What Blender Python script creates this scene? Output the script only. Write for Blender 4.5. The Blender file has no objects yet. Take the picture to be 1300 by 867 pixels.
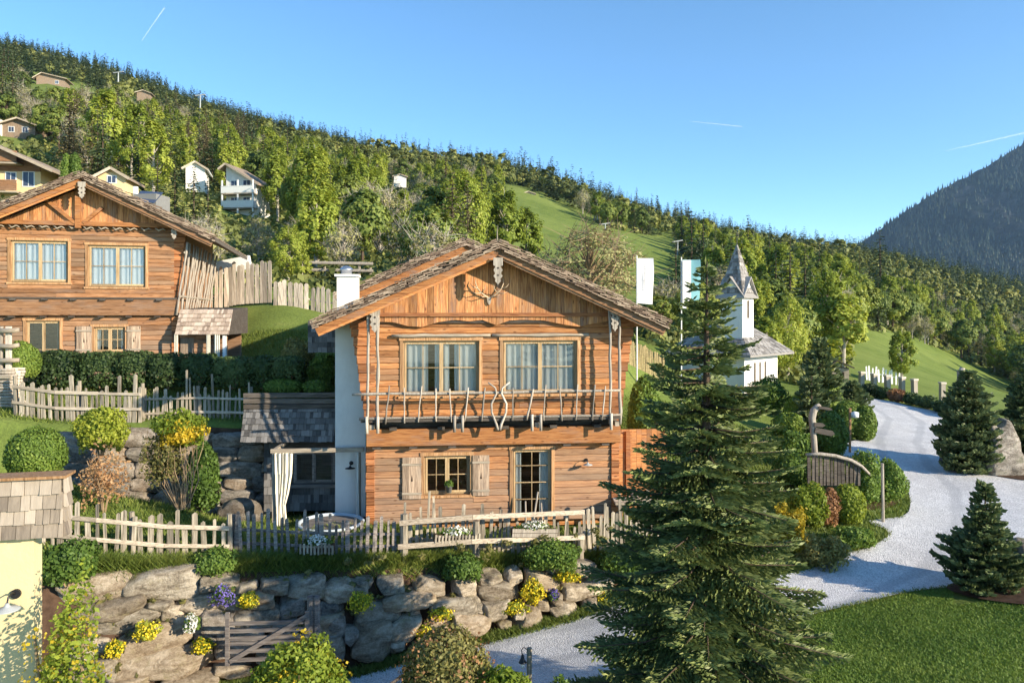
import bpy, math, random
import numpy as np
from mathutils import Vector, Matrix
R = math.radians
sc = bpy.context.scene
C = sc.collection

# ------------------------------------------------------------------ camera, sky, sun, exposure
F = 940.0; HY = 400.0; CX = 650.0
cam_d = bpy.data.cameras.new('camera'); cam = bpy.data.objects.new('camera', cam_d); C.objects.link(cam)
cam.location = (0, 0, 0); cam.rotation_euler = (R(90), 0, 0)
cam_d.sensor_width = 36; cam_d.lens = F*36/1300; cam_d.shift_y = -(433.5-HY)/1300
cam_d.clip_start = 0.1; cam_d.clip_end = 12000
sc.camera = cam
SUN_DIR = Vector((0.86, -0.51, 0)).normalized()
SUN_EL = R(18.5)
SUN_AZ = math.atan2(SUN_DIR.x, SUN_DIR.y)           # clockwise from +Y
w = bpy.data.worlds.new('World'); sc.world = w; w.use_nodes = True
nt = w.node_tree
bg = nt.nodes['Background']; sky = nt.nodes.new('ShaderNodeTexSky')
sky.sky_type = 'NISHITA'; sky.sun_disc = False; sky.sun_elevation = SUN_EL; sky.sun_rotation = SUN_AZ
sky.altitude = 2000; sky.air_density = 0.85; sky.dust_density = 0.0; sky.ozone_density = 2.2
hs = nt.nodes.new('ShaderNodeHueSaturation'); hs.inputs['Saturation'].default_value = 1.13; hs.inputs['Hue'].default_value = .493
nt.links.new(sky.outputs[0], hs.inputs['Color']); nt.links.new(hs.outputs[0], bg.inputs[0]); bg.inputs[1].default_value = 0.137
sd = bpy.data.lights.new('sun', 'SUN'); so = bpy.data.objects.new('sun', sd); C.objects.link(so)
sd.energy = 4.0; sd.angle = R(0.55); sd.color = (1.0, 0.86, 0.66)
v = Vector((SUN_DIR.x*math.cos(SUN_EL), SUN_DIR.y*math.cos(SUN_EL), math.sin(SUN_EL)))
so.rotation_euler = v.to_track_quat('Z', 'Y').to_euler(); so.location = v*60
vs = sc.view_settings
vs.view_transform = 'Standard'; vs.look = 'None'; vs.gamma = 1; vs.use_curve_mapping = False; vs.exposure = 1.22
sc.cycles.max_bounces = 5; sc.cycles.transparent_max_bounces = 6
sc.cycles.diffuse_bounces = 3; sc.cycles.glossy_bounces = 2; sc.cycles.transmission_bounces = 3
sc.cycles.volume_bounces = 0

# ------------------------------------------------------------------ helpers
rnd = random.Random(7)
rng = np.random.default_rng(11)
def U(a, b): return rnd.uniform(a, b)
def at(px, py, Y): return Vector(((px-CX)/F*Y, Y, (HY-py)/F*Y))

def mesh_np(name, V, Q, smooth=False, tint=None):
    V = np.asarray(V, np.float32); Q = np.asarray(Q, np.int32)
    me = bpy.data.meshes.new(name); k = Q.shape[1]
    me.vertices.add(len(V)); me.vertices.foreach_set('co', V.ravel())
    me.loops.add(Q.size); me.loops.foreach_set('vertex_index', Q.ravel())
    me.polygons.add(len(Q)); me.polygons.foreach_set('loop_start', np.arange(0, Q.size, k, dtype=np.int32))
    try: me.polygons.foreach_set('loop_total', np.full(len(Q), k, np.int32))
    except Exception: pass
    if smooth: me.polygons.foreach_set('use_smooth', np.ones(len(Q), bool))
    me.update(calc_edges=True)
    if tint is not None:
        a = me.attributes.new('tint', 'FLOAT', 'POINT'); a.data.foreach_set('value', np.asarray(tint, np.float32))
    return me

def link(name, me, mat=None, parent=None, loc=None, rz=0):
    o = bpy.data.objects.new(name, me); C.objects.link(o)
    if mat is not None and me is not None and not me.materials: me.materials.append(mat)
    if parent is not None: o.parent = parent
    if loc is not None: o.location = loc
    if rz: o.rotation_euler = (0, 0, rz)
    return o

def tag(o, label=None, cat=None, group=None, kind=None):
    if label: o['label'] = label
    if cat: o['category'] = cat
    if group: o['group'] = group
    if kind: o['kind'] = kind
    return o

def thing(name, label, cat, loc=(0, 0, 0), rz=0, group=None):
    o = bpy.data.objects.new(name, None); C.objects.link(o)
    o.location = loc; o.rotation_euler = (0, 0, rz); o.empty_display_size = 0.2
    return tag(o, label, cat, group)

class MB:
    def __init__(s): s.v = []; s.f = []
    def add(s, vs, fs):
        n = len(s.v); s.v += [tuple(p) for p in vs]; s.f += [tuple(n+i for i in f) for f in fs]
    def box(s, x0, x1, y0, y1, z0, z1, M=None):
        vs = [Vector((x, y, z)) for z in (z0, z1) for y in (y0, y1) for x in (x0, x1)]
        if M is not None: vs = [M @ p for p in vs]
        s.add(vs, [(0, 2, 3, 1), (4, 5, 7, 6), (0, 1, 5, 4), (2, 6, 7, 3), (0, 4, 6, 2), (1, 3, 7, 5)])
    def beam(s, a, b, w, h, up=(0, 0, 1), ch=0.0):
        a = Vector(a); b = Vector(b); d = (b-a).normalized(); up = Vector(up)
        r = d.cross(up)
        if r.length < 1e-4: r = d.cross(Vector((0, 1, 0)))
        r.normalize(); u = r.cross(d)
        if ch <= 0: pts = [(-1, -1), (1, -1), (1, 1), (-1, 1)]
        else:
            cx = 1-ch/(w/2); cy = 1-ch/(h/2)
            pts = [(-cx, -1), (cx, -1), (1, -cy), (1, cy), (cx, 1), (-cx, 1), (-1, cy), (-1, -cy)]
        n = len(pts)
        vs = [p + r*(x*w/2) + u*(y*h/2) for p in (a, b) for x, y in pts]
        s.add(vs, [tuple(range(n))[::-1], tuple(range(n, 2*n))] + [(i, (i+1) % n, n+(i+1) % n, n+i) for i in range(n)])
    def tube(s, pts, rad, n=7, wob=0.0):
        pts = [Vector(p) for p in pts]; m = len(pts)
        if not hasattr(rad, '__len__'): rad = [rad]*m
        vs = []
        for i, p in enumerate(pts):
            d = (pts[min(i+1, m-1)]-pts[max(i-1, 0)]).normalized()
            r = d.cross(Vector((0.13, 0.97, 0.2)))
            if r.length < 1e-3: r = d.cross(Vector((1, 0, 0)))
            r.normalize(); u = r.cross(d)
            for k in range(n):
                a = 2*math.pi*k/n; q = rad[i]*(1+U(-wob, wob))
                vs.append(p + r*(math.cos(a)*q) + u*(math.sin(a)*q))
        fs = [tuple(range(n))[::-1], tuple(range((m-1)*n, m*n))]
        for i in range(m-1):
            for k in range(n):
                a = i*n+k; b = i*n+(k+1) % n
                fs.append((a, b, b+n, a+n))
        s.add(vs, fs)
    def prism(s, poly, y0, y1, M=None):
        n = len(poly)
        vs = [Vector((x, y, z)) for y in (y0, y1) for x, z in poly]
        if M is not None: vs = [M @ p for p in vs]
        s.add(vs, [tuple(range(n)), tuple(range(n, 2*n))[::-1]] + [(i, n+i, n+(i+1) % n, (i+1) % n) for i in range(n)])
    def strip(s, lo, hi):       # ruled sheet between two point lists
        n = len(lo); s.add(list(lo)+list(hi), [(i, i+1, n+i+1, n+i) for i in range(n-1)])
    def lathe(s, prof, c=(0, 0, 0), n=16):
        c = Vector(c); m = len(prof)
        vs = [c+Vector((r*math.cos(2*math.pi*k/n), r*math.sin(2*math.pi*k/n), z)) for r, z in prof for k in range(n)]
        fs = [(i*n+k, i*n+(k+1) % n, (i+1)*n+(k+1) % n, (i+1)*n+k) for i in range(m-1) for k in range(n)]
        fs += [tuple(range(n))[::-1], tuple(range((m-1)*n, m*n))]
        s.add(vs, fs)
    def build(s, name, mat, parent=None, smooth=False, origin=None):
        vs = s.v
        if origin is not None:
            ox, oy, oz = origin; vs = [(x-ox, y-oy, z-oz) for x, y, z in vs]
        me = bpy.data.meshes.new(name); me.from_pydata(vs, [], s.f); me.update()
        if smooth: me.polygons.foreach_set('use_smooth', [True]*len(me.polygons))
        return link(name, me, mat, parent, origin)

# ------------------------------------------------------------------ materials
class NM:
    def __init__(s, name):
        s.m = bpy.data.materials.new(name); s.m.use_nodes = True; s.t = s.m.node_tree
        s.b = s.t.nodes['Principled BSDF']; s.out = s.t.nodes['Material Output']
    def n(s, typ, **kw):
        nd = s.t.nodes.new('ShaderNode'+typ)
        for k, val in kw.items():
            if k[0] == '_': setattr(nd, k[1:], val)
            else: s.set(nd.inputs[k.replace('__', ' ')], val)
        return nd
    def set(s, inp, val):
        if isinstance(val, bpy.types.NodeSocket): s.t.links.new(val, inp)
        elif isinstance(val, bpy.types.Node): s.t.links.new(val.outputs[0], inp)
        else:
            if isinstance(val, tuple) and len(val) == 3 and inp.type == 'RGBA': val = val+(1,)
            inp.default_value = val
    def obj(s, scale=(1, 1, 1), off=None):
        tc = s.n('TexCoord'); mp = s.n('Mapping'); s.set(mp.inputs[0], tc.outputs['Object']); mp.inputs['Scale'].default_value = scale
        if off is not None: s.set(mp.inputs['Location'], off)
        return mp.outputs[0]
    def noise(s, vec, scale=5, detail=4, rough=.6, dist=0):
        nd = s.n('TexNoise', Scale=scale, Detail=detail, Roughness=rough, Distortion=dist); s.set(nd.inputs['Vector'], vec)
        return nd.outputs['Fac']
    def ramp(s, fac, stops):
        nd = s.n('ValToRGB'); s.set(nd.inputs[0], fac); cr = nd.color_ramp
        while len(cr.elements) < len(stops): cr.elements.new(.5)
        for e, (p, c) in zip(cr.elements, stops):
            e.position = p; e.color = tuple(c)+(1,) if hasattr(c, '__len__') else (c, c, c, 1)
        return nd.outputs[0]
    def mix(s, fac, a, b, mode='MIX'):
        nd = s.n('Mix', _data_type='RGBA', _blend_type=mode)
        s.set(nd.inputs[0], fac); s.set(nd.inputs[6], a); s.set(nd.inputs[7], b); return nd.outputs[2]
    def math(s, op, a, b=0.0, c=None):
        nd = s.n('Math', _operation=op); s.set(nd.inputs[0], a); s.set(nd.inputs[1], b)
        if c is not None: s.set(nd.inputs[2], c)
        return nd.outputs[0]
    def island(s): return s.n('NewGeometry').outputs['Random Per Island']
    def bump(s, h, strength=.4, dist=.02):
        nd = s.n('Bump', Strength=strength, Distance=dist); s.set(nd.inputs['Height'], h); s.set(s.b.inputs['Normal'], nd.outputs[0])
    def done(s, col=None, rough=.8, spec=.3, metal=0):
        if col is not None: s.set(s.b.inputs['Base Color'], col)
        s.set(s.b.inputs['Roughness'], rough); s.b.inputs['Specular IOR Level'].default_value = spec; s.b.inputs['Metallic'].default_value = metal
        return s.m

def wood(name, dark, mid, light, axis='x', grey=0.0, gcol=(.30, .27, .24), knots=True, patch=.5, weather=None, rowgrey=0):
    m = NM(name); isl = m.island()
    off = m.n('CombineXYZ', X=m.math('MULTIPLY', isl, 37.), Y=m.math('MULTIPLY', isl, 91.), Z=m.math('MULTIPLY', isl, 53.))
    sc_ = {'x': (1.2, 22, 22), 'y': (22, 1.2, 22), 'z': (22, 22, 1.2)}[axis]
    vec = m.obj(sc_, off.outputs[0])
    g = m.noise(vec, 1.6, 5, .65, .6)
    col = m.ramp(g, [(.32, dark), (.47, mid), (.66, light)])
    # every board its own tone
    v = m.ramp(m.math('FRACT', m.math('MULTIPLY', isl, 7.3)), [(0, .5), (.5, .92), (1, 1.22)])
    col = m.mix(1.0, col, v, 'MULTIPLY')
    # blotchy stains along the grain
    sp = {'x': (.6, 2.2, 2.2), 'y': (2.2, .6, 2.2), 'z': (2.2, 2.2, .6)}[axis]
    p = m.noise(m.obj(sp, off.outputs[0]), 1.5, 5, .7)
    col = m.mix(m.ramp(p, [(.5, 0), (.68, patch)]), col, m.mix(.5, gcol, dark))
    if rowgrey:
        rg = m.ramp(m.math('FRACT', m.math('MULTIPLY', isl, 19.7)), [(.35, 0), (.9, rowgrey)])
        col = m.mix(rg, col, m.mix(g, (.13, .095, .065), (.42, .31, .21)))
    if weather:        # splash-weathered grey zone low on the wall: (z_low, z_high)
        zc = m.n('SeparateXYZ'); m.set(zc.inputs[0], m.n('TexCoord').outputs['Object'])
        zz = m.math('ADD', zc.outputs[2], m.math('MULTIPLY', m.math('SUBTRACT', p, .5), 2.2))
        mr = m.n('MapRange', Value=zz); mr.inputs[1].default_value = weather[0]; mr.inputs[2].default_value = weather[1]
        mr.inputs[3].default_value = 1; mr.inputs[4].default_value = 0
        col = m.mix(m.math('MULTIPLY', mr.outputs[0], .8), col, m.mix(g, (.16, .12, .09), (.46, .36, .27)))
    if grey: col = m.mix(grey, col, gcol)
    if knots:
        vo = m.n('TexVoronoi', Scale=1.0); m.set(vo.inputs['Vector'], m.obj({'x': (2.2, 6, 6), 'y': (6, 2.2, 6), 'z': (6, 6, 2.2)}[axis], off.outputs[0]))
        k = m.ramp(vo.outputs['Distance'], [(.07, 1), (.15, 0)])
        col = m.mix(m.math('MULTIPLY', k, .8), col, m.mix(.5, dark, (.03, .012, .005)))
    m.bump(m.math('ADD', g, m.math('MULTIPLY', p, .5)), .55, .012)
    return m.done(col, .72, .25)

M = {}
M['log'] = wood('chalet_logs', (.15, .053, .017), (.41, .165, .054), (.59, .295, .115), 'x', weather=(-.3, 2.2), rowgrey=.5)
M['log_up'] = wood('chalet_logs_upper', (.16, .055, .018), (.43, .175, .058), (.62, .315, .125), 'x', patch=.5, rowgrey=.4)
M['log_left'] = wood('log_walls_brown', (.13, .055, .022), (.32, .15, .065), (.48, .26, .13), 'x', weather=(.0, 1.8), rowgrey=.5)
M['beam'] = wood('orange_beams', (.19, .065, .02), (.46, .19, .065), (.60, .29, .11), 'x', patch=.65)
M['board_v'] = wood('gable_boards', (.20, .075, .028), (.44, .19, .072), (.66, .35, .145), 'z', patch=.7)
M['red_end'] = wood('red_log_ends', (.15, .05, .018), (.38, .14, .05), (.52, .25, .105), 'x', patch=.25)
M['trim'] = wood('window_trim', (.20, .10, .04), (.42, .23, .105), (.56, .34, .18), 'z', patch=.3, knots=False)
M['sash'] = wood('window_sash', (.30, .19, .09), (.46, .32, .165), (.56, .42, .25), 'z', patch=.0, knots=False)
M['grey_v'] = wood('weathered_palings', (.12, .10, .075), (.33, .285, .215), (.54, .475, .37), 'z', patch=.45, gcol=(.16, .13, .11), knots=False)
M['grey_x'] = wood('weathered_rails', (.22, .175, .13), (.48, .40, .30), (.66, .57, .44), 'x', patch=.3, gcol=(.22, .18, .15), knots=False)
M['bleach'] = wood('bleached_poles', (.24, .20, .16), (.46, .40, .325), (.64, .57, .47), 'z', patch=.25, knots=False)
M['dark_x'] = wood('dark_timber', (.03, .025, .02), (.09, .075, .06), (.17, .14, .115), 'x', patch=.3, knots=False)
M['gate'] = wood('gate_timber', (.10, .085, .08), (.22, .19, .17), (.36, .32, .28), 'x', patch=.3, knots=False)
M['board_grey'] = wood('grey_boards', (.14, .10, .075), (.36, .26, .18), (.55, .42, .30), 'z', patch=.6)

def shingle_mat(name, a, b, c, moss=(.12, .13, .07), rot=(18, 18, 3)):
    m = NM(name); isl = m.island()
    g = m.noise(m.obj(rot), 1.5, 4, .6, .4)
    col = m.ramp(m.math('ADD', m.math('MULTIPLY', isl, .65), m.math('MULTIPLY', g, .45)), [(.15, a), (.5, b), (.9, c)])
    col = m.mix(m.ramp(m.noise(m.obj(), 1.3, 3), [(.55, 0), (.75, .6)]), col, moss)
    m.bump(g, .5, .01); return m.done(col, .85, .2)
M['shingle'] = shingle_mat('roof_shingles', (.09, .068, .05), (.24, .18, .135), (.40, .32, .24))
M['shingle_warm'] = shingle_mat('cladding_shingles', (.20, .145, .11), (.46, .36, .28), (.62, .52, .42), (.26, .19, .14))
M['shingle_blue'] = shingle_mat('shed_shingles', (.09, .085, .08), (.24, .225, .21), (.40, .38, .36), (.14, .13, .12))

M['shingle_parapet'] = shingle_mat('parapet_shingles', (.13, .105, .085), (.31, .255, .20), (.46, .39, .315), (.18, .14, .11))
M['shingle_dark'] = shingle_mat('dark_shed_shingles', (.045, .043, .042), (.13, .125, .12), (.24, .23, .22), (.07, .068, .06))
def plain(name, col, rough=.8, spec=.3, var=.12, scale=3, metal=0, bump=.0, dirt=None):
    m = NM(name); g = m.noise(m.obj(), scale, 5, .6)
    c = m.mix(m.ramp(g, [(.3, 0), (.7, 1)]), tuple(x*(1-var) for x in col), tuple(min(1, x*(1+var)) for x in col))
    if dirt: c = m.mix(m.ramp(m.noise(m.obj((1, 1, .4)), 1.1, 5, .7), [(.5, 0), (.75, .6)]), c, dirt)
    if bump: m.bump(m.noise(m.obj(), scale*12, 4, .6), bump, .01)
    return m.done(c, rough, spec, metal)
M['plaster'] = plain('white_plaster', (.76, .74, .69), .9, .15, .05, 2, bump=.3, dirt=(.58, .55, .49))
M['plaster_cream'] = plain('cream_plaster', (.62, .51, .29), .9, .15, .05, 2, bump=.3, dirt=(.66, .58, .42))
M['plaster_yellow'] = plain('yellow_plaster', (.72, .54, .30), .9, .15, .05, 2, bump=.2)
M['metal'] = plain('galvanised_metal', (.55, .56, .58), .35, .5, .1, 5, metal=.9)
M['dark_metal'] = plain('dark_metal', (.03, .03, .033), .45, .4, .1, 5, metal=.5)
M['steel'] = plain('grey_steel', (.36, .38, .38), .6, .4, .08, 5)
M['enamel'] = plain('white_enamel', (.75, .76, .74), .35, .5, .04, 5)
M['dark_in'] = plain('dark_interior', (.05, .035, .025), .9, .1, .2, 2)
M['cloth'] = plain('cream_curtain', (.74, .69, .56), .9, .1, .06, 3)
M['curtain'] = plain('grey_curtain', (.62, .61, .56), .9, .1, .06, 3)
M['antler'] = plain('antler_bone', (.50, .38, .25), .6, .3, .25, 6)
M['flag_w'] = plain('white_flag_cloth', (.82, .82, .80), .8, .15, .03, 3)
M['flag_t'] = plain('teal_flag_cloth', (.20, .42, .46), .8, .15, .05, 3)
M['ink'] = plain('grey_ink', (.30, .33, .36), .8, .1, .05, 3)
M['soil'] = plain('dark_soil', (.085, .052, .034), .95, .1, .4, 6, bump=.8)
M['hay'] = plain('dry_wicker', (.42, .33, .17), .9, .1, .3, 12, bump=.6)
M['bark'] = plain('bark', (.10, .072, .052), .9, .1, .35, 14, bump=.9)
M['bark_pale'] = plain('pale_bark', (.40, .36, .30), .85, .1, .25, 10, bump=.5)
M['twig'] = plain('twigs', (.28, .20, .12), .85, .1, .25, 6)
M['solar'] = plain('solar_glass', (.05, .07, .12), .15, .6, .1, 2)
M['water'] = plain('tub_water', (.35, .52, .60), .08, .6, .03, 1)
M['tub'] = plain('tub_shell', (.48, .55, .60), .35, .5, .03, 2)
M['pot'] = plain('grey_pot', (.20, .20, .19), .7, .3, .1, 5)
M['bird'] = plain('contrail_white', (.9, .9, .9), 1, 0, .0, 1)

def glass_mat():
    m = NM('window_glass'); t = m.t
    tr = m.n('BsdfTransparent'); tr.inputs[0].default_value = (.96, .98, .98, 1)
    gl = m.n('BsdfGlossy', Roughness=.02); fr = m.n('Fresnel', IOR=1.5)
    mx = m.n('MixShader'); f = m.math('MULTIPLY_ADD', fr.outputs[0], .7, .02)
    m.set(mx.inputs[0], f); m.set(mx.inputs[1], tr.outputs[0]); m.set(mx.inputs[2], gl.outputs[0])
    m.set(m.out.inputs[0], mx.outputs[0]); return m.m
M['glass'] = glass_mat()

def leaf(name, cols, trans=.35, tint=False, clump=.8, rough=.55, spec=.25, objvar=True):
    """two-sided leaf: diffuse + translucent, colour varies per leaf, per clump and per plant"""
    m = NM(name)
    isl = m.n('AttributeNode') if False else None
    if tint:
        a = m.n('Attribute', _attribute_name='tint'); r1 = a.outputs['Fac']
        r2 = m.island()
        x = m.math('ADD', m.math('MULTIPLY', r1, .8), m.math('MULTIPLY', r2, .2))
    else:
        r2 = m.island(); g = m.noise(m.obj(), clump, 3, .6)
        x = m.math('ADD', m.math('MULTIPLY', r2, .38), m.math('MULTIPLY', g, .62))
        if objvar:
            oi = m.n('ObjectInfo').outputs['Random']
            x = m.math('ADD', x, m.math('MULTIPLY', m.math('SUBTRACT', oi, .5), .42))
    n = len(cols); col = m.ramp(x, [(.18+.64*i/(n-1), c) for i, c in enumerate(cols)])
    df = m.n('BsdfPrincipled', Roughness=rough); df.inputs['Specular IOR Level'].default_value = spec; m.set(df.inputs['Base Color'], col)
    tl = m.n('BsdfTranslucent'); m.set(tl.inputs[0], m.mix(1., col, (1.15, 1.08, .8), 'MULTIPLY'))
    mx = m.n('MixShader'); mx.inputs[0].default_value = trans
    m.set(mx.inputs[1], df.outputs[0]); m.set(mx.inputs[2], tl.outputs[0]); m.set(m.out.inputs[0], mx.outputs[0])
    m.t.nodes.remove(m.b); return m.m
def rock_mat(name, a, b, c, lichen=(.42, .36, .20)):
    m = NM(name); oi = m.n('ObjectInfo').outputs['Random']
    off = m.n('CombineXYZ', X=m.math('MULTIPLY', oi, 31.), Y=m.math('MULTIPLY', oi, 17.), Z=m.math('MULTIPLY', oi, 57.))
    g1 = m.noise(m.obj((.8, .8, 2.2), off.outputs[0]), 2.2, 8, .68, .8); g2 = m.noise(m.obj((1, 1, 1), off.outputs[0]), 13, 8, .85)
    col = m.ramp(m.math('ADD', m.math('MULTIPLY', g1, .55), m.math('MULTIPLY', g2, .45)), [(.415, a), (.5, b), (.585, c)])
    col = m.mix(m.math('MULTIPLY', m.math('FRACT', m.math('MULTIPLY', oi, 5.7)), .45), col, m.mix(g2, (.20, .12, .055), (.46, .31, .17)))
    cr = m.n('TexVoronoi', _feature='DISTANCE_TO_EDGE', Scale=1.4); m.set(cr.inputs['Vector'], m.mix(.25, m.obj((1, 1, 1.8), off.outputs[0]), m.n('TexNoise', Scale=3.).outputs['Color']))
    ck = m.ramp(cr.outputs[0], [(.0, 1), (.022, 0)])
    col = m.mix(m.math('MULTIPLY', ck, .0), col, (.06, .05, .04))
    col = m.mix(1., col, m.ramp(m.math('FRACT', m.math('MULTIPLY', oi, 11.3)), [(0, .70), (.5, 1.0), (1, 1.4)]), 'MULTIPLY')
    col = m.mix(m.ramp(m.noise(m.obj((1, 1, 1), off.outputs[0]), 3.1, 6, .7), [(.55, 0), (.68, .65)]), col, lichen)
    m.bump(m.math('SUBTRACT', m.math('ADD', g1, g2), m.math('MULTIPLY', ck, .0)), 1.0, .08); return m.done(col, .9, .15)
M['rock'] = rock_mat('gneiss_boulders', (.17, .145, .11), (.42, .365, .28), (.68, .61, .49))
M['rock_grey'] = rock_mat('grey_boulders', (.10, .095, .085), (.26, .245, .22), (.46, .43, .38), (.15, .16, .10))
L = {}
L['spruce'] = leaf('spruce_needles', [(.022, .042, .014), (.05, .085, .026), (.11, .15, .048)], .15, clump=1.5)
L['pine'] = leaf('pine_needles', [(.018, .042, .018), (.04, .075, .030), (.085, .12, .045)], .15, clump=2)
L['box'] = leaf('clipped_leaves', [(0.068, 0.12, 0.021), (0.137, 0.215, 0.036), (0.246, 0.323, 0.057)], .3, clump=2)
L['hedge'] = leaf('dark_hedge_leaves', [(0.021, 0.041, 0.014), (0.052, 0.086, 0.025), (0.103, 0.147, 0.048)], .2, clump=2)
L['lime'] = leaf('lime_leaves', [(0.121, 0.18, 0.019), (0.242, 0.306, 0.037), (0.411, 0.444, 0.063)], .4, clump=2)
L['yellow'] = leaf('yellow_leaves', [(.18, .17, .02), (.42, .33, .03), (.68, .50, .04)], .4, clump=2)
L['olive'] = leaf('olive_leaves', [(0.108, 0.108, 0.036), (0.204, 0.192, 0.060), (0.336, 0.300, 0.096)], .3, clump=2)
L['rust'] = leaf('rusty_leaves', [(0.220, 0.110, 0.055), (0.385, 0.206, 0.096), (0.550, 0.357, 0.179)], .3, clump=2)
L['mid'] = leaf('green_leaves', [(0.062, 0.115, 0.022), (0.131, 0.215, 0.040), (0.245, 0.337, 0.064)], .35, clump=2)
L['broad'] = leaf('broadleaf_crown', [(0.074, 0.112, 0.030), (0.180, 0.240, 0.053), (0.361, 0.394, 0.084)], .35, clump=.5)
L['birch'] = leaf('birch_crown', [(0.152, 0.206, 0.029), (0.288, 0.355, 0.054), (0.458, 0.492, 0.087)], .4, clump=.5)
L['pale'] = leaf('budding_crown', [(0.169, 0.169, 0.069), (0.293, 0.277, 0.116), (0.431, 0.416, 0.185)], .3, clump=.5)
L['conifer'] = leaf('conifer_crown', [(0.028, 0.052, 0.022), (0.064, 0.095, 0.039), (0.125, 0.154, 0.061)], .1, clump=.5)
L['brownfir'] = leaf('brown_conifer_crown', [(0.085, 0.075, 0.037), (0.140, 0.116, 0.056), (0.206, 0.179, 0.085)], .1, clump=.5)
L['far_con'] = leaf('far_conifers', [(0.037, 0.061, 0.029), (0.073, 0.102, 0.044), (0.133, 0.154, 0.065)], .1, tint=True)
L['far_mtn'] = leaf('mountain_conifers', [(.012, .022, .016), (.026, .042, .026), (.05, .07, .036)], .05, tint=True)
L['far_bro'] = leaf('far_broadleaf', [(0.104, 0.126, 0.043), (0.208, 0.234, 0.066), (0.352, 0.351, 0.107)], .3, tint=True)
L['grass'] = leaf('grass_blades', [(0.076, 0.122, 0.021), (0.152, 0.206, 0.038), (0.274, 0.296, 0.072)], .3, clump=.7, objvar=False)
L['lawn'] = leaf('lawn_blades', [(0.096, 0.178, 0.032), (0.162, 0.258, 0.044), (0.258, 0.338, 0.065)], .3, clump=.7, objvar=False)
L['fl_yellow'] = leaf('yellow_petals', [(.55, .42, .02), (.75, .60, .03), (.85, .72, .06)], .2)
L['fl_white'] = leaf('white_petals', [(.6, .6, .55), (.75, .75, .7), (.85, .85, .8)], .2)
L['fl_blue'] = leaf('violet_petals', [(.10, .08, .30), (.18, .14, .45), (.30, .26, .60)], .2)
# ------------------------------------------------------------------ terrain height function
class RBF:
    def __init__(s, P, V, c, lam=1e-3):
        s.P = np.asarray(P, float); V = np.asarray(V, float); n = len(V); s.c = c
        K = s.k(s.P, s.P)-lam*np.eye(n)
        A = np.zeros((n+3, n+3)); A[:n, :n] = K; A[:n, n:] = np.c_[np.ones(n), s.P]; A[n:, :n] = A[:n, n:].T
        s.w = np.linalg.solve(A, np.r_[V, 0, 0, 0]); s.n = n
    def k(s, a, b): return -np.sqrt(((a[:, None]-b[None])**2).sum(-1)+s.c**2)
    def __call__(s, Q):
        Q = np.asarray(Q, float); out = np.empty(len(Q))
        for i in range(0, len(Q), 20000):
            q = Q[i:i+20000]; out[i:i+20000] = s.k(q, s.P) @ s.w[:s.n] + s.w[s.n] + q @ s.w[s.n+1:]
        return out
def ctl(lst):
    P = []; V = []
    for px, py, Y in lst:
        p = at(px, py, Y); P.append((p.x, p.y)); V.append(p.z)
    return P, V
SH = [(1040, 790, 17.0), (1200, 735, 19.2), (1300, 757, 17.5), (1100, 867, 13.7), (1300, 867, 13.5), (1020, 735, 19.4), (1125, 680, 21.9),
      (1150, 640, 25), (1300, 640, 25), (1060, 568, 33), (1200, 575, 33), (1300, 600, 29), (1110, 508, 50), (1200, 520, 47), (1120, 540, 40),
      (1040, 622, 25), (1015, 690, 21.5), (1000, 585, 30), (960, 540, 38), (900, 520, 38), (850, 490, 36), (1300, 540, 44), (1500, 640, 25), (1500, 540, 44),
      (900, 867, 14.0), (700, 925, 12), (300, 923, 12.4), (100, 936, 10), (500, 930, 10), (1500, 867, 13.5)]
FARN = [(420, 392, 38), (260, 387, 38), (0, 395, 38), (640, 405, 40), (-300, 400, 38), (0, 345, 48), (300, 362, 48), (640, 395, 50), (850, 470, 44), (950, 505, 45)]
Lp = [(440, 862, 16.7), (230, 880, 15.9), (60, 910, 15.2), (600, 867, 15.6), (570, 812, 18), (700, 782, 18.8), (790, 748, 19.4), (560, 888, 14.8), (-200, 930, 15)]
Up = [(500, 712, 18.3), (180, 707, 17), (780, 697, 20.4), (80, 726, 15.9), (300, 716, 17.2), (465, 664, 21.2), (775, 664, 21.7), (380, 668, 21.5), (335, 662, 22.6), (640, 640, 27), (640, 610, 31),
      (100, 625, 19.5), (200, 640, 20.5), (45, 605, 19.8), (100, 650, 21.5), (270, 662, 22.0), (-200, 610, 19.8), (-200, 726, 16), (840, 640, 24), (830, 600, 29), (880, 690, 20.4)]
Vp = [(100, 494, 26.5), (300, 494, 26.5), (200, 532, 24), (320, 548, 23.6), (80, 545, 23.4), (0, 535, 23.4), (100, 482, 29), (0, 478, 30), (220, 474, 30), (300, 452, 31.5),
      (400, 458, 30), (350, 395, 36), (640, 440, 34), (800, 465, 35), (-300, 482, 29), (-300, 540, 23.4), (430, 500, 26), (200, 470, 36)]
def make(lst): return RBF(*ctl(lst+SH+FARN), c=1.0)
hL, hU, hV = make(Lp), make(Up), make(Vp)
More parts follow.
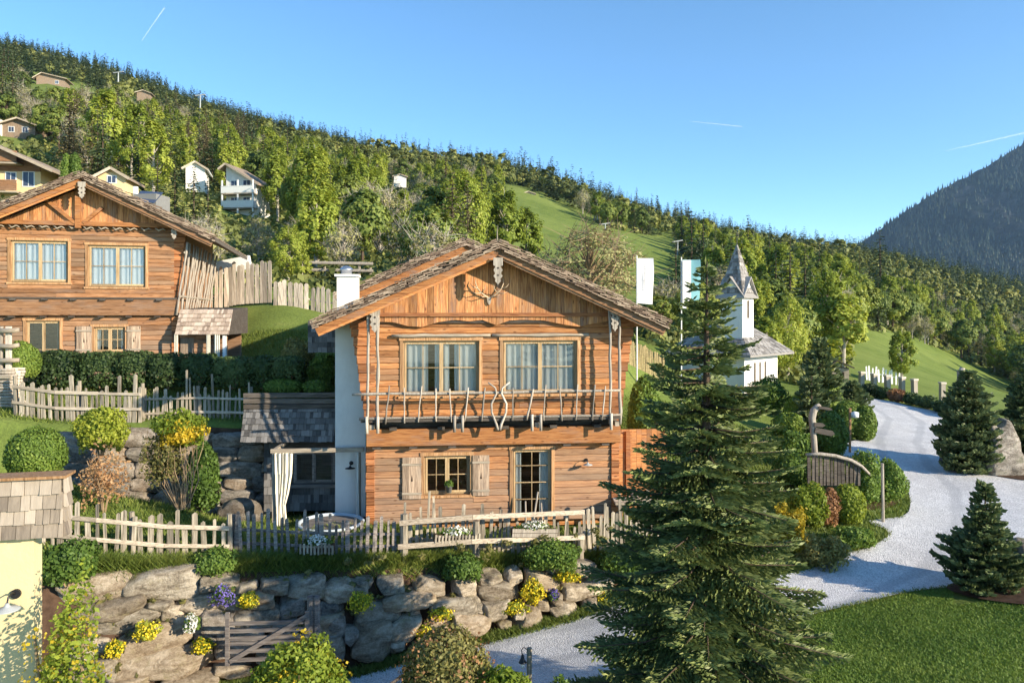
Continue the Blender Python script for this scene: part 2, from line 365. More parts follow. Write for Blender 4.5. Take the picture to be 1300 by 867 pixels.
FAR = [(-300, 420, 38), (0, 400, 38), (300, 385, 38), (640, 405, 40), (850, 470, 44), (950, 500, 46), (1110, 508, 50), (1200, 520, 47), (1300, 540, 44), (1600, 545, 44),
 (-300, 250, 75), (-300, 60, 300), (-300, -20, 450),
 (0, 330, 50), (0, 250, 75), (0, 170, 130), (0, 112, 250), (0, 68, 420), (60, 108, 250),
 (150, 255, 75), (150, 125, 300), (150, 108, 420),
 (300, 345, 60), (290, 268, 105), (300, 215, 190), (300, 165, 400), (420, 190, 400),
 (500, 350, 60), (500, 295, 120), (500, 240, 240), (500, 208, 440),
 (650, 385, 60), (650, 330, 120), (650, 265, 200), (650, 240, 270), (650, 225, 450),
 (800, 430, 55), (800, 395, 80), (810, 345, 140), (820, 300, 225), (800, 290, 300), (800, 272, 450),
 (950, 470, 60), (950, 425, 90), (950, 375, 150), (950, 325, 300), (950, 312, 450),
 (1100, 492, 60), (1100, 462, 80), (1100, 428, 115), (1100, 402, 150), (1100, 350, 300), (1100, 335, 400), (1100, 330, 450),
 (1280, 520, 60), (1280, 502, 110), (1280, 492, 150), (1280, 462, 200), (1280, 405, 300), (1280, 370, 450), (1600, 520, 100), (1600, 480, 200), (1600, 400, 450),
 (0, 75, 700), (650, 260, 700), (1280, 390, 700), (-300, 0, 700), (1600, 420, 700)]
_f = RBF([((px-CX)/F, .5*math.log(Y)) for px, py, Y in FAR], [(HY-py)/F for px, py, Y in FAR], c=.04, lam=2e-4)
def sstep(a, b, x):
    t = np.clip((x-a)/(b-a), 0, 1); return t*t*(3-2*t)
W2X = [-40, -16, -9, -7.7, -6.6, -5.6, -4.6, 4.6, 7, 40]; W2Y = [21.6, 22.7, 23.1, 23.4, 25.6, 29.5, 33.0, 33.6, 34.5, 45]
def hgt(x, y):
    x = np.atleast_1d(np.asarray(x, float)); y = np.atleast_1d(np.asarray(y, float))
    yn = np.clip(y, 10, 60); xn = np.clip(x, -34, 40); P = np.c_[xn, yn]
    l, u, v_ = hL(P), hU(P), hV(P)
    w1 = 15.4+.3226*(x+9.4); wd = .35+np.clip(x-2.6, 0, 9)*.8
    a = sstep(-wd, wd, y-w1-.35)
    w2 = np.interp(x, W2X, W2Y); wd2 = np.where(x > 4.6, .35+np.clip(x-4.6, 0, 4)*.8, .35)
    b = sstep(-wd2, wd2, y-w2-.35)
    near = l*(1-a)+u*a; near = near*(1-b)+v_*b
    yf = np.clip(y, 30, 760); uu = np.clip(x/yf, -1.05, 1.05)
    far = _f(np.c_[uu, .5*np.log(yf)])*yf
    far = far + np.sin(x*.05+1)*np.cos(y*.043)*np.clip((y-120)/200, 0, 1)*1.5
    k = sstep(37, 52, y); h = near*(1-k)+far*k
    h = np.where(y < 10, h-(10-y)*.03, h)
    return h + .03*np.sin(x*1.7+y*.9)*np.sin(y*1.3-x*.4)
def gz(x, y): return float(hgt(x, y)[0])
_Ys = np.exp(np.linspace(math.log(9), math.log(700), 1400))
def G(px, py, y0=9):
    """ground point seen at photo pixel (px,py)"""
    Ys = _Ys[_Ys >= y0]; X = (px-CX)/F*Ys; Z = (HY-py)/F*Ys; h = hgt(X, Ys)
    i = int(np.argmax(h > Z)); 
    if not (h > Z).any(): i = len(Ys)-1
    if i > 0:
        d0 = Z[i-1]-h[i-1]; d1 = h[i]-Z[i]; t = d0/(d0+d1+1e-9); Y = Ys[i-1]+(Ys[i]-Ys[i-1])*t
    else: Y = Ys[0]
    x = (px-CX)/F*Y; return Vector((x, Y, gz(x, Y)))
def on(px, Y):                  # ground point on photo column px at depth Y
    x = (px-CX)/F*Y; return Vector((x, Y, gz(x, Y)))
def inpoly(x, y, poly):
    x = np.asarray(x); y = np.asarray(y); r = np.zeros(x.shape, bool); n = len(poly)
    for i in range(n):
        x0, y0 = poly[i][:2]; x1, y1 = poly[(i+1) % n][:2]
        c = ((y0 > y) != (y1 > y)) & (x < (x1-x0)*(y-y0)/(y1-y0+1e-12)+x0); r ^= c
    return r
def smooth_poly(P, k=4):
    P = [Vector((p[0], p[1])) for p in P]; out = []; n = len(P)
    for i in range(n):
        a, b, c, d = P[i-1], P[i], P[(i+1) % n], P[(i+2) % n]
        for j in range(k):
            t = j/k
            out.append(.5*((2*b)+(c-a)*t+(2*a-5*b+4*c-d)*t*t+(3*b-a-3*c+d)*t**3))
    return out
def nearest_on(poly, x, y):
    P = np.array([(p[0], p[1]) for p in poly]); Q = np.roll(P, -1, 0); d = Q-P
    q = np.array([x, y]); t = np.clip(((q-P)*d).sum(1)/((d*d).sum(1)+1e-12), 0, 1); c = P+d*t[:, None]
    i = int(np.argmin(((c-q)**2).sum(1))); return c[i]

# ------------------------------------------------------------------ ground sheet
def axis_pts(lo, hi, f0, f1, step, grow=1.09, mx=14):
    a = list(np.arange(f0, f1, step)); s_ = step; x = f0
    left = []
    while x > lo: s_ = min(s_*grow, mx); x -= s_; left.append(x)
    s_ = step; x = a[-1]; right = []
    while x < hi: s_ = min(s_*grow, mx); x += s_; right.append(x)
    return np.array(left[::-1]+a+right)
gx = axis_pts(-900, 950, -18, 24, .2, 1.07); gy = axis_pts(-120, 760, 11, 40, .2, 1.05)
GX, GY = np.meshgrid(gx, gy)
GZ = hgt(GX.ravel(), GY.ravel())
nx, ny = len(gx), len(gy); idx = np.arange(nx*ny).reshape(ny, nx)
Q = np.stack([idx[:-1, :-1], idx[:-1, 1:], idx[1:, 1:], idx[1:, :-1]], -1).reshape(-1, 4)
def ground_mat():
    m = NM('ground_meadow'); ob = m.obj()
    big = m.noise(ob, .035, 5, .6); mid = m.noise(ob, .5, 5, .65); fine = m.noise(ob, 9, 4, .7)
    c = m.ramp(mid, [(.3, (.095, .14, .03)), (.55, (.155, .21, .045)), (.75, (.22, .255, .07))])
    c = m.mix(m.ramp(big, [(.42, 0), (.62, .6)]), c, (.24, .29, .075))
    c = m.mix(m.ramp(fine, [(.35, .45), (.6, 0)]), c, (.065, .085, .025))
    m.bump(m.math('ADD', fine, mid), .8, .05)
    return m.done(c, .95, .08)
M['ground'] = ground_mat()
gme = mesh_np('ground', np.c_[GX.ravel(), GY.ravel(), GZ], Q, smooth=True)
g = link('ground', gme, M['ground']); tag(g, kind='structure')

def drape(name, poly, mat, step=.25, off=.02, kind='structure', label=None, cat=None, jitter=0.0):
    poly = [(p[0], p[1]) for p in poly]
    xs = [p[0] for p in poly]; ys = [p[1] for p in poly]
    ax = np.arange(min(xs)-step, max(xs)+2*step, step); ay = np.arange(min(ys)-step, max(ys)+2*step, step)
    X, Y = np.meshgrid(ax, ay); ins = inpoly(X, Y, poly)
    n0, n1 = len(ax), len(ay); id_ = np.arange(n0*n1).reshape(n1, n0)
    anyin = ins[:-1, :-1] | ins[:-1, 1:] | ins[1:, 1:] | ins[1:, :-1]
    q = np.stack([id_[:-1, :-1], id_[:-1, 1:], id_[1:, 1:], id_[1:, :-1]], -1)[anyin]
    used = np.unique(q); Xr = X.ravel().copy(); Yr = Y.ravel().copy(); inr = ins.ravel()
    for i in used:
        if not inr[i]:
            c = nearest_on(poly, Xr[i], Yr[i]); Xr[i], Yr[i] = c[0], c[1]
    rem = np.full(n0*n1, -1); rem[used] = np.arange(len(used))
    Z = hgt(Xr[used], Yr[used])+off
    o = link(name, mesh_np(name, np.c_[Xr[used], Yr[used], Z], rem[q], smooth=True), mat)
    tag(o, label, cat, kind=kind); return o

def gravel_mat():
    m = NM('pale_gravel'); ob = m.obj()
    vo = m.n('TexVoronoi', Scale=38.0); m.set(vo.inputs['Vector'], ob)
    sep = m.n('SeparateColor'); m.set(sep.inputs[0], vo.outputs['Color'])
    c = m.ramp(sep.outputs[0], [(0, (.40, .40, .41)), (.45, (.64, .64, .65)), (1, (.84, .83, .82))])
    big = m.noise(ob, .8, 5, .65)
    c = m.mix(m.ramp(big, [(.4, 0), (.68, .45)]), c, (.42, .41, .41))
    n2 = m.noise(m.obj((1, .35, 1)), 2.2, 5, .7)
    c = m.mix(m.ramp(n2, [(.52, 0), (.7, .4)]), c, (.80, .79, .77))
    # wheel-worn bands following the drive, stored on the mesh
    wv = m.n('Attribute', _attribute_name='tint').outputs['Fac']
    c = m.mix(m.math('MULTIPLY', m.ramp(m.math('ADD', wv, m.math('MULTIPLY', m.math('SUBTRACT', big, .5), .6)), [(.45, 0), (.8, 1)]), .45), c, (.36, .37, .39))
    m.bump(m.math('ADD', vo.outputs['Distance'], m.math('MULTIPLY', n2, .8)), .9, .03)
    return m.done(c, .95, .1)
M['gravel'] = gravel_mat()
road_px = [(330, 905), (440, 860), (520, 842), (600, 815), (700, 787), (790, 757), (900, 744), (1010, 728), (1060, 708), (1100, 696), (1128, 680), (1115, 668), (1100, 663), (1148, 655),
           (1155, 632), (1140, 606), (1095, 585), (1050, 574), (1085, 560), (1112, 546), (1112, 532), (1090, 519), (1076, 511)]
road_px_r = [(1093, 505.5), (1130, 510), (1165, 518), (1198, 527), (1212, 548), (1200, 572), (1215, 590), (1300, 602)]
rp = [G(*p) for p in road_px]
rp[0] = Vector((-8.5, 15.0, 0))
far_end = [Vector((20, 62, 0)), Vector((24, 62, 0))]
rr = [G(*p) for p in road_px_r]
tail = [Vector((30, 28, 0)), Vector((30, 19.5, 0)), G(1300, 744), G(1250, 744), G(1200, 747), G(1120, 760), G(1050, 776), G(980, 800), G(890, 830), G(800, 853), G(740, 868), Vector((-1.5, 13.2, 0)), Vector((-9.5, 12.8, 0))]
road_poly = smooth_poly(rp+rr+tail, 5)
rd_ = drape('gravel_road', road_poly, M['gravel'], .22, .035)
cen = np.array([(G(*p).x, G(*p).y) for p in ((470, 900), (560, 862), (700, 820), (850, 790), (1000, 765), (1080, 738), (1140, 705), (1180, 660), (1180, 620), (1150, 590), (1140, 560), (1150, 535), (1120, 516))])
seg_t = np.linspace(0, len(cen)-1, 300); cen = np.stack([np.interp(seg_t, range(len(cen)), cen[:, i]) for i in (0, 1)], -1)
co = np.array([v_.co[:2] for v_ in rd_.data.vertices]); dm = np.sqrt(((co[:, None]-cen[None])**2).sum(-1)).min(1)
at_ = rd_.data.attributes.new('tint', 'FLOAT', 'POINT'); at_.data.foreach_set('value', np.exp(-((dm-.8)/.28)**2).astype(np.float32))
road2 = [(p.x, p.y) for p in road_poly]

# soil under the planting islands
def soil(name, pxs, off=.02, mat='soil'):
    drape(name, smooth_poly([G(*p) for p in pxs], 4), M[mat], .25, off)
soil('soil_bed', [(1005, 560), (1045, 560), (1085, 553), (1108, 543), (1108, 533), (1085, 520), (1060, 512), (1010, 520)], .05)
soil('soil_bed', [(1195, 592), (1250, 603), (1330, 612), (1330, 590), (1225, 570), (1200, 575)], .06)
soil('soil_bed', [(1015, 655), (1090, 650), (1140, 640), (1140, 612), (1085, 597), (1010, 592)], .05)
soil('soil_bed', [(1203, 750), (1240, 762), (1300, 770), (1340, 770), (1340, 742), (1250, 741), (1212, 742)], .06)

# ------------------------------------------------------------------ far mountain on the right
def mountain():
    prof = [(900, 360), (1040, 345), (1070, 325), (1100, 303), (1130, 283), (1160, 262), (1190, 243), (1220, 228), (1250, 213), (1275, 198), (1300, 182), (1360, 158), (1450, 140), (1600, 150), (1800, 200), (2000, 260)]
    px_ = np.linspace(900, 2000, 220); py_ = np.interp(px_, [p[0] for p in prof], [p[1] for p in prof])
    V = []; nl = 90; D0 = 2600; D1 = 1500
    for j in range(nl):
        t = j/(nl-1); Y = D0+(D1-D0)*t
        for i in range(len(px_)):
            top = (HY-py_[i])/F*D0
            X = (px_[i]-CX)/F*D0
            z = top*(1-t)**1.15 + (-160)*t
            f = math.sin(X*.012+Y*.004)*22+math.sin(X*.03+2+Y*.011)*12+math.sin(X*.071-Y*.05)*5+math.sin(X*.19+Y*.13)*3
            yy = Y+f*2.2*min(1, t*6); 
            V.append((X, yy, z+f*.5*min(1, t*8)+(math.sin(X*.35)*2+math.sin(X*.83+1)*1.6)))
    # back slope
    for i in range(len(px_)):
        X = (px_[i]-CX)/F*D0; V.append((X, D0+900, -200))
    V = np.array(V); n = len(px_)
    idm = np.arange(n*(nl+1)).reshape(nl+1, n)
    q = [np.stack([idm[:nl-1, :-1], idm[1:nl, :-1], idm[1:nl, 1:], idm[:nl-1, 1:]], -1).reshape(-1, 4),
         np.stack([idm[0, :-1], idm[0, 1:], idm[nl, 1:], idm[nl, :-1]], -1)]
    m = NM('mountain_forest'); ob = m.obj()
    a = m.noise(ob, .035, 7, .8); b = m.noise(m.obj((1, 1, .35)), .006, 5, .6)
    c = m.ramp(a, [(.42, (.004, .010, .009)), (.52, (.014, .026, .019)), (.64, (.032, .048, .028))])
    # rock face
    rk = m.ramp(m.noise(m.obj((1, 1, .2)), .03, 6, .7), [(.45, (.022, .028, .03)), (.62, (.085, .09, .09))])
    sx = m.n('SeparateXYZ'); m.set(sx.inputs[0], m.n('TexCoord').outputs['Object'])
    dx = m.math('ABSOLUTE', m.math('SUBTRACT', sx.outputs[0], 1560)); dz = m.math('ABSOLUTE', m.math('SUBTRACT', sx.outputs[2], 330))
    e = m.math('ADD', m.math('DIVIDE', dx, 150.), m.math('DIVIDE', dz, 210.))
    e = m.math('SUBTRACT', m.math('ADD', e, m.math('MULTIPLY', m.math('SUBTRACT', b, .5), 2.4)), .0)
    c = m.mix(m.ramp(e, [(.35, 1), (.6, 0)]), c, rk)
    m.bump(a, 1, 30)
    # wood on the mountain: thousands of small conifers
    rs = np.random.default_rng(3); k = 26000; r = rs.integers(0, nl-2, k); r = (r*rs.uniform(0, 1, k)**.35).astype(int); cidx = rs.integers(0, n-1, k); f1 = rs.uniform(0, 1, k)[:, None]; f2 = rs.uniform(0, 1, k)[:, None]
    a_ = V[r*n+cidx]; b_ = V[r*n+cidx+1]; c_ = V[(r+1)*n+cidx]; P = a_+(b_-a_)*f1+(c_-a_)*f2; keep = ((np.abs(P[:, 0]-1560)/150+np.abs(P[:, 2]-330)/210) > .8) | (rs.uniform(0, 1, k) < .25); P = P[keep]; k = len(P)
    h_ = rs.uniform(10, 22, (k, 1)); w_ = h_*.2; tv = []
    for q_ in range(4): tv.append(P+np.concatenate([w_*math.cos(q_*1.571+.4), w_*math.sin(q_*1.571+.4), w_*0-2], 1))
    tv.append(P+np.concatenate([w_*0, w_*0, h_], 1)); TV = np.stack(tv, 1).reshape(-1, 3); ii_ = np.arange(k)[:, None]*5
    TQ = np.concatenate([ii_+np.array([[q_, (q_+1) % 4, 4]]) for q_ in range(4)]); tt = np.repeat(np.clip(rs.normal(.45, .25, k), 0, 1), 5)
    tm = mesh_np('mountain_wood', TV, TQ, tint=tt); tag(link('mountain_wood', tm, L['far_mtn']), 'dark blue-green conifer wood covering the distant mountain', 'forest', kind='stuff')
    o = link('mountain', mesh_np('mountain', V, np.concatenate(q), smooth=True), m.done(c, .95, .05)); tag(o, kind='structure')
mountain()
# ------------------------------------------------------------------ frames and building kit
class Frame:
    def __init__(s, x, y, z, yaw):
        s.loc = Vector((x, y, z)); s.a = R(yaw); s.c = math.cos(s.a); s.s = math.sin(s.a)
    def __call__(s, px, py, yl=0.0):
        """photo pixel -> local (x, z) on the plane local y = yl"""
        dx, dy, dz = (px-CX)/F, 1.0, (HY-py)/F
        # local y of t*d - loc = yl
        nx_, ny_ = -s.s, s.c
        t = (yl + nx_*s.loc.x + ny_*s.loc.y)/(nx_*dx+ny_*dy)
        p = Vector((dx*t, dy*t, dz*t))-s.loc
        return (p.x*s.c+p.y*s.s, p.z)
    def x(s, px, yl=0.0): return s(px, 400, yl)[0]
    def z(s, py, yl=0.0, px=None):
        return s(px if px is not None else CX+F*s.loc.x/s.loc.y, py, yl)[1]
    def world(s, x, y, z): return Vector((s.loc.x+x*s.c-y*s.s, s.loc.y+x*s.s+y*s.c, s.loc.z+z))

def logs(mb, x0, x1, z0, z1, y, openings=(), rh=.185, th=.14, j=.012):
    n = max(1, round((z1-z0)/rh)); rh = (z1-z0)/n
    for i in range(n):
        a = z0+i*rh; b = a+rh; seg = [(x0, x1)]
        for ox0, ox1, oz0, oz1 in openings:
            for pa, pb in ((a, min(b, oz0)), (max(a, oz1), b)):
                if pb-pa > .004 and (a < oz0 < b or a < oz1 < b) and pa >= a and pb <= b and pb-pa < rh-1e-6:
                    mb.beam((ox0, y+th/2, (pa+pb)/2), (ox1, y+th/2, (pa+pb)/2), th, pb-pa-.003, ch=.008)
            if b > oz0 and a < oz1:
                ns = []
                for s0, s1 in seg:
                    if ox1 <= s0 or ox0 >= s1: ns.append((s0, s1)); continue
                    if ox0 > s0+.03: ns.append((s0, ox0))
                    if ox1 < s1-.03: ns.append((ox1, s1))
                seg = ns
        for s0, s1 in seg:
            # break long courses with butt joints
            cuts = [s0]
            if s1-s0 > 3 and rnd.random() < .6: cuts.append(U(s0+1, s1-1))
            cuts.append(s1)
            for c0, c1 in zip(cuts[:-1], cuts[1:]):
                jj = U(-j, j)
                mb.beam((c0+.002, y+th/2+jj, (a+b)/2), (c1-.002, y+th/2+jj, (a+b)/2), th, rh-.005, ch=.02)

def shingles(mb, O, Ud, Vd, w, h, rowh=.18, colw=.13, th=.022, jit=.02, skip=0.0, ragged=.02):
    O = Vector(O); Ud = Vector(Ud).normalized(); Vd = Vector(Vd).normalized(); N = Ud.cross(Vd).normalized()
    n = max(1, round(h/rowh)); rowh = h/n
    for i in range(n):
        x = 0.0
        while x < w-.02:
            cw = min(colw*U(.6, 1.45), w-x)
            if rnd.random() >= skip:
                b = O+Ud*(x+.003)+Vd*(i*rowh-U(0, ragged))
                l = rowh*1.12; t0 = th*U(.8, 1.5)+U(0, jit)
                vs = []
                for dn0, dn1 in ((0, 0), (t0, .004)):
                    for du in (0, cw-.006):
                        vs.append(b+Ud*du+N*(dn0)); vs.append(b+Ud*du+Vd*l+N*(dn1))
                # order: 0 b0 low,1 top;2 b1 low,3 top ; +4 outer
                mb.add(vs, [(0, 1, 3, 2), (4, 6, 7, 5), (0, 2, 6, 4), (1, 5, 7, 3), (0, 4, 5, 1), (2, 3, 7, 6)])
            x += cw

def curtain_sheet(mb, x0, x1, y, z0, z1, amp=.035, waves=6, gather=0.0, open_side=None):
    n = max(8, int(waves*7)); front = []; 
    lo = []; hi = []
    for k in (0, 1):
        pts = []
        for i in range(n+1):
            t = i/n; x = x0+(x1-x0)*t
            yy = y+math.sin(t*waves*2*math.pi+k)*amp*(1 if k == 0 else .7)
            if k == 0 and gather: x = x+(((x0+x1)/2)-x)*gather
            pts.append((x, yy, z0 if k == 0 else z1))
        (lo if k == 0 else hi).extend(pts)
    mb.strip(lo, hi)

def window(root, x0, x1, z0, z1, y, cas=2, cols=2, rows=2, mat='sash', fw=.055, curtains=((0, 1),), cmat='curtain', name='window', trim=True, tmat='trim', deep=.10, label=None, lintel=None):
    """casement window: sash frames with glazing bars > panes, curtains; timber trim round it"""
    f = MB(); w = (x1-x0)/cas
    yy = y+deep
    f.box(x0, x1, yy-.02, yy+.06, z0, z0+.04); f.box(x0, x1, yy-.02, yy+.06, z1-.04, z1)
    f.box(x0, x0+.035, yy-.02, yy+.06, z0+.04, z1-.04); f.box(x1-.035, x1, yy-.02, yy+.06, z0+.04, z1-.04)
    for k in range(cas):
        a = x0+.036+k*(x1-x0-.072)/cas; b = x0+.036+(k+1)*(x1-x0-.072)/cas
        f.box(a+.002, a+fw, yy-.035, yy+.02, z0+.042, z1-.042); f.box(b-fw, b-.002, yy-.035, yy+.02, z0+.042, z1-.042)
        f.box(a+fw, b-fw, yy-.035, yy+.02, z0+.042, z0+.042+fw); f.box(a+fw, b-fw, yy-.035, yy+.02, z1-.042-fw, z1-.042)
        for c in range(1, cols):
            xx = a+(b-a)*c/cols; f.box(xx-.012, xx+.012, yy-.026, yy+.012, z0+.042+fw, z1-.042-fw)
        for r in range(1, rows):
            zz = z0+(z1-z0)*r/rows; f.box(a+fw, b-fw, yy-.023, yy+.009, zz-.012, zz+.012)
    wo = f.build(name, M[mat], root)
    if label: wo['label'] = label
    p = MB(); p.box(x0+.04, x1-.04, yy-.005, yy+.001, z0+.05, z1-.05); p.build('pane', M['glass'], wo)
    for c0, c1 in curtains:
        c = MB(); curtain_sheet(c, x0+(x1-x0)*c0+.03, x0+(x1-x0)*c1-.03, yy+.075, z0+.03, z1-.03, waves=max(2, (c1-c0)*(x1-x0)*5)); c.build('curtain', M[cmat], wo, smooth=True)
    if trim:
        t = MB(); tw = .09
        t.box(x0-tw, x0-.001, y-.03, y+deep+.02, z0-.02, z1+.0); t.box(x1+.001, x1+tw, y-.03, y+deep+.02, z0-.02, z1+.0)
        t.box(x0-tw-.04, x1+tw+.04, y-.05, y+deep+.02, z0-.09, z0-.021)
        t.box(x0-tw-.02, x1+tw+.02, y-.04, y+deep+.02, z1+.001, z1+.10)
        t.build('window_trim', M[tmat], wo)
        if lintel:
            l = MB(); n = 9
            l.tube([(x0-.32+(x1-x0+.64)*i/n, y-.06, z1+.15+U(-.012, .012)) for i in range(n+1)], [.035+U(0, .025) for _ in range(n+1)], 8); l.build('lintel_log', M[lintel], wo, smooth=True)
    return wo

def shutter(root, x0, x1, z0, z1, y, mat='board_grey'):
    s = MB(); n = 3; w = (x1-x0)/n
    for i in range(n): s.box(x0+i*w+.002, x0+(i+1)*w-.002, y-.035, y-.004+U(0, .004), z0, z1)
    o = s.build('shutter', M[mat], root)
    for zz in (z0+(z1-z0)*.13, z1-(z1-z0)*.17):
        b = MB(); b.box(x0-.01, x1+.01, y-.06, y-.036, zz-.03, zz+.03); b.build('batten', M['grey_x'], o)
    c = MB(); xc = (x0+x1)/2; zc = (z0+z1)/2
    c.prism([(xc, zc+.10), (xc+.018, zc-.04), (xc+.03, zc-.075), (xc, zc-.10), (xc-.03, zc-.075), (xc-.018, zc-.04)], y-.0385, y-.0355); c.build('cutout', M['dark_in'], o)
    return o

def barn_lamp(root, x, y, z, s=1.0, name='wall_lamp'):
    """gooseneck lamp with a flat shade on local wall plane y, projecting toward -y"""
    a = MB(); a.lathe([(.001, 0), (.06*s, .0), (.06*s, .03), (.001, .03)], (0, 0, 0), 14)
    a.v = [(x+vx, y-vz, z+vy) for vx, vy, vz in a.v]
    pts = [(x, y-.02, z), (x, y-.12*s, z+.05*s), (x, y-.24*s, z+.04*s), (x, y-.28*s, z-.03*s)]
    a.tube(pts, .011*s, 6); o = a.build(name, M['dark_metal'], root, smooth=False)
    b = MB(); b.lathe([(.02*s, 0), (.03*s, -.03*s), (.05*s, -.05*s), (.14*s, -.075*s), (.15*s, -.085*s), (.13*s, -.085*s), (.04*s, -.06*s), (.001, -.06*s)], (x, y-.28*s, z-.02*s), 18); b.build('lamp_shade', M['steel'] if s < .95 else M['dark_metal'], o, smooth=True)
    c = MB(); c.lathe([(.001, -.13*s), (.03*s, -.12*s), (.035*s, -.09*s), (.02*s, -.05*s)], (x, y-.28*s, z-.02*s), 10); c.build('bulb', M['enamel'], o, smooth=True)
    return o

def pendant(root, x, y, z, h=.62, w=.22, mat='bleach'):
    s = MB(); prof = [(0, 1), (1, 1), (1, .72), (.55, .68), (.95, .55), (.6, .42), (.98, .33), (.5, .22), (.62, .14), (.2, .06), (0, 0)]
    pts = [(x+a*w/2, z-h+b*h) for a, b in prof[1:-1]]
    pts = [(x, z-h)]+pts[::-1]+[(x-(px_-x), pz) for px_, pz in pts]
    s.prism(pts, y-.05, y); o = s.build('pendant_board', M[mat], root)
    for zz in (.36, .62):
        c = MB(); c.lathe([(.001, 0), (.03, .0), (.03, .006), (.001, .006)], (0, 0, 0), 10)
        c.v = [(x+vx, y-.051-vz, z-h*(1-zz)+vy) for vx, vy, vz in c.v]
        c.build('carved_rosette', M['dark_x'], o)
    return o

def roof_part(root, xr, zr, xl, zl, xe, ze, y0, y1, name='roof', shingle='shingle', under='dark_x', verge=True, barge='beam', th=.14, rows=True):
    """two slopes from ridge (xr,zr) to eaves (xl,zl) and (xe,ze)"""
    o = MB()
    for x1, z1 in ((xl, zl), (xe, ze)):
        o.prism([(xr, zr), (x1, z1), (x1, z1-th), (xr, zr-th)] if x1 > xr else [(xr, zr-th), (x1, z1-th), (x1, z1), (xr, zr)], y0+.06, y1)
    ro = o.build(name, M[under], root)
    if rows:
        s = MB()
        for x1, z1 in ((xl, zl), (xe, ze)):
            sg = 1 if x1 > xr else -1; L_ = math.hypot(x1-xr, z1-zr)
            vd = Vector((xr-x1, 0, zr-z1)).normalized()
            if sg > 0: shingles(s, (x1, y0+.03, z1+.012), (0, 1, 0), vd, y1-y0, L_-.05, .26, .17, .03)
            else: shingles(s, (x1, y1, z1+.012), (0, -1, 0), vd, y1-y0-.03, L_-.05, .26, .17, .03)
        s.build('shingle_cover', M[shingle], ro)
    if verge:
        t = MB()
        for x1, z1 in ((xl, zl), (xe, ze)):
            d = Vector((x1-xr, 0, z1-zr)); L_ = d.length; d.normalize(); N = Vector((-d.z, 0, d.x)); 
            if N.z < 0: N = -N
            a0 = Vector((xr, y0, zr))
            b = MB()
            p0 = a0-N*(th+.08)+d*(-.0); p1 = a0+d*L_-N*(th+.08)
            b.beam(p0+Vector((0, .03, 0)), p1+Vector((0, .03, 0)), .05, .17, up=N)
            b.beam(p0+Vector((0, .075, 0))-N*.09, p1+Vector((0, .075, 0))-N*.09, .035, .12, up=N); b.build('barge_board', M[barge if x1 < xr else 'log_left'], ro)
            # layered shingle verge seen end on
            for lay in range(5):
                q = 0.0; hh = .058
                while q < L_:
                    l = U(.10, .26); c = a0+d*q-N*(th+.02-lay*hh)+N*.032
                    yo = -.045+lay*.012-U(0, .03)
                    tl = U(-.10, .10)+.10
                    dd = (d+N*tl).normalized()
                    t.beam(c+Vector((0, yo, 0)), c+Vector((0, yo, 0))+dd*min(l*1.15, L_-q+.05), .09, U(.018, .052), up=N)
                    q += l
        t.build('verge_shingles', M['shingle_verge'], ro)
    rd = MB(); rd.beam((xr, y0-.06, zr+.05), (xr, y1, zr+.05), .20, .05); rd.build('ridge_cap', M['dark_x'], ro)
    return ro
M['shingle_verge'] = shingle_mat('verge_shingle_ends', (.06, .04, .03), (.22, .155, .11), (.42, .33, .24), (.08, .06, .04))

def half_gable(fr, zr, xr, slope): return lambda x: zr-abs(x-xr)*slope

# ------------------------------------------------------------------ main chalet
FM = Frame(-.50, 21.35, -5.95, 5.7)
ch = thing('wooden_chalet', 'two-storey orange log chalet with antlers in its gable and a crooked stick balcony', 'chalet', FM.loc, FM.a)
W = 3.52
f = FM; YV = -.95
xr, zr = f(632, 309, YV); xl, zl = f(397, 411, YV); xe, ze = f(849, 411, YV)
slope = (zr-zl)/(xr-xl)
roof_part(ch, xr, zr, xl, zl, xe, ze, YV, 4.0)
xr2, zr2 = f(590, 309, 4.0); sl2 = slope
r2 = roof_part(ch, xr2, zr2, xr2-4.2, zr2-4.2*sl2, xr2+4.6, zr2-4.6*sl2, 3.2, 9.6, name='rear_roof')
zb = f.z(563); zt = f.z(541); zg = f.z(412)
# openings
wL = (f.x(512), f.x(608), f.z(500), f.z(432)); wR = (f.x(638), f.x(732), f.z(499), f.z(432))
wG = (f.x(538.5), f.x(597), f.z(626), f.z(577)); dG = (f.x(651), f.x(700), .12, f.z(571))
g_ = MB(); logs(g_, -W, W, 0, zb, 0, [(a-.09, b+.09, c-.1 if c > .3 else -1, d+.1) for a, b, c, d in (wG, dG)])
g_.build('ground_floor_wall', M['log'], ch)
u = MB(); logs(u, -W, W, f.z(533), zg+.25, -.12, [(a-.09, b+.09, c-.1, d+.1) for a, b, c, d in (wL, wR)], rh=.165)
u.build('upper_wall', M['log_up'], ch)
bm_ = MB(); bm_.beam((-W-.1, -.10, (zb+zt)/2+.0), (W+.12, -.10, (zb+zt)/2), .30, zt-zb-.01, ch=.02)
bm_.build('floor_beam', M['beam'], ch)
bm_ = MB(); bm_.box(-W, W, .02, .2, zt, f.z(533)); bm_.build('shadow_gap_strip', M['dark_x'], ch)  # dark strip in the recess, the gap's shade put into its colour
for px in (478, 524, 573, 621, 669, 717, 765):
    bm_ = MB(); bm_.box(f.x(px)-.09, f.x(px)+.13, -.30, 0, zb-.055, zb-.004); bm_.build('joist_end', M['dark_x'], ch)
for px in (500, 560, 640, 700, 755):
    bm_ = MB(); bm_.box(f.x(px)-.10, f.x(px)+.10, -.42, -.05, zt-.02, zt+.07); bm_.build('joist_end', M['dark_x'], ch)
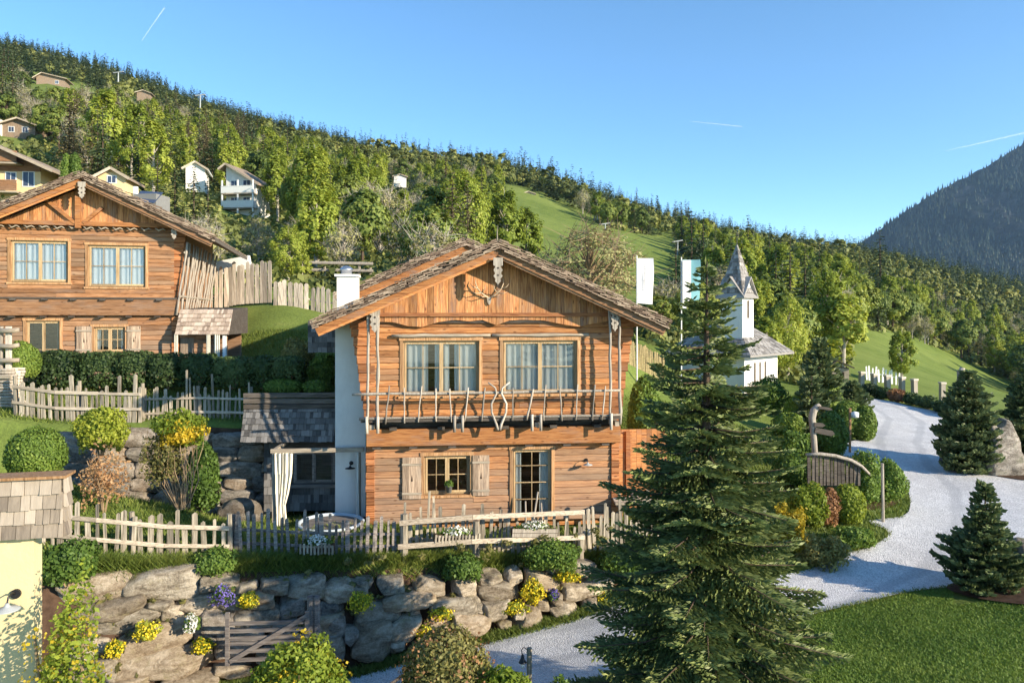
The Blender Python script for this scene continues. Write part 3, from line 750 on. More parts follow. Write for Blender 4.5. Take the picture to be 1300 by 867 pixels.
# side and back shell
s = MB()
for sx in (-1, 1):
    xx = sx*W; s.box(min(xx, xx-sx*.14), max(xx, xx-sx*.14), .14, 9.2, 0, zg+.5)
s.box(-W, W, 9.1, 9.25, 0, zg+.6); s.box(-W+.14, W-.14, .3, 9.0, zb-.1, zb); s.box(-W+.14, W-.14, 2.6, 2.7, .0, zg+.4); s.box(-W+.14, W-.14, .2, 9.0, -.2, 0.02)
s.build('side_wall', M['log_up'], ch)
gb = MB(); gb.prism([(-W, zg+.2), (W, zg+.2), (W, zr-abs(W-xr)*slope-.2), (xr, zr-.2), (-W, zr-abs(-W-xr)*slope-.2)], .0, .1)
gb.build('gable_backing', M['dark_x'], ch)
# flared corner log ends
for sx in (-1, 1):
    c = MB(); z = zb; top = zr-(W+.35)*slope-.12; n = 15; hh = (top-zb)/n
    for i in range(n):
        t = i/(n-1); fl = .10+.52*t**1.25; 
        x0_ = sx*(W-.12); x1_ = sx*(W+fl+U(-.015, .015))
        c.beam((x0_, .04, z+hh/2), (x1_, .04, z+hh/2), .34, hh-.008, ch=.03); z += hh
    c.build('flared_log_ends', M['red_end'], ch)
    c = MB(); z = 0; n = 12; hh = zb/n
    for i in range(n):
        c.beam((sx*(W-.10), .06, z+hh/2), (sx*(W+.13+U(-.02, .02)), .06, z+hh/2), .26, hh-.008, ch=.03); z += hh
    c.build('corner_log_ends', M['red_end'], ch)
# gable boards with wavy foot
YB = -.24
wave = [(470, 408), (500, 409), (518, 414), (536, 415), (556, 409), (577, 406), (596, 408), (612, 406), (630, 413), (646, 407), (662, 406), (690, 407), (715, 412), (735, 415), (752, 411), (775, 408), (800, 408)]
wx = [f.x(p[0], YB) for p in wave]; wz = [f.z(p[1], YB) for p in wave]
b = MB(); x = f.x(477, YB); xend = f.x(776, YB)
while x < xend-.03:
    bw = min(U(.15, .30), xend-x); xs = [x+.004, x+bw*.5, x+bw-.004]
    lo = [(q, float(np.interp(q, wx, wz))) for q in xs]; hi = [(q, zr-abs(q-xr)*slope-.30) for q in xs[::-1]]
    yy = YB-U(0, .012); b.prism(lo+hi, yy, YB+.04); x += bw
b.build('gable_boards', M['board_v'], ch)
b = MB(); b.box(f.x(477, YB)-.02, f.x(770, YB)+.05, YB-.07, YB-.013, f.z(402, YB), f.z(398, YB)+.02); b.build('gable_rail', M['red_end'], ch)
b = MB(); b.box(-W, W, YB+.041, -.0, zg+.05, zg+.2); b.build('gable_shelf', M['dark_x'], ch)
# windows, shutters, door
window(ch, *wL, -.12, curtains=((0, .34), (.40, .62), (.66, 1)), lintel='grey_x')
window(ch, *wR, -.12, curtains=((0, .5), (.52, 1)), lintel='grey_x')
window(ch, *wG, 0, curtains=(), fw=.06)
shutter(ch, f.x(511), f.x(535), f.z(630), f.z(578), -.035); shutter(ch, f.x(600), f.x(621), f.z(628), f.z(577), -.035)
window(ch, *dG, 0, cas=1, cols=2, rows=4, curtains=((0, .26), (.68, 1)), name='glazed_door', fw=.045)
barn_lamp(ch, f.x(744), 0, f.z(586), .9)
# interior back lighting absent: room is dark
# poles, balcony
YP = -.62
def stick(mb, x0, z0, x1, z1, y, r=.026, n=5, w=.018):
    pts = []
    for i in range(n+1):
        t = i/n; pts.append((x0+(x1-x0)*t+U(-w, w), y+U(-w, w)*.6, z0+(z1-z0)*t))
    mb.tube(pts, [r*U(.75, 1.2) for _ in pts], 6)
for px0, px1, pt, pb in ((468, 467, 394, 548), (479, 480, 396, 546), (774, 775, 392, 540), (786, 787, 392, 541)):
    q = MB(); stick(q, f.x(px1, YP), f.z(pb, YP), f.x(px0, YP), f.z(pt, YP)+.15, YP, .045, 9, .02); q.build('corner_pole', M['bleach'], ch, smooth=True)
bal = MB()
n = 14; xa, xb_ = f.x(447, YP), f.x(788, YP)
bal.tube([(xa+(xb_-xa)*i/n, YP-.03+U(-.02, .02), f.z(499, YP, 620)+U(-.015, .015)+i*.003) for i in range(n+1)], [U(.035, .05) for _ in range(n+1)], 7)
xa = f.x(456, YP)
bal.tube([(xa+(xb_-xa)*i/n, YP-.03+U(-.02, .02), f.z(529, YP, 620)+U(-.015, .015)) for i in range(n+1)], [U(.03, .045) for _ in range(n+1)], 7)
for cx_ in (303, 362, 415, 470, 520, 575, 632, 733, 842, 898, 953, 1010, 1045):
    px = 380+cx_*.369; dx = U(-.06, .06); stick(bal, f.x(px, YP)-dx, f.z(533+U(0, 3), YP), f.x(px, YP)+dx, f.z(493-U(0, 5), YP), YP-.085, .020, 5, .012)
stick(bal, f.x(668, YP), f.z(533, YP), f.x(677, YP), f.z(494, YP), YP-.09, .03)
# centre lozenge
cx_ = f.x(633, YP)
for sx in (-1, 1):
    pts = [(cx_+sx*.03, YP-.10, f.z(545, YP)), (cx_+sx*.07, YP-.10, f.z(538, YP)), (cx_+sx*.20, YP-.10, f.z(523, YP)), (cx_+sx*.21, YP-.10, f.z(512, YP)), (cx_+sx*.07, YP-.10, f.z(499, YP)), (cx_+sx*.10, YP-.10, f.z(492, YP)), (cx_+sx*.30, YP-.10, f.z(485, YP))]
    bal.tube(pts, [.035, .035, .03, .03, .03, .025, .02], 6)
for px in (466, 480, 577, 587, 675, 686, 775): bal.tube([(f.x(px, YP), YP-.10, f.z(547, YP)), (f.x(px, YP), YP-.10, f.z(526, YP))], .042, 7)
bal.build('balcony_railing', M['bleach'], ch, smooth=True)
fl = MB(); fl.box(f.x(458, YP), f.x(788, YP), YP-.04, .0, f.z(534, YP), f.z(531, YP)); fl.build('balcony_floor', M['dark_x'], ch)
for px in (473, 582, 680, 780):
    k = MB(); k.box(f.x(px, -.3)-.06, f.x(px, -.3)+.06, YP-.02, 0, f.z(541, -.3), f.z(535, -.3)); k.build('balcony_bracket', M['grey_x'], ch)
pendant(ch, f.x(632, YV), YV-.03, f.z(332, YV)+.1, .75, .26)
pendant(ch, f.x(475, YV), YV+.25, f.z(391, YV), .68, .28); pendant(ch, f.x(783, YV), YV+.25, f.z(390, YV), .68, .24)
for px in (632, 475, 783):     # purlins under the roof
    q = MB(); x_ = f.x(px, YV); zz = zr-abs(x_-xr)*slope-.42; q.box(x_-.09, x_+.09, YV+.26, 0, zz-.06, zz+.14); q.build('purlin', M['beam'], ch)
q = MB(); q.tube([(xr, YV+.1, zr+.05), (xr-.01, YV+.1, zr+.3), (xr+.01, YV+.1, zr+.52)], [.02, .014, .004], 6); q.build('finial', M['grey_v'], ch)
# chimney stack of white plaster on the shaded left side
xs0, xs1 = f.x(425.5, .9), f.x(459, .9); zc = f.z(352, .9)
c = MB(); c.box(xs0+.0, xs1+.12, .9, 2.4, 0, f.z(398, .9)); c.box(xs0+.04, f.x(453, .9), .95, 1.6, f.z(398, .9), zc); o = c.build('chimney', M['plaster'], ch)
c = MB(); c.box(xs0-.02, f.x(454.5, .9), .89, 1.66, zc, zc+.07); c.build('chimney_cap', M['plaster'], o)
c = MB(); xm = f.x(439.5, 1.2); c.lathe([(.16, 0), (.16, .12), (.20, .13), (.20, .16), (.17, .19), (.10, .25), (.001, .27)], (xm, 1.25, zc+.07), 16); c.build('cowl', M['metal'], o, smooth=True)
barn_lamp(ch, f.x(446, .9), .9, f.z(584, .9), 1.0)
# recessed entrance bay on the right side
e = MB(); bx0, bx1 = W+.30, W+1.9
x = bx0
while x < bx1: e.box(x, x+.155, 1.0+U(0, .012), 1.1, 0, f.z(548, 1)); x += .16
e.box(bx0-.3, bx0-.003, .2, 3.2, 0, f.z(548, 1))
e.build('entrance_bay', M['beam'], ch)
d = MB(); xd0, xd1 = f.x(777, .96), f.x(793, .96); d.box(xd0, xd1, .93, .985, .05, f.z(577, .96)); od = d.build('side_door', M['trim'], ch)
d = MB(); d.box(xd1-.09, xd1-.06, .90, .93, .95, 1.12); d.tube([(xd1-.075, .9, 1.06), (xd1-.17, .87, 1.06)], .012, 6); d.build('handle', M['dark_metal'], od)
q = MB(); q.box(xd1+.02, xd1+.16, .86, 1.0, 0, f.z(550, .96)); q.build('corner_post', M['red_end'], ch)
q = MB(); q0 = f(391, 447, 3.4); q1 = f(430, 408, 3.4); shingles(q, (q0[0], 3.39, q0[1]), (1, 0, 0), (0, 0, 1), 1.6, q1[1]-q0[1], .18, .13, .02); q.box(q0[0]+.02, -W, 3.4, 7, q0[1]+.02, q1[1]); q.build('eave_shade_box', M['shingle_dark'], ch)  # added dark shingled box standing in for the dark underside of the eave
# antlers
def antlers(fr, px, py, y, s):
    x, z = fr(px, py, y)
    m = MB()
    for sx in (-1, 1):
        main = [(0, 0, 0), (.10, -.05, .06), (.24, -.10, .16), (.36, -.12, .30), (.42, -.14, .46), (.40, -.12, .60)]
        m.tube([(x+sx*a*s, y+b_*s, z+c_*s) for a, b_, c_ in main], [.03*s, .028*s, .025*s, .022*s, .016*s, .005*s], 6)
        for t0, t1, t2 in (((.10, -.05, .06), (.22, -.20, .04), (.30, -.26, .12)), ((.24, -.10, .16), (.40, -.18, .14), (.52, -.2, .2)), ((.36, -.12, .30), (.5, -.18, .34), (.58, -.2, .44)), ((.24, -.1, .16), (.14, -.2, .28), (.12, -.2, .42))):
            m.tube([(x+sx*a*s, y+b_*s, z+c_*s) for a, b_, c_ in (t0, t1, t2)], [.02*s, .014*s, .004*s], 5)
    o = m.build('antlers', M['antler'], None, smooth=True)
    sk = MB(); sk.prism([(x-.07*s, z+.04*s), (x-.05*s, z-.12*s), (x, z-.20*s), (x+.05*s, z-.12*s), (x+.07*s, z+.04*s)], y-.04, y+.02); sk.build('skull_plate', M['bleach'], o)
    o.location = fr.loc; o.rotation_euler = (0, 0, fr.a)
    return o
o = antlers(FM, 621, 379, YB-.03, .95); tag(o, 'pale deer antlers mounted on the vertical gable boards of the central chalet', 'antlers')
# ------------------------------------------------------------------ left chalet (same builder's pattern, no balcony)
FL = Frame((222-CX)/F*28.8-3.52*math.cos(R(13)), 28.8-3.52*math.sin(R(13)), -2.5, 13)
lc = thing('wooden_chalet', 'log chalet at the left edge with braced gable and wide white-curtained windows', 'chalet', FL.loc, FL.a)
f = FL; YV = -.95; PXL = 103
def lz(py, y=0, px=150): return f(px, py, y)[1]
xr, zr = f(103, 221, YV); xe, ze = f(273, 302, YV); xl, zl = 2*xr-xe, ze; slope = (zr-ze)/(xe-xr)
roof_part(lc, xr, zr, xl, zl, xe, ze, YV, 9.0)
zb, zt = lz(401), lz(379); zg = lz(287)
wL = (f.x(15), f.x(88), lz(359), lz(308)); wR = (f.x(113), f.x(186), lz(364), lz(312))
wG = (f.x(119), f.x(159), lz(447), lz(415)); dG = (f.x(33), f.x(76), .12, lz(407))
g_ = MB(); logs(g_, -W-.6, W, 0, zb, 0, [(a-.09, b+.09, c-.1 if c > .3 else -1, d+.1) for a, b, c, d in (wG, dG)]); g_.build('ground_floor_wall', M['log_left'], lc)
u = MB(); logs(u, -W-.6, W, zt+.02, zg+.25, -.12, [(a-.09, b+.09, c-.1, d+.1) for a, b, c, d in (wL, wR)], rh=.165); u.build('upper_wall', M['log_left'], lc)
q = MB(); q.beam((-W-.7, -.08, (zb+zt)/2), (W+.1, -.08, (zb+zt)/2), .26, zt-zb-.02, ch=.02); q.build('floor_beam', M['log_left'], lc)
q = MB(); q.box(-W-.7, W+.12, -.26, -.0, zt-.025, zt+.03); q.build('drip_board', M['dark_x'], lc)
for px in (20, 60, 96, 133, 168, 204):
    q = MB(); q.box(f.x(px)-.10, f.x(px)+.10, -.32, 0, zt-.09, zt-.026); q.build('joist_end', M['dark_x'], lc)
    q = MB(); q.box(f.x(px)-.18, f.x(px)+.02, -.24, 0, zb-.055, zb-.004); q.build('joist_end', M['dark_x'], lc)
s = MB()
for sx in (-1, 1):
    xx = sx*W; s.box(min(xx, xx-sx*.14), max(xx, xx-sx*.14), .14, 8.8, 0, zg+.3)
s.box(-W, W, 8.7, 8.8, 0, zg+.4); s.box(-W+.14, W-.14, 2.6, 2.7, 0, zg); s.box(-W+.14, W-.14, .2, 8.6, zb-.1, zb); s.build('side_wall', M['log_left'], lc)
gb = MB(); gb.prism([(-W, zg+.2), (W, zg+.2), (W, zr-abs(W-xr)*slope-.2), (xr, zr-.2), (-W, zr-abs(-W-xr)*slope-.2)], .0, .1); gb.build('gable_backing', M['dark_x'], lc)
b = MB(); x = -W
while x < W-.03:
    bw = min(U(.12, .22), W-x); xs = [x+.004, x+bw-.004]; lo = [(q_, zg+.03) for q_ in xs]; hi = [(q_, zr-abs(q_-xr)*slope-.30) for q_ in xs[::-1]]
    yy = YB-U(0, .012); b.prism(lo+hi, yy, YB+.04); x += bw
b.build('gable_boards', M['board_v'], lc)
b = MB(); b.beam((-W, YB-.06, zg+.02), (W+.05, YB-.06, zg+.02), .12, .16); b.build('gable_rail', M['beam'], lc)
# little carved valance under the rail
for k in range(13):
    xx = -W+.4+k*.5; q = MB(); q.tube([(xx, YB-.03, zg-.08), (xx+.12, YB-.05, zg-.17+U(-.02, .02)), (xx+.26, YB-.03, zg-.10), (xx+.36, YB-.03, zg-.16)], [.025, .035, .03, .015], 6); q.build('valance_scroll', M['grey_x'], lc, smooth=True)
xp = f.x(103); q = MB(); q.box(xp-.09, xp+.09, YB-.16, YB-.02, zg-.15, zr-.3); q.build('king_post', M['beam'], lc)
for pa, pb in (((57, 252), (97, 284)), ((131, 264), (107, 284))):
    a = f(*pa, YB); b_ = f(*pb, YB); q = MB(); q.beam((a[0], YB-.08, a[1]), (b_[0], YB-.08, b_[1]), .11, .13, up=(0, 1, 0)); q.build('brace', M['beam'], lc)
window(lc, *wL, -.12, curtains=((0, .5), (.5, 1)), cmat='flag_w'); window(lc, *wR, -.12, curtains=((0, 1),), cmat='flag_w')
window(lc, *wG, 0, curtains=((.0, .2), (.8, 1)), fw=.06)
window(lc, *dG, 0, cas=2, cols=1, rows=2, curtains=((.85, 1),), name='glazed_door', fw=.05)
shutter(lc, f.x(97.5), f.x(117), lz(448), lz(414), -.035); shutter(lc, f.x(162), f.x(179), lz(448), lz(414), -.035)
c = MB(); z = 0; hh = zb/12
for i in range(12): c.beam((W-.10, .06, z+hh/2), (W+.15+U(-.02, .02), .06, z+hh/2), .26, hh-.008, ch=.03); z += hh
c.build('corner_log_ends', M['red_end'], lc)
c = MB(); z = zb; hh = (zg+.1-zb)/15
for i in range(15): c.beam((W-.12, .04, z+hh/2), (W+.06+.4*(i/14)**1.3+U(-.015, .015), .04, z+hh/2), .30, hh-.008, ch=.03); z += hh
c.build('flared_log_ends', M['red_end'], lc)
ztop = lz(312, 0, 250)
for k in range(13):      # leaning pole screen along the side balcony
    yy = -.25+k*.55; q = MB(); stick(q, W+.16+U(-.03, .03), lz(400), W+.52+U(-.06, .06), min(ztop+.1, zr-(W+.55-xr)*slope-.2), yy, .045, 7, .03); q.build('balcony_pole', M['bleach'], lc, smooth=True)
q = MB(); q.tube([(W+.25, -.3, zb+.75), (W+.25, 7, zb+.75)], .05, 6); q.build('balcony_rail', M['grey_x'], lc)
q = MB(); q.tube([(W+.42, -.3, ztop-.3), (W+.42, 7, ztop-.3)], .05, 6); q.build('balcony_rail', M['grey_x'], lc)
pendant(lc, f.x(104.5, YV), YV-.03, lz(233, YV, 104)+.05, .62, .26); pendant(lc, f.x(219, YV), YV+.3, lz(283, YV, 218), .6, .24)

# ------------------------------------------------------------------ shingled side porch of the left chalet
FP = Frame(at(222, 400, 28.2).x, 28.2, -2.5, 4)
pz = lambda py: FP(256, py, 0)[1]
pc = thing('shingled_porch', 'small shingled porch with white curtains between left chalet and grassy bank', 'porch', FP.loc, FP.a)
x0, x1 = FP.x(222), FP.x(290.5)
s = MB(); shingles(s, (x0, 0, pz(425)), (1, 0, 0), (0, .55, 1), x1-x0, (pz(393)-pz(425))*1.14, .19, .12, .03); s.build('roof_shingles', M['shingle_warm'], pc)
s = MB(); s.prism([(0.03, pz(425)), (.60, pz(393)), (2.6, pz(393)+.1), (2.6, pz(425))], x0+.02, x1-.02, Matrix(((0, 1, 0, 0), (1, 0, 0, 0), (0, 0, 1, 0), (0, 0, 0, 1)))); s.build('roof', M['dark_x'], pc)
s = MB(); logs(s, x0+.2, x1-.25, 0, pz(425), .55, [(FP.x(228, .55), FP.x(246, .55), -1, pz(429))], rh=.18); s.build('wall', M['log_left'], pc); s = MB(); s.box(x0+.2, x1-.25, 2.4, 2.5, 0, pz(425)); s.build('back_wall', M['log_left'], pc)
s = MB(); s.box(FP.x(228.5, .55), FP.x(245.5, .55), .6, .66, 0, pz(429.5)); o = s.build('door', M['board_grey'], pc); o['label'] = 'grey panelled door in the shade of the porch'
for px in (291-9, ):
    s = MB(); s.box(FP.x(px), FP.x(px+4), .05, .17, 0, pz(426)); s.build('post', M['enamel'], pc)
for pxa, pxb, lab in ((221, 226, 'narrow white curtain leaning at the left end of the shingled porch'), (262, 267, 'white curtain drawn tight in the middle of the shingled porch'), (272, 279, 'white curtain at the right end of the shingled porch')):
    s = MB(); curtain_sheet(s, FP.x(pxa), FP.x(pxb), -.02, .3, pz(424), .03, 3); s.v = s.v
    o = s.build('porch_curtain', M['cloth'], None, smooth=True); o.location = FP.loc; o.rotation_euler = (0, 0, FP.a); tag(o, lab, 'curtain', 'curtains of the upper porch')

# ------------------------------------------------------------------ shingled bath shed left of the main chalet, in shade
FS = Frame(at(310, 400, 22.6).x, 22.6, -6.0, 2)
sz = lambda py, y=0: FS(370, py, y)[1]
sh = thing('shingled_shed', 'low shed with grey shingled front roof beside the white chimney wall', 'shed', FS.loc, FS.a)
x0, x1 = FS.x(310), FS.x(427)
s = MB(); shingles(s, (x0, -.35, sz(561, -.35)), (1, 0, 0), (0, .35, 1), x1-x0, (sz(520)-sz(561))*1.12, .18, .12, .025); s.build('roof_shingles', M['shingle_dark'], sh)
MX = Matrix(((0, 1, 0, 0), (1, 0, 0, 0), (0, 0, 1, 0), (0, 0, 0, 1)))
s = MB(); s.prism([(-.32, sz(561, -.35)), (.05, sz(519)), (2.4, sz(519)), (2.4, sz(561))], x0+.02, x1-.02, MX); s.build('roof', M['dark_x'], sh)
s = MB()
for k in range(3): s.beam((x0, -.02+U(-.02, .02), sz(516)+k*.17), (x1, -.02+U(-.03, .03), sz(516)+k*.17+U(-.03, .03)), .10, .15, ch=.02)
s.build('parapet_logs', M['dark_x'], sh)
xw = FS.x(334)
s = MB(); s.box(xw, x1, .12, 2.3, 0, sz(561)+.1); s.build('wall', M['dark_x'], sh)
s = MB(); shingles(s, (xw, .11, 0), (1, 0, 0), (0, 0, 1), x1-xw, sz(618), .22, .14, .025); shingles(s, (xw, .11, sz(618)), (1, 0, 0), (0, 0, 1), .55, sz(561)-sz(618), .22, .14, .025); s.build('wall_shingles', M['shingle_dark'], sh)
window(sh, FS.x(372), FS.x(424), sz(614), sz(573), .0, cas=2, cols=1, rows=1, curtains=(), mat='gate', trim=False)
s = MB(); s.box(FS.x(368), FS.x(427), -.06, .1, sz(619), sz(615)); s.build('window_sill', M['gate'], sh)

# pergola with beam, and its curtain
FPg = Frame(at(345, 400, 21.3).x, 21.3, -5.95, 3)
gzp = lambda py: FPg(400, py, 0)[1]
pg = thing('pergola', 'dark timber pergola frame over the hot tub beside the main chalet', 'pergola', FPg.loc, FPg.a)
s = MB(); s.beam((FPg.x(344), 0, gzp(572)), (FPg.x(462), 0, gzp(571)), .12, .12, ch=.01); s.build('beam', M['grey_x'], pg)
s = MB(); s.box(FPg.x(346), FPg.x(350), -.05, .05, 0, gzp(575)); s.build('post', M['bleach'], pg)
s = MB(); s.box(FPg.x(455), FPg.x(458), -.05, .05, 0, gzp(575)); s.build('post', M['grey_v'], pg)
s = MB(); s.beam((FPg.x(348), .07, gzp(572)), (FPg.x(348), 1.5, gzp(572)), .1, .1); s.build('beam', M['grey_x'], pg)
def bunched(name, fr, pts, y, mat, waves, lab, cat, grp=None, amp=.05):
    """curtain given by (z, x_left, x_right) rows"""
    m = MB(); n = waves*8; rows = []
    for zc_, a, b in pts:
        rows.append([(a+(b-a)*i/n+.3*amp*math.sin(i*1.1), y+math.sin(i/n*waves*2*math.pi+zc_)*amp*(.4+.6*(b-a)), zc_) for i in range(n+1)])
    for r0, r1 in zip(rows[:-1], rows[1:]): m.strip(r1, r0)
    o = m.build(name, mat, None, smooth=True); o.location = fr.loc; o.rotation_euler = (0, 0, fr.a); return tag(o, lab, cat, grp)
X = FPg.x
bunched('curtain', FPg, [(gzp(574), X(349), X(372)), (gzp(600), X(349.5), X(371)), (gzp(625), X(350), X(367)), (gzp(640), X(351), X(363)), (gzp(650), X(351), X(364)), (gzp(666), X(350), X(366))], -.07, M['cloth'], 5, 'cream curtain gathered at the left post of the pergola by the hot tub', 'curtain', amp=.09)
bunched('curtain', FPg, [(gzp(574), X(452), X(456)), (gzp(620), X(452), X(456)), (gzp(655), X(453), X(457))], -.07, M['curtain'], 2, 'thin grey curtain hanging in shade against the white chimney wall', 'curtain', amp=.04)

# hot tub
p = at(416, 664, 21.6); pzt = (HY-654)/F*21.4
ht = thing('hot_tub', 'round white-rimmed hot tub half hidden behind the picket fence', 'hot tub', (at(420, 660, 20.75).x, 20.75, -5.95))
m = MB(); h = pzt+5.95
m.lathe([(.86, 0), (.86, h-.05)], n=28); m.build('wooden_side', M['gate'], ht)
m = MB(); m.lathe([(.88, h-.06), (.92, h-.05), (.93, h), (.90, h+.02), (.84, h+.015), (.80, h-.18), (.001, h-.2)], n=32); m.build('tub_rim', M['tub'], ht, smooth=True)
m = MB(); m.lathe([(.001, h-.08), (.815, h-.08), (.815, h-.085), (.001, h-.085)], n=32); m.build('water', M['water'], ht)
for k, (px, hh) in enumerate(((436, .42), (447, .33))):
    m = MB(); q = at(px, 660, 22.3); m.tube([(q.x, q.y, -5.9), (q.x, q.y, pzt-.0+hh*.6), (q.x+.12, q.y-.05, pzt+hh*.62)], [.03, .028, .02], 7); o = m.build('tap_column', M['gate'], None, smooth=True, origin=(q.x, q.y, -5.9))
    tag(o, ['left wooden spout column behind the hot tub', 'right wooden spout column behind the hot tub, next to the chalet corner'][k], 'spout')

# ------------------------------------------------------------------ cream porch building with shingled parapet at the lower left
FB = Frame(at(80, 400, 7.4).x, 7.4, gz(-4.4, 10)-.3, 13)
bz = lambda py, y=0: FB(45, py, y)[1]
pb = thing('porch_building', 'corner of a cream plastered building with a shingled parapet at bottom left', 'building', FB.loc, FB.a)
xl_ = -4.0
m = MB(); m.box(xl_, -.01, .03, .24, bz(684), bz(608)); m.build('parapet', M['dark_x'], pb)
m = MB(); shingles(m, (xl_, .03, bz(683)), (1, 0, 0), (0, 0, 1), -xl_-.005, bz(609)-bz(683), .155, .095, .018, .014, 0, .016)
shingles(m, (-.008, .03, bz(683)), (0, 1, 0), (0, 0, 1), .2, bz(609)-bz(683), .155, .095, .018, .014, 0, .016); m.build('parapet_shingles', M['shingle_parapet'], pb)
m = MB(); m.box(xl_, .03, -.02, .27, bz(608.5), bz(605)); m.build('coping', M['trim'], pb)
m = MB(); m.box(xl_, FB.x(43, .12), .12, .33, -1.0, bz(684)); m.build('wall', M['plaster_cream'], pb)
barn_lamp(pb, FB.x(21, .12), .12, bz(751, .12), .78)

# ------------------------------------------------------------------ stacked wood and log post at the left edge
p = on(8, 24.6)
ls = thing('log_stack', 'stack of thin split logs at the left end of the upper picket fence', 'log stack', (p.x, p.y, p.z))
for r_ in range(13):
    m = MB()
    for k in range(3): m.tube([(-.55+U(-.05, .05), -.2+k*.2, .06+r_*.1), (0, -.2+k*.2+U(-.03, .03), .06+r_*.1+U(-.015, .015)), (.45+U(-.06, .06), -.2+k*.2, .06+r_*.1)], [U(.04, .055)]*3, 6)
    m.build('split_log', M['bleach'], ls, smooth=True)
m = MB(); z0 = at(8, 478, 24.4).z-p.z
m.box(-.6, .35, -.3, .3, z0-.05, z0+.05); m.build('capping_board', M['grey_x'], ls)
q = thing('log_post', 'short crossed-log post standing on the capped wood stack', 'post', (p.x-.05, p.y, p.z+z0+.05))
m = MB(); m.box(-.22, -.08, -.06, .06, 0, 1.6); m.box(.06, .2, -.06, .06, 0, 1.6); m.build('upright', M['bleach'], q)
for zz in (.45, .95, 1.45): m = MB(); m.tube([(-.5, -.1, zz), (.3, -.14, zz+U(-.03, .03)), (.55, -.12, zz+.04)], [.09, .08, .07], 8); m.build('cross_log', M['grey_x'], q, smooth=True)

# ------------------------------------------------------------------ chapel
FC = Frame(at(945, 400, 44).x, 44, -5.6, -44)
chp = thing('chapel', 'small white chapel with a pointed shingled spire behind the big spruce', 'chapel', FC.loc, FC.a)
# local: +x runs toward lower right of picture along left face; origin = near corner, left face spans x -L..0 at y=0; right face runs along +y at x=0
Ln, Wn = 4.3, 4.5
zt_ = (HY-447)/F*44+5.6
m = MB(); m.box(-Ln, 0, 0, Wn, -1, zt_)
m.build('nave_wall', M['plaster'], chp)
zrd = (HY-403)/F*46+5.6
ov = .75; e = MB()
R0 = [(-Ln-ov, -ov), (ov, -ov), (ov, Wn+ov), (-Ln-ov, Wn+ov)]
ze_ = zt_-.15
ridge = [(-Ln/2, 1.2, zrd), (-Ln/2, Wn-1.6, zrd)]
# bell-cast hipped roof: a steep upper and a flatter lower skirt
mid = [(-Ln+.35, .45), (-.35, .45), (-.35, Wn-.6), (-Ln+.35, Wn-.6)]; zm = ze_+(zrd-ze_)*.52
vs_ = [(x, y, ze_) for x, y in R0]+[(x, y, zm-.12) for x, y in mid]+ridge+[(x, y, ze_-.12) for x, y in R0]
e.add(vs_, [(0, 1, 5, 4), (1, 2, 6, 5), (2, 3, 7, 6), (3, 0, 4, 7), (4, 5, 8), (5, 6, 9, 8), (6, 7, 9), (7, 4, 8, 9), (0, 3, 2, 1)][:8]+[(10, 13, 12, 11), (0, 10, 11, 1), (1, 11, 12, 2), (2, 12, 13, 3), (3, 13, 10, 0)])
ro = e.build('roof', M['shingle_blue'], chp)
def roof_shingle_face(mb, a, b, c, d, rowh=.3, colw=.22):
    """shingle courses on quad a,b (eave) c,d (top)"""
    a, b, c, d = map(Vector, (a, b, c, d)); n = max(2, int(((d-a).length)/rowh)); N = (b-a).cross(d-a).normalized()
    for i in range(n):
        l0 = a.lerp(d, i/n); r0 = b.lerp(c, i/n); l1 = a.lerp(d, min(1, (i+1.15)/n)); r1 = b.lerp(c, min(1, (i+1.15)/n)); k = max(1, int((r0-l0).length/colw))
        for j in range(k):
            t0, t1 = j/k+.004, (j+1)/k-.004; th = U(.02, .05)
            p0, p1, p2, p3 = l0.lerp(r0, t0), l0.lerp(r0, t1), l1.lerp(r1, t1), l1.lerp(r1, t0)
            mb.add([p0, p1, p2, p3, p0+N*th, p1+N*th, p2+N*.006, p3+N*.006], [(4, 5, 6, 7), (0, 1, 5, 4), (1, 2, 6, 5), (3, 0, 4, 7)])
e = MB()
for q4 in ((0, 1, 5, 4), (1, 2, 6, 5), (3, 0, 4, 7)): roof_shingle_face(e, *[vs_[i] for i in q4])
for q4 in ((4, 5, 8, 8), (5, 6, 9, 8), (7, 4, 8, 9)): roof_shingle_face(e, *[vs_[i] for i in q4])
e.build('shingle_cover', M['shingle_blue'], ro)
# tower
tx, ty = -1.75, .35; ts = 1.45
def tz(py): return (HY-py)/F*45.2+5.6
m = MB(); m.box(tx, tx+ts, ty, ty+ts, zt_, tz(372)); tz0 = tz(372); gzt = tz(357)
for yy in (ty-.002, ty+ts+.002-.06): m.prism([(tx, tz0), (tx+ts, tz0), (tx+ts/2, gzt+.1)], yy, yy+.06)
MXY = Matrix(((0, 1, 0, 0), (1, 0, 0, 0), (0, 0, 1, 0), (0, 0, 0, 1)))
for xx in (tx-.002, tx+ts-.058): m.prism([(ty, tz0), (ty+ts, tz0), (ty+ts/2, gzt+.1)], xx, xx+.06, MXY)
m.build('tower_wall', M['plaster'], chp)
m = MB(); tcx, tcy = tx+ts/2, ty+ts/2; o_ = .22
for a, b in (((tx-o_, ty-o_), (tcx, ty-o_)), ((tx+ts+o_, ty-o_), (tcx, ty-o_))):
    m.add([(a[0], ty-o_, tz0-.25), (tcx, ty-o_, gzt+.28), (tcx, ty+ts+o_, gzt+.28), (a[0], ty+ts+o_, tz0-.25), (a[0], ty-o_, tz0-.33), (tcx, ty-o_, gzt+.20), (tcx, ty+ts+o_, gzt+.20), (a[0], ty+ts+o_, tz0-.33)], [(0, 1, 2, 3), (4, 7, 6, 5), (0, 4, 5, 1), (2, 6, 7, 3), (0, 3, 7, 4)])
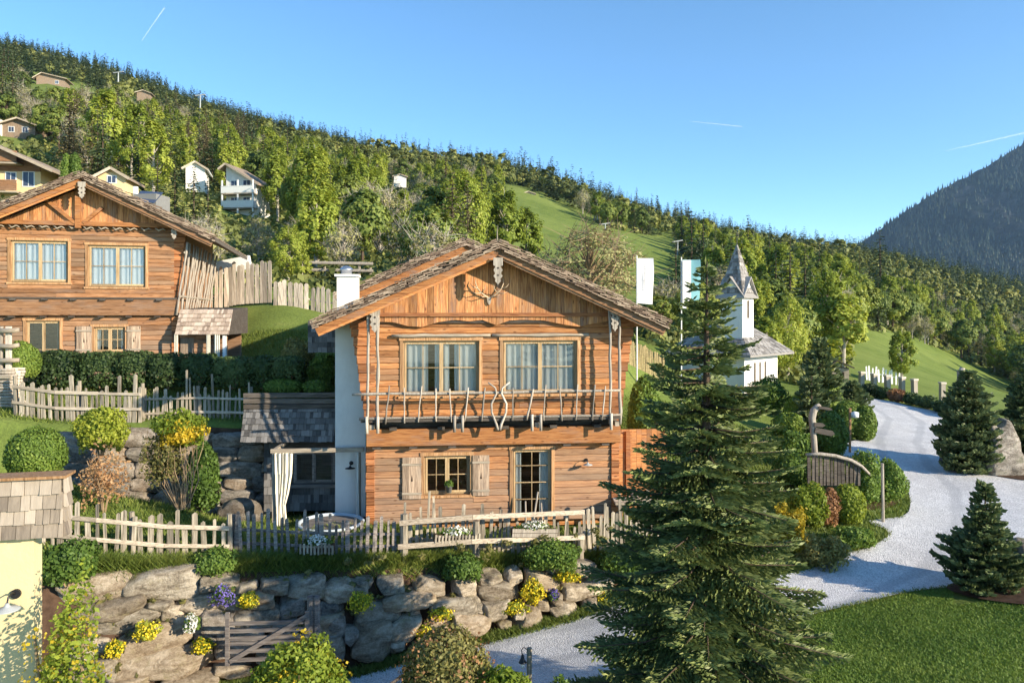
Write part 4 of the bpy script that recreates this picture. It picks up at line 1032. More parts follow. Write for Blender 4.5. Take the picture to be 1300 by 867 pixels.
for yy in (ty-o_, ty+ts+o_):
    m.add([(tx-o_+.01, yy, tz0-.255), (tx-o_+.01, tcy, gzt+.275), (tx+ts+o_-.01, tcy, gzt+.275), (tx+ts+o_-.01, yy, tz0-.255), (tx-o_+.01, yy, tz0-.335), (tx-o_+.01, tcy, gzt+.195), (tx+ts+o_-.01, tcy, gzt+.195), (tx+ts+o_-.01, yy, tz0-.335)], [(0, 1, 2, 3), (4, 7, 6, 5), (0, 4, 5, 1), (2, 6, 7, 3), (0, 3, 7, 4)])
m.build('gablet_roof', M['shingle_blue'], chp)
m = MB(); apex = Vector((tcx, tcy, tz(309))); bs = ts/2+.06; zb_ = tz(374)+.1
cor = [Vector((tcx+sx*bs, tcy+sy*bs, zb_)) for sx, sy in ((-1, -1), (1, -1), (1, 1), (-1, 1))]
for i in range(4): m.add([cor[i], cor[(i+1) % 4], apex], [(0, 1, 2)]); roof_shingle_face(m, cor[i], cor[(i+1) % 4], apex, apex, .24, .16)
so_ = m.build('spire', M['shingle_blue'], chp)
m = MB(); m.tube([apex-Vector((0, 0, .1)), apex+Vector((0, 0, .75))], [.03, .02], 6); m.tube([apex+Vector((-.16, 0, .5)), apex+Vector((.16, 0, .5))], .018, 6); m.build('cross', M['dark_metal'], so_)
def slit(x, y, z, w_, h_, nm='slit_window', axis='y'):
    m = MB()
    n = 5; arch = [(-w_/2, 0), (w_/2, 0), (w_/2, h_-w_/2)]+[(w_/2*math.cos(math.pi*k/n), h_-w_/2+w_/2*math.sin(math.pi*k/n)) for k in range(1, n)]+[(-w_/2, h_-w_/2)]
    if axis == 'x': m.prism([(y+a, z+b) for a, b in arch], x+.0, x+.012, MXY)
    else: m.prism([(x+a, z+b) for a, b in arch], y-.012, y)
    m.build(nm, M['dark_in'], chp)
slit(tx+ts+.001, ty+ts*.5, tz(404), .22, 1.1, 'belfry_window', 'x')
for yy in (1.35, 2.05, 2.75): slit(.001, yy, (HY-488)/F*45+5.6, .20, 1.35, 'slit_window', 'x')
m = MB(); m.box(0.0, .5, .8, 3.4, (HY-492)/F*45+5.35, (HY-492)/F*45+5.45); m.build('ledge', M['grey_x'], chp)

# ------------------------------------------------------------------ houses on the hillside
def hill_house(lab, cat, px, Y, yaw, wm, dm, zb_py, zt_py, ridge_m, wallmat, roofmat='shingle', wins=(), balc=(), ov=.9, base=2.5, name='house', gx=0.0, upper=None, asym=0.0):
    """gable faces the camera; wm width, dm depth, wall from ground pixel zb_py to eave pixel zt_py, ridge_m above the eave"""
    p = at(px, zb_py, Y); fr = Frame(p.x, p.y, p.z, yaw); h = at(px, zt_py, Y).z-p.z
    t = thing(name, lab, cat, fr.loc, fr.a); w2 = wm/2
    m = MB(); m.prism([(-w2, -base), (w2, -base), (w2, h), (gx, h+ridge_m*(1-abs(gx)/w2*0)), (-w2, h+asym)], 0, dm); m.build('wall', M[wallmat], t)
    if upper:
        zc_ = h*upper[0]; m = MB(); m.prism([(-w2-.02, zc_), (w2+.02, zc_), (w2+.02, h), (gx, h+ridge_m), (-w2-.02, h+asym)], -.10, 0); m.build('gable_cladding', M[upper[1]], t)
    sl_r = ridge_m/(w2-gx); sl_l = (ridge_m-asym)/(w2+gx); zr_ = h+ridge_m+.12
    roof_o = MB()
    xe_, ze2 = w2+ov, zr_-sl_r*(w2+ov-gx); xl_2, zl2 = -w2-ov, zr_-sl_l*(w2+ov+gx)
    roof_o.prism([(gx, zr_), (xe_, ze2), (xe_, ze2-.22), (gx, zr_-.22)], -ov, dm+ov); roof_o.prism([(gx-.001, zr_-.22), (xl_2, zl2-.22), (xl_2, zl2), (gx-.001, zr_)], -ov, dm+ov)
    ro = roof_o.build('roof', M[roofmat], t)
    b = MB(); b.beam((gx, -ov-.03, zr_-.12), (xe_, -ov-.03, ze2-.12), .05, .26, up=(0, 0, 1)); b.beam((gx, -ov-.034, zr_-.12), (xl_2, -ov-.034, zl2-.12), .05, .26, up=(0, 0, 1)); b.build('verge_board', M['grey_x'], ro)
    for x_, z_, w_, h_ in wins:
        m = MB(); m.box(x_-w_/2, x_+w_/2, -.05, -.005, z_, z_+h_); wo = m.build('window', M['enamel'], t)
        m = MB(); m.box(x_-w_/2+.09, x_-.03, -.06, -.051, z_+.09, z_+h_-.09); m.box(x_+.03, x_+w_/2-.09, -.06, -.051, z_+.09, z_+h_-.09); m.build('pane', M['solar'], wo)
    for x0_, x1_, z_, mt in balc:
        m = MB(); m.box(x0_, x1_, -1.3, -.01, z_-.15, z_); bo = m.build('balcony', M['grey_x'], t)
        m = MB(); m.box(x0_, x1_, -1.35, -1.27, z_+.05, z_+.95)
        m.box(x0_-.02, x1_+.02, -1.38, -1.24, z_+.951, z_+1.03); m.build('balustrade', M[mt], bo)
    return t, fr, h
t, fr, h = hill_house('large cream house with wood-clad gable and long balcony, above the left chalet', 'house', -18, 70, 8, 9.6, 10, 262, 208, 2.2, 'plaster_yellow', wins=[(-2.6, 2.3, 1.1, 1.1), (2.2, 2.3, 1.0, 1.0), (3.75, 1.9, 1.1, 1.5), (-.3, 2.2, 1.1, 1.2), (2.0, -.6, 1.1, 1.2), (3.7, -.6, 1, 1.2)], balc=[(-4.8, 3.3, 1.3, 'log_left'), (-4.8, 3.3, 4.0, 'log_left')], ov=1.9, upper=(.84, 'log_left'))
hill_house('tiny cream arched gable just above the left chalet ridge', 'house', 142, 72, 10, 2.5, 4, 245, 224, .75, 'plaster_yellow', ov=.45, wins=[(0, .9, .9, .8)])
t, fr, h = hill_house('white hillside house with two stacked white balconies and a sloping grey roof', 'house', 306, 105, -10, 4.6, 4, 270, 232, 2.6, 'plaster', ov=.8, gx=-2.0, wins=[(-1, 3.0, 1.2, 1.6), (.9, 3.0, 1.2, 1.6), (-1, .9, 1.2, 1.3), (.9, .9, 1.2, 1.3)], balc=[(-2.3, 2.6, .5, 'enamel'), (-2.3, 2.6, 2.55, 'enamel')], asym=2.4)
for x_ in (-2.2, .2, 2.5):
    m = MB(); m.box(x_-.09, x_+.09, -1.3, -1.12, -2.2, 4.4); m.build('balcony_post', M['enamel'], t)
hill_house('white roofed wing poking out left of the white balcony house', 'house wing', 248, 108, 16, 2.6, 5, 222, 213, .8, 'plaster', 'enamel', ov=.5)
t, fr, h = hill_house('brown timber house with a gable roof high on the left hillside', 'house', 24, 128, 8, 5.2, 7, 172, 158, .95, 'board_grey', ov=.8, wins=[(-1.2, .5, 1, 1), (1, .5, 1, 1)])
m = MB(); m.box(-3.8, -2.65, -.3, 4, -1.5, h+.6); m.build('white_annex', M['plaster'], t)
hill_house('long brown barn on the small meadow at the upper left', 'barn', 64, 255, 14, 8.6, 6, 107, 99, 1.3, 'board_grey', ov=1.0, gx=-2.5, wins=[(2, .2, 1.2, 1.2)])
hill_house('far pale roofed cabin among dark conifers near the skyline', 'cabin', 182, 300, 10, 5, 4, 121, 118, .9, 'board_grey', ov=.8, name='cabin')
hill_house('small grey field barn at the top edge of the long meadow', 'barn', 671, 262, 0, 4.5, 4, 250, 246, .8, 'grey_x', ov=.4)
hill_house('small pale cabin on the forest edge below the central skyline', 'cabin', 508, 230, 10, 3.8, 3, 228, 224, .6, 'plaster', ov=.5, name='cabin')
# shed with solar panel
p = at(184, 262, 60); t = thing('solar_shed', 'small flat shed with a blue-grey solar panel behind the left chalet roof', 'shed', p, R(-6))
h = at(184, 243, 60).z-p.z
m = MB(); m.box(-.95, .95, 0, 2, -1.5, h-.2); m.build('wall', M['pot'], t)
m = MB(); m.add([(-.95, -.3, h-.75), (1.0, -.3, h-.95), (1.0, .9, h+.05), (-.95, .9, h+.2), (-.95, -.3, h-.82), (1.0, -.3, h-1.02), (1.0, .9, h-.02), (-.95, .9, h+.13)], [(0, 1, 2, 3), (4, 7, 6, 5), (0, 4, 5, 1), (1, 5, 6, 2), (2, 6, 7, 3), (3, 7, 4, 0)]); m.build('solar_panel', M['solar'], t)
m = MB(); m.box(-1.15, -.9, .2, .5, 0, h+.45); m.build('flue', M['enamel'], t)
# ski-lift pylons
for px, pb_, pt_, Y, lab in ((150, 101, 92, 330, 'smallest grey lift pylon near the upper left skyline'), (254, 137, 121, 300, 'taller lift pylon with a wide cross-arm on the left skyline forest'), (768, 297, 284, 210, 'pale lift pylon standing on the long sunny meadow'), (860, 318, 306, 190, 'pale lift pylon at the right end of the meadow')):
    p = at(px, pb_+6, Y); h = at(px, pt_, Y).z-p.z; t = thing('lift_pylon', lab, 'lift pylon', p, R(U(-10, 10)), 'ski lift pylons on the slope'); k = Y/300
    m = MB(); m.tube([(0, 0, 0), (.1, 0, h)], [.32*k, .2*k], 8); m.build('mast', M['steel'], t)
    m = MB(); m.beam((-2.2*k, 0, h-.3), (2.2*k, 0, h+.2), .35*k, .35*k); m.build('cross_arm', M['steel'], t)
    for sx in (-1, 1): m = MB(); m.beam((sx*2.1*k, -1, h-.4), (sx*2.1*k, 1, h-.4), .3*k, .3*k); m.build('wheel_train', M['dark_metal'], t)

# flags
for px0, px1, pt_, pb_, Y, mt, lab, pole_py in ((808, 826.5, 328, 385, 33, 'flag_w', 'white vertical banner flag with faint grey script, right of the main roof', 470), (864.5, 886, 330, 392, 33.5, 'flag_t', 'teal and white vertical banner flag partly behind the spruce top', 480)):
    b0 = on((px0+.5), Y); t = thing('banner_flag', lab, 'flag', b0, 0)
    zt2 = at(px0, pt_, Y).z-b0.z; zb2 = at(px0, pb_, Y).z-b0.z; wd = (px1-px0)/F*Y
    m = MB(); m.tube([(0, 0, 0), (0, 0, zt2+.12)], [.035, .025], 8); m.build('pole', M['enamel'], t)
    m = MB(); n = 14
    def fp(i, j): 
        a = i/6; b = j/n; return (.03+wd*a+.05*a*math.sin(b*3+1)+.06*b*a, -.03+.07*math.sin(a*4+b*5)*a, zt2-(zt2-zb2)*b-.05*a*b)
    vs0 = [fp(i, j) for j in range(n+1) for i in range(7)]; vs1 = [(x, y+.008, z) for x, y, z in vs0]; nn = 7*(n+1)
    qs = [(j*7+i, (j+1)*7+i, (j+1)*7+i+1, j*7+i+1) for j in range(n) for i in range(6)]
    m.add(vs0+vs1, qs+[tuple(nn+k for k in q[::-1]) for q in qs]); cl = m.build('banner', M[mt], t, smooth=True)
    # faint lettering running up the banner
    m = MB(); hh = zt2-zb2; xc = .03+wd*(.45 if mt == 'flag_w' else .34); zz = zb2+hh*.3; ww = wd*(.16 if mt == 'flag_w' else .22)
    while zz < zb2+hh*.88:
        k = U(.5, 1)*ww; st = .10 if mt == 'flag_w' else .2
        m.tube([(xc-k*.5, -.10, zz), (xc+k*.5, -.10, zz+U(-.02, .02)), (xc+k*.4, -.10, zz+st*.45), (xc-k*.3, -.10, zz+st*.5)], .009 if mt == 'flag_w' else .016, 4); zz += st
    m.build('banner_lettering', M['ink'], cl)
    if mt == 'flag_t':
        m = MB(); m.box(.035, .03+wd*.5, -.105+.0, -.085, zb2+.02, zt2-.02); m.build('white_edge', M['flag_w'], t)
# ------------------------------------------------------------------ boulder retaining walls
from mathutils import noise as mn
def boulder_mesh(sx, sy, sz, seed, p=4.5, n=12):
    g = np.linspace(-1, 1, n+1); A, B = np.meshgrid(g, g); A = A.ravel(); B = B.ravel(); o = np.ones_like(A)
    V = []; Q = []; base = np.arange((n+1)**2).reshape(n+1, n+1)
    q = np.stack([base[:-1, :-1], base[:-1, 1:], base[1:, 1:], base[1:, :-1]], -1).reshape(-1, 4)
    faces = [(A, B, o), (B, A, -o), (o, A, B), (-o, B, A), (B, o, A), (A, -o, B)]
    for k, fc in enumerate(faces): V.append(np.stack(fc, -1)); Q.append(q+k*len(A))
    V = np.concatenate(V); Q = np.concatenate(Q)
    key = {}; rem = np.zeros(len(V), int); out = []
    for i, v_ in enumerate(np.round(V, 4)):
        t = tuple(v_+0.0)
        if t not in key: key[t] = len(out); out.append(V[i])
        rem[i] = key[t]
    V = np.array(out); Q = rem[Q]
    nrm = (np.abs(V)**p).sum(1)**(1/p); V = V/nrm[:, None]
    rs = np.random.default_rng(seed); off = rs.uniform(-50, 50, 3)
    # chopped facets
    for _ in range(11):
        d = rs.normal(size=3); d /= np.linalg.norm(d); c = rs.uniform(.90, 1.2); k = V@d; m_ = k > c; V[m_] -= np.outer((k[m_]-c)*.95, d)
    V = V*np.array([sx, sy, sz])/2
    s0 = (sx+sz)/2
    for i in range(len(V)):
        q_ = Vector(V[i]+off); dn = mn.noise(q_*1.7/s0)*.06*s0+mn.noise(q_*6)*.03+mn.noise(q_*15)*.016
        V[i] *= 1+dn/max(.2, np.linalg.norm(V[i]))
    return mesh_np('boulder', V, Q, smooth=False)
def boulder(parent, c, sx, sy, sz, ang=0, rz=0, mat='rock', seed=None, p=4.5, name='boulder'):
    o = link(name, boulder_mesh(sx, sy, sz, seed if seed is not None else rnd.randrange(10**6), p), M[mat], parent, c)
    o.rotation_euler = (U(-.05, .05), -R(ang), rz); return o

ST5 = [(360,305,255,92,3),(615,290,265,112,2),(830,285,135,55,-4),(925,310,85,42,10),(1030,300,105,50,-3),(1145,308,140,84,2),(1265,318,115,70,0),(420,385,250,74,7),(475,435,255,84,9),(650,405,85,70,-8),
 (740,370,155,70,10),(872,350,100,52,0),(975,345,105,64,0),(1095,375,105,68,8),(580,500,300,112,11),(775,490,80,44,0),(817,430,155,84,-5),(340,540,140,84,5),(385,615,135,94,2),(625,590,335,104,6),(960,420,165,92,0),
 (900,500,180,100,4),(1240,380,85,50,0),(1240,440,105,80,0),(1245,525,105,92,-4),(1060,470,105,84,0),(470,662,225,44,3),(720,650,205,54,3),(870,615,135,54,0),(1040,560,150,90,5),(1130,640,150,60,0),(280,655,110,60,0),(600,365,110,36,3),(250,330,60,60,0)]
ST6 = [(60,320,155,66,-2),(225,295,98,50,0),(365,305,120,58,-3),(494,300,86,68,3),(590,270,84,36,0),(680,268,60,44,10),(790,283,138,64,-12),(930,240,112,60,-5),(825,240,54,44,0),(290,348,200,60,-3),(465,372,198,70,3),
 (618,318,170,64,0),(185,402,195,84,-4),(305,392,54,36,0),(280,455,135,88,25),(150,500,150,138,0),(403,450,84,66,-8),(520,440,142,80,-4),(615,385,115,64,3),(735,430,122,88,12),(860,395,108,74,-20),(942,320,165,60,3),(1090,355,115,50,0),
 (967,380,62,80,0),(835,340,46,44,0),(640,445,54,46,0),(20,440,64,80,0),(20,380,54,42,0),(18,525,68,84,0),(75,480,55,64,0),(245,525,60,46,0),(460,478,64,56,0),(855,435,40,24,0),(782,362,54,54,0),(1160,360,105,44,0),(125,290,64,30,0),
 (1010,290,90,50,4),(545,385,50,40,0),(350,520,90,50,0),(700,390,50,40,0)]
def wallY(px, lean=0.0): return 18.43/(1-.3226*(px-CX)/F)+lean
bw = thing('boulder_wall', 'long retaining wall of big tan boulders below the lower picket fence', 'stone wall', (-3.5, 17.3, gz(-3.5, 16.6)))
b0 = Vector(bw.location)
for (lst, ox, oy) in ((ST5, 0, 640), (ST6, 420, 640)):
    for cx, cy, w_, h_, an in lst:
        px, py = ox+cx*.3385, oy+cy*.3385
        t = np.clip((850-(px-200)*.14-py)/110, 0, 1.1); Y = wallY(px, .0+.55*t); c = at(px, py, Y); k = Y/F*.3385
        boulder(bw, c+Vector((0, U(-.07, .07), 0))-b0, w_*k*.99, U(.6, .8), h_*k*1.02, an, R(17)+U(-.06, .06), 'rock_grey' if (px > 255 and px < 470 and py > 765 and rnd.random() < .7) else 'rock', p=U(7, 14))  # grey copy of the stone paints the shade on this lower stretch
m = MB(); lo = []; mid = []; hi = []
for px in range(20, 840, 12):
    Y = wallY(px); x = (px-CX)/F*Y; zl_ = gz(x, Y-.5)-.2; zh = gz(x, Y+1.2)-.04
    lo.append((x, Y-.12, zl_)); mid.append((x, Y+.16, (zl_+zh)/2)); hi.append((x, Y+.62, zh-.10))
m.strip(lo, mid); m.strip(mid, hi); m.build('earth_fill', M['soil'], bw).location = -b0
# dark upper wall
uw = thing('boulder_wall', 'shaded dark stone wall behind the yellow shrub below the upper picket fence', 'stone wall', (-11, 23, gz(-11, 22)))
b1 = Vector(uw.location); cnt = 0
for r_ in range(6):
    px = 60+U(0, 20)
    while px < 345:
        Y = 22.75+(px-60)/280*.55; wpx = U(26, 62)*(1.15 if r_ < 2 else .9); hpx = U(17, 22); py = 652-r_*19-U(-2, 2)
        x = (px+wpx/2-CX)/F*Y; zt2 = gz(x, Y+1.6)
        c = at(px+wpx/2, py, Y+r_*.07)
        if c.z < zt2+.05 and cnt < 75:
            boulder(uw, c-b1, wpx/F*Y*1.02, .55, hpx/F*Y*1.08, U(-4, 4), R(3), 'rock_grey', p=5); cnt += 1
        px += wpx
m = MB(); lo = []; hi = []
for px in range(40, 360, 12):
    Y = 22.75+(px-60)/280*.55; x = (px-CX)/F*Y; lo.append((x, Y+.2, gz(x, Y-.5)-.2)); hi.append((x, Y+.55, gz(x, Y+1.2)-.25))
m.strip(lo, hi); m.build('earth_fill', M['soil'], uw).location = -b1
c = at(305, 652, 22.2); o = boulder(None, c, 1.25, .8, .9, 8, 0, 'rock_grey', p=2.6); tag(o, 'rounded dark boulder at the foot of the shaded wall by the shed', 'boulder')
# standing stones at right
c = on(1272, 28.6); o = boulder(None, c+Vector((0, 0, .95)), 1.45, .9, 2.3, 3, .2, 'rock_grey', seed=5, p=5, name='standing_rock'); tag(o, 'tall weathered silver-grey rock standing between the two road-side pines', 'rock')
for v_ in o.data.vertices:
    k = 1-max(0, v_.co.z+.4)*.22; v_.co.x = v_.co.x*k+.07*math.sin(v_.co.z*5+v_.co.y*4); v_.co.y *= k; v_.co.z += .16*math.sin(v_.co.x*9)*(v_.co.z > .5)
c = on(1297, 18.3); o = boulder(None, c+Vector((0.1, 0, .45)), .95, .8, 1.45, -14, .1, 'rock_grey', seed=9, p=3, name='standing_rock'); tag(o, 'smooth grey rock beside the small dark pine at the right edge', 'rock')

# ------------------------------------------------------------------ fences
def fence(name, lab, pts, h=(.8, 1.0), sp=.16, w=(.05, .10), th=.03, rails=(.35, .75), post_every=2.2, post_h=1.15, mat='grey_v', rmat='grey_x', off=0.0, tall=0.0, rail_w=.075, rot=True, yoff=0.0, rz0=0, back=True, leanr=.05):
    """picket fence along ground polyline pts [(x,y)]"""
    P = [Vector((p[0], p[1], 0)) for p in pts]; seg = [(P[i+1]-P[i]).length for i in range(len(P)-1)]; Lt = sum(seg)
    def pos(d):
        for i, s_ in enumerate(seg):
            if d <= s_ or i == len(seg)-1:
                t = d/s_; p = P[i].lerp(P[i+1], t); dr = (P[i+1]-P[i]).normalized(); return Vector((p.x, p.y, gz(p.x, p.y)+off)), dr
            d -= s_
    o0, _ = pos(0); t = thing(name, lab, 'fence', o0)
    m = MB(); d = sp*.5
    while d < Lt:
        p, dr = pos(d); p = p-o0; N = Vector((dr.y, -dr.x, 0)); hh = U(*h)+(U(.25, .5)*(rnd.random() < tall)); ww = U(*w); lean = U(-leanr, leanr)
        n0 = N*.04+N*U(-.006, .012)
        prof = [(-ww/2, 0), (ww/2, 0), (ww/2*U(.8, 1.05)+lean*hh*.5, hh*.55), (ww/2*U(.75, 1)+lean*hh, hh-ww*.3), (lean*hh+U(-.01, .01), hh), (-ww/2*U(.75, 1)+lean*hh, hh-ww*.35), (-ww/2*U(.8, 1.05)+lean*hh*.5, hh*.5)]
        k = len(prof); vs = [p+n0+dr*a+Vector((0, 0, b-.08)) for a, b in prof]+[p+n0+N*th*U(.8, 1.4)+dr*a+Vector((0, 0, b-.08)) for a, b in prof]
        m.add(vs, [tuple(range(k))[::-1], tuple(range(k, 2*k))]+[(i, (i+1) % k, k+(i+1) % k, k+i) for i in range(k)])
        d += sp*U(.8, 1.25)
    m.build('palings', M[mat], t)
    for rh in rails:
        m = MB(); n = max(2, int(Lt/1.2)); q = [pos(Lt*i/n) for i in range(n+1)]; zs = [U(-.02, .02) for _ in q]
        side = 1 if not back else -1
        for i in range(n):
            a = q[i][0]-o0; b = q[i+1][0]-o0; N = Vector((q[i][1].y, -q[i][1].x, 0)); N2 = Vector((q[i+1][1].y, -q[i+1][1].x, 0))
            m.beam(a+N*(.005 if back else .10)+Vector((0, 0, rh+zs[i])), b+N2*(.005 if back else .10)+Vector((0, 0, rh+zs[i+1])), .045, rail_w*U(.85, 1.15), ch=.012)
        m.build('rail', M[rmat], t)
    if post_every:
        n = max(1, round(Lt/post_every))
        for i in range(n+1):
            p, dr = pos(Lt*i/n*.998); N = Vector((dr.y, -dr.x, 0)); p = p-o0-N*.07
            m = MB(); m.tube([p+Vector((0, 0, -.2)), p+Vector((U(-.02, .02), 0, post_h*.5)), p+Vector((U(-.03, .03), 0, post_h*U(.95, 1.05)))], [.075, .07, .06], 8, wob=.08); m.build('post', M[mat], t)
    return t
def xy(px, Y): return ((px-CX)/F*Y, Y)
fence('picket_fence', 'lower left picket fence section with pale flat rails, beside the shingled parapet', [xy(40, 16.75), xy(160, 17.0), xy(292, 17.5)], h=(.82, 1.22), sp=.19, w=(.06, .14), rails=(.28, .72), post_every=2.4, post_h=1.0, tall=.1, rail_w=.10, back=False)
fence('picket_fence', 'middle section of rough dense palings in front of the hot tub', [xy(296, 17.7), xy(400, 18.0), xy(470, 18.3), xy(512, 18.5)], h=(.92, 1.28), sp=.145, w=(.06, .115), rails=(.3, .62), post_every=2.6, post_h=.9, tall=.02, mat='gate', rmat='gate')  # darker grey timber stands in for the shade on this section
fence('picket_fence', 'section of upright palings directly in front of the central chalet wall', [xy(510, 19.1), xy(640, 19.4), xy(742, 19.7)], h=(.9, 1.35), sp=.13, w=(.055, .11), rails=(.3,), post_every=0, tall=.12)
fence('picket_fence', 'right-hand fence of tight palings running behind the big spruce', [xy(740, 20.0), xy(800, 20.2), xy(850, 20.6)], h=(1.0, 1.45), sp=.115, w=(.06, .11), rails=(.35, .8), post_every=0, tall=.1)
# rail barrier with two long pale planks in front of the middle
rb = thing('rail_fence', 'two long pale sloping planks on short posts in front of the chalet palings', 'fence', on(506, 18.3)); o0 = Vector(rb.location)
for (a, b) in (((507, 664), (742, 650)), ((505, 694), (742, 682))):
    m = MB(); A_ = at(*a, 18.2)-o0; B_ = at(*b, 19.35)-o0
    m.beam(A_, A_.lerp(B_, .38)+Vector((0, 0, .04)), .05, .13, ch=.01); m.beam(A_.lerp(B_, .382)+Vector((0, 0, .04)), B_, .05, .12, ch=.01); m.build('plank', M['grey_x'], rb)
for px, Y in ((513, 18.33), (604, 18.75), (737, 19.42)):
    p = on(px, Y)-o0; m = MB(); m.tube([p-Vector((0, 0, .2)), p+Vector((0, 0, 1.18))], [.10, .085], 8, wob=.1); m.build('post', M['grey_v'], rb)
fence('picket_fence', 'upper picket fence with bleached palings along the garden terrace', [xy(18, 24.0), xy(100, 24.0), xy(180, 23.9)], h=(1.0, 1.3), sp=.175, w=(.06, .15), rails=(.45, .95), post_every=2.3, post_h=1.3, tall=.1, rail_w=.10, back=False, off=-.05)
fence('picket_fence', 'continuation of the upper fence sloping down toward the shingled shed', [xy(182, 24.1), xy(240, 24.2), xy(318, 24.4)], h=(.9, 1.3), sp=.14, w=(.05, .11), rails=(.3, .75), post_every=2.0, post_h=1.15, tall=.2, back=False, off=-.12)
fence('paling_fence', 'tall bleached paling screen on the bank right of the left chalet', [xy(248, 37.2), xy(300, 37.2), xy(345, 37.0)], h=(1.95, 2.2), sp=.24, w=(.17, .24), th=.05, rails=(.7, 1.3), post_every=0, mat='bleach', rmat='bleach', tall=.0, off=.2, leanr=.015)
fence('paling_fence', 'lower run of pale round palings on the bank left of the chimney', [xy(347, 37.0), xy(400, 37.0), xy(440, 36.8)], h=(1.2, 1.4), sp=.26, w=(.17, .24), th=.06, rails=(.5,), post_every=0, mat='bleach', rmat='bleach', tall=.0, off=.0, leanr=.015)
m = MB(); a = on(256, 38.6); b = on(318, 38.6); m.beam(a-a+Vector((0, 0, 1.6)), b-a+Vector((0, 0, 1.7)), .25, .7); o = m.build('concrete_wall', M['plaster'], None, origin=None); o.location = a; tag(o, 'pale concrete wall edge showing above the tall paling screen', 'wall')
# log guard rail higher on the slope
t = thing('guard_rail', 'low log guard rail crossing the bushes above the paling fence', 'guard rail', on(388, 52)); o0 = Vector(t.location)
for px in (390, 412, 434, 456, 470):
    p = on(px, 52)-o0; m = MB(); m.tube([p-Vector((0, 0, .3)), p+Vector((0, 0, 1.6))], .10, 6); m.build('post', M['grey_v'], t)
a = on(386, 52)-o0; b = on(474, 52)-o0
for zz in (1.0, 1.5): m = MB(); m.tube([a+Vector((0, -.15, zz)), b+Vector((0, -.15, zz))], .11, 6); m.build('rail', M['bleach'], t)

# gate leaning at the foot of the wall
gt = thing('field_gate', 'weathered grey bar gate with diagonal brace before the boulder wall', 'gate', at(288, 845, 15.75)); o0 = Vector(gt.location)
YG = 15.75
def gp(x, y, dy=0): return at(640*0+x*.3385, 640+y*.3385, YG+dy)-o0
for (y0, y1) in ((447, 440), (476, 465), (504, 492), (522, 512), (552, 540), (585, 572)):
    m = MB(); m.beam(gp(850, y0), gp(1160, y1), .04, .075); m.build('bar', M['gate'], gt)
m = MB(); m.beam(gp(862, 590, -.05), gp(1150, 418, -.05), .04, .09); m.build('brace', M['gate'], gt)
m = MB(); m.beam(gp(853, 604, -.02), gp(853, 405, -.02), .08, .06, up=(0, 1, 0)); m.build('stile', M['gate'], gt)
m = MB(); m.beam(gp(1152, 520, -.02), gp(1152, 400, -.02), .08, .06, up=(0, 1, 0)); m.build('stile', M['gate'], gt)
for xx, yt in ((1166, 345), (1187, 345)): m = MB(); m.tube([gp(xx, 640, .15), gp(xx, yt, .15)], [.09, .085], 8, wob=.06); m.build('gate_post', M['gate'], gt)

# flower boxes on the fences
def petals(parent, cx, cy, cz, rx, ry, rz, n, size, mat, name='flowers', green=None, gn=0):
    rs = rng; d = rs.normal(size=(n, 3)); d /= np.linalg.norm(d, axis=1)[:, None]; d[:, 2] = np.abs(d[:, 2])
    P = d*np.array([rx, ry, rz])*rs.uniform(.75, 1.05, (n, 1))+np.array([cx, cy, cz])
    V, Q = quads(P, d*.7+rs.normal(size=(n, 3))*.4, size, 1.0); return link(name, mesh_np(name, V, Q), L[mat], parent)
def quads(P, N, size, aspect=1.6, jitter=.35, up=None):
    n = len(P); rs = rng; N = N/(np.linalg.norm(N, axis=1)[:, None]+1e-9)
    t = rs.normal(size=(n, 3)) if up is None else up+rs.normal(size=(n, 3))*.25
    A = np.cross(N, t); A /= np.linalg.norm(A, axis=1)[:, None]+1e-9; B = np.cross(N, A)
    s_ = size*rs.uniform(1-jitter, 1+jitter, (n, 1)); a = A*s_*.5; b = B*s_*.5*aspect
    V = np.stack([P-b, P+a-b*.1, P+b, P-a-b*.1], 1).reshape(-1, 3); Q = np.arange(4*n).reshape(n, 4); return V, Q
def flower_box(lab, px0, px1, py, Y, mat='grey_x', slats=True, h=.2, fl='fl_white', Y1=None):
    Y1 = Y1 or Y; A_ = at(px0, py, Y); B_ = at(px1, py, Y1); t = thing('flower_box', lab, 'flower box', A_); w_ = (B_-A_).length; t.rotation_euler = (0, -math.asin((B_.z-A_.z)/w_), math.atan2(B_.y-A_.y, B_.x-A_.x))
    m = MB(); m.box(0, w_, -.09, .09, .01, h*.9); m.build('trough', M['soil'], t)
    if slats:
        x = 0; m = MB()
        while x < w_: m.box(x, x+.045, -.13, -.10, -.02+U(-.03, .02), h+U(-.02, .05)); x += .085
        m.build('slats', M['grey_v'], t); m = MB(); m.box(0, w_, -.10, -.092, h*.6, h*.9); m.build('front_rail', M['grey_x'], t)
    else:
        for z0 in (0, h*.55): m = MB(); m.box(0, w_, -.12, -.10, z0, z0+h*.48); m.build('front_plank', M['bleach'], t)
    petals(t, w_*.5, 0, h*.95, w_*.46, .14, .16, 260, .05, 'mid', 'leaves')
    petals(t, w_*(.5 if fl == 'fl_white' else .4), -.03, h*1.05, w_*.30, .14, .20, 220, .045, fl, 'blossoms'); return t
flower_box('slatted flower box with a white bouquet on the fence before the hot tub', 382, 424, 700, 17.75)
flower_box('slatted flower box with small pale blossoms near the chalet corner', 551, 607, 686, 18.5, Y1=18.8, h=.17)
flower_box('smooth plank flower box full of white flowers under the glazed door', 649, 706, 680, 18.95, slats=False, h=.2, Y1=19.2)
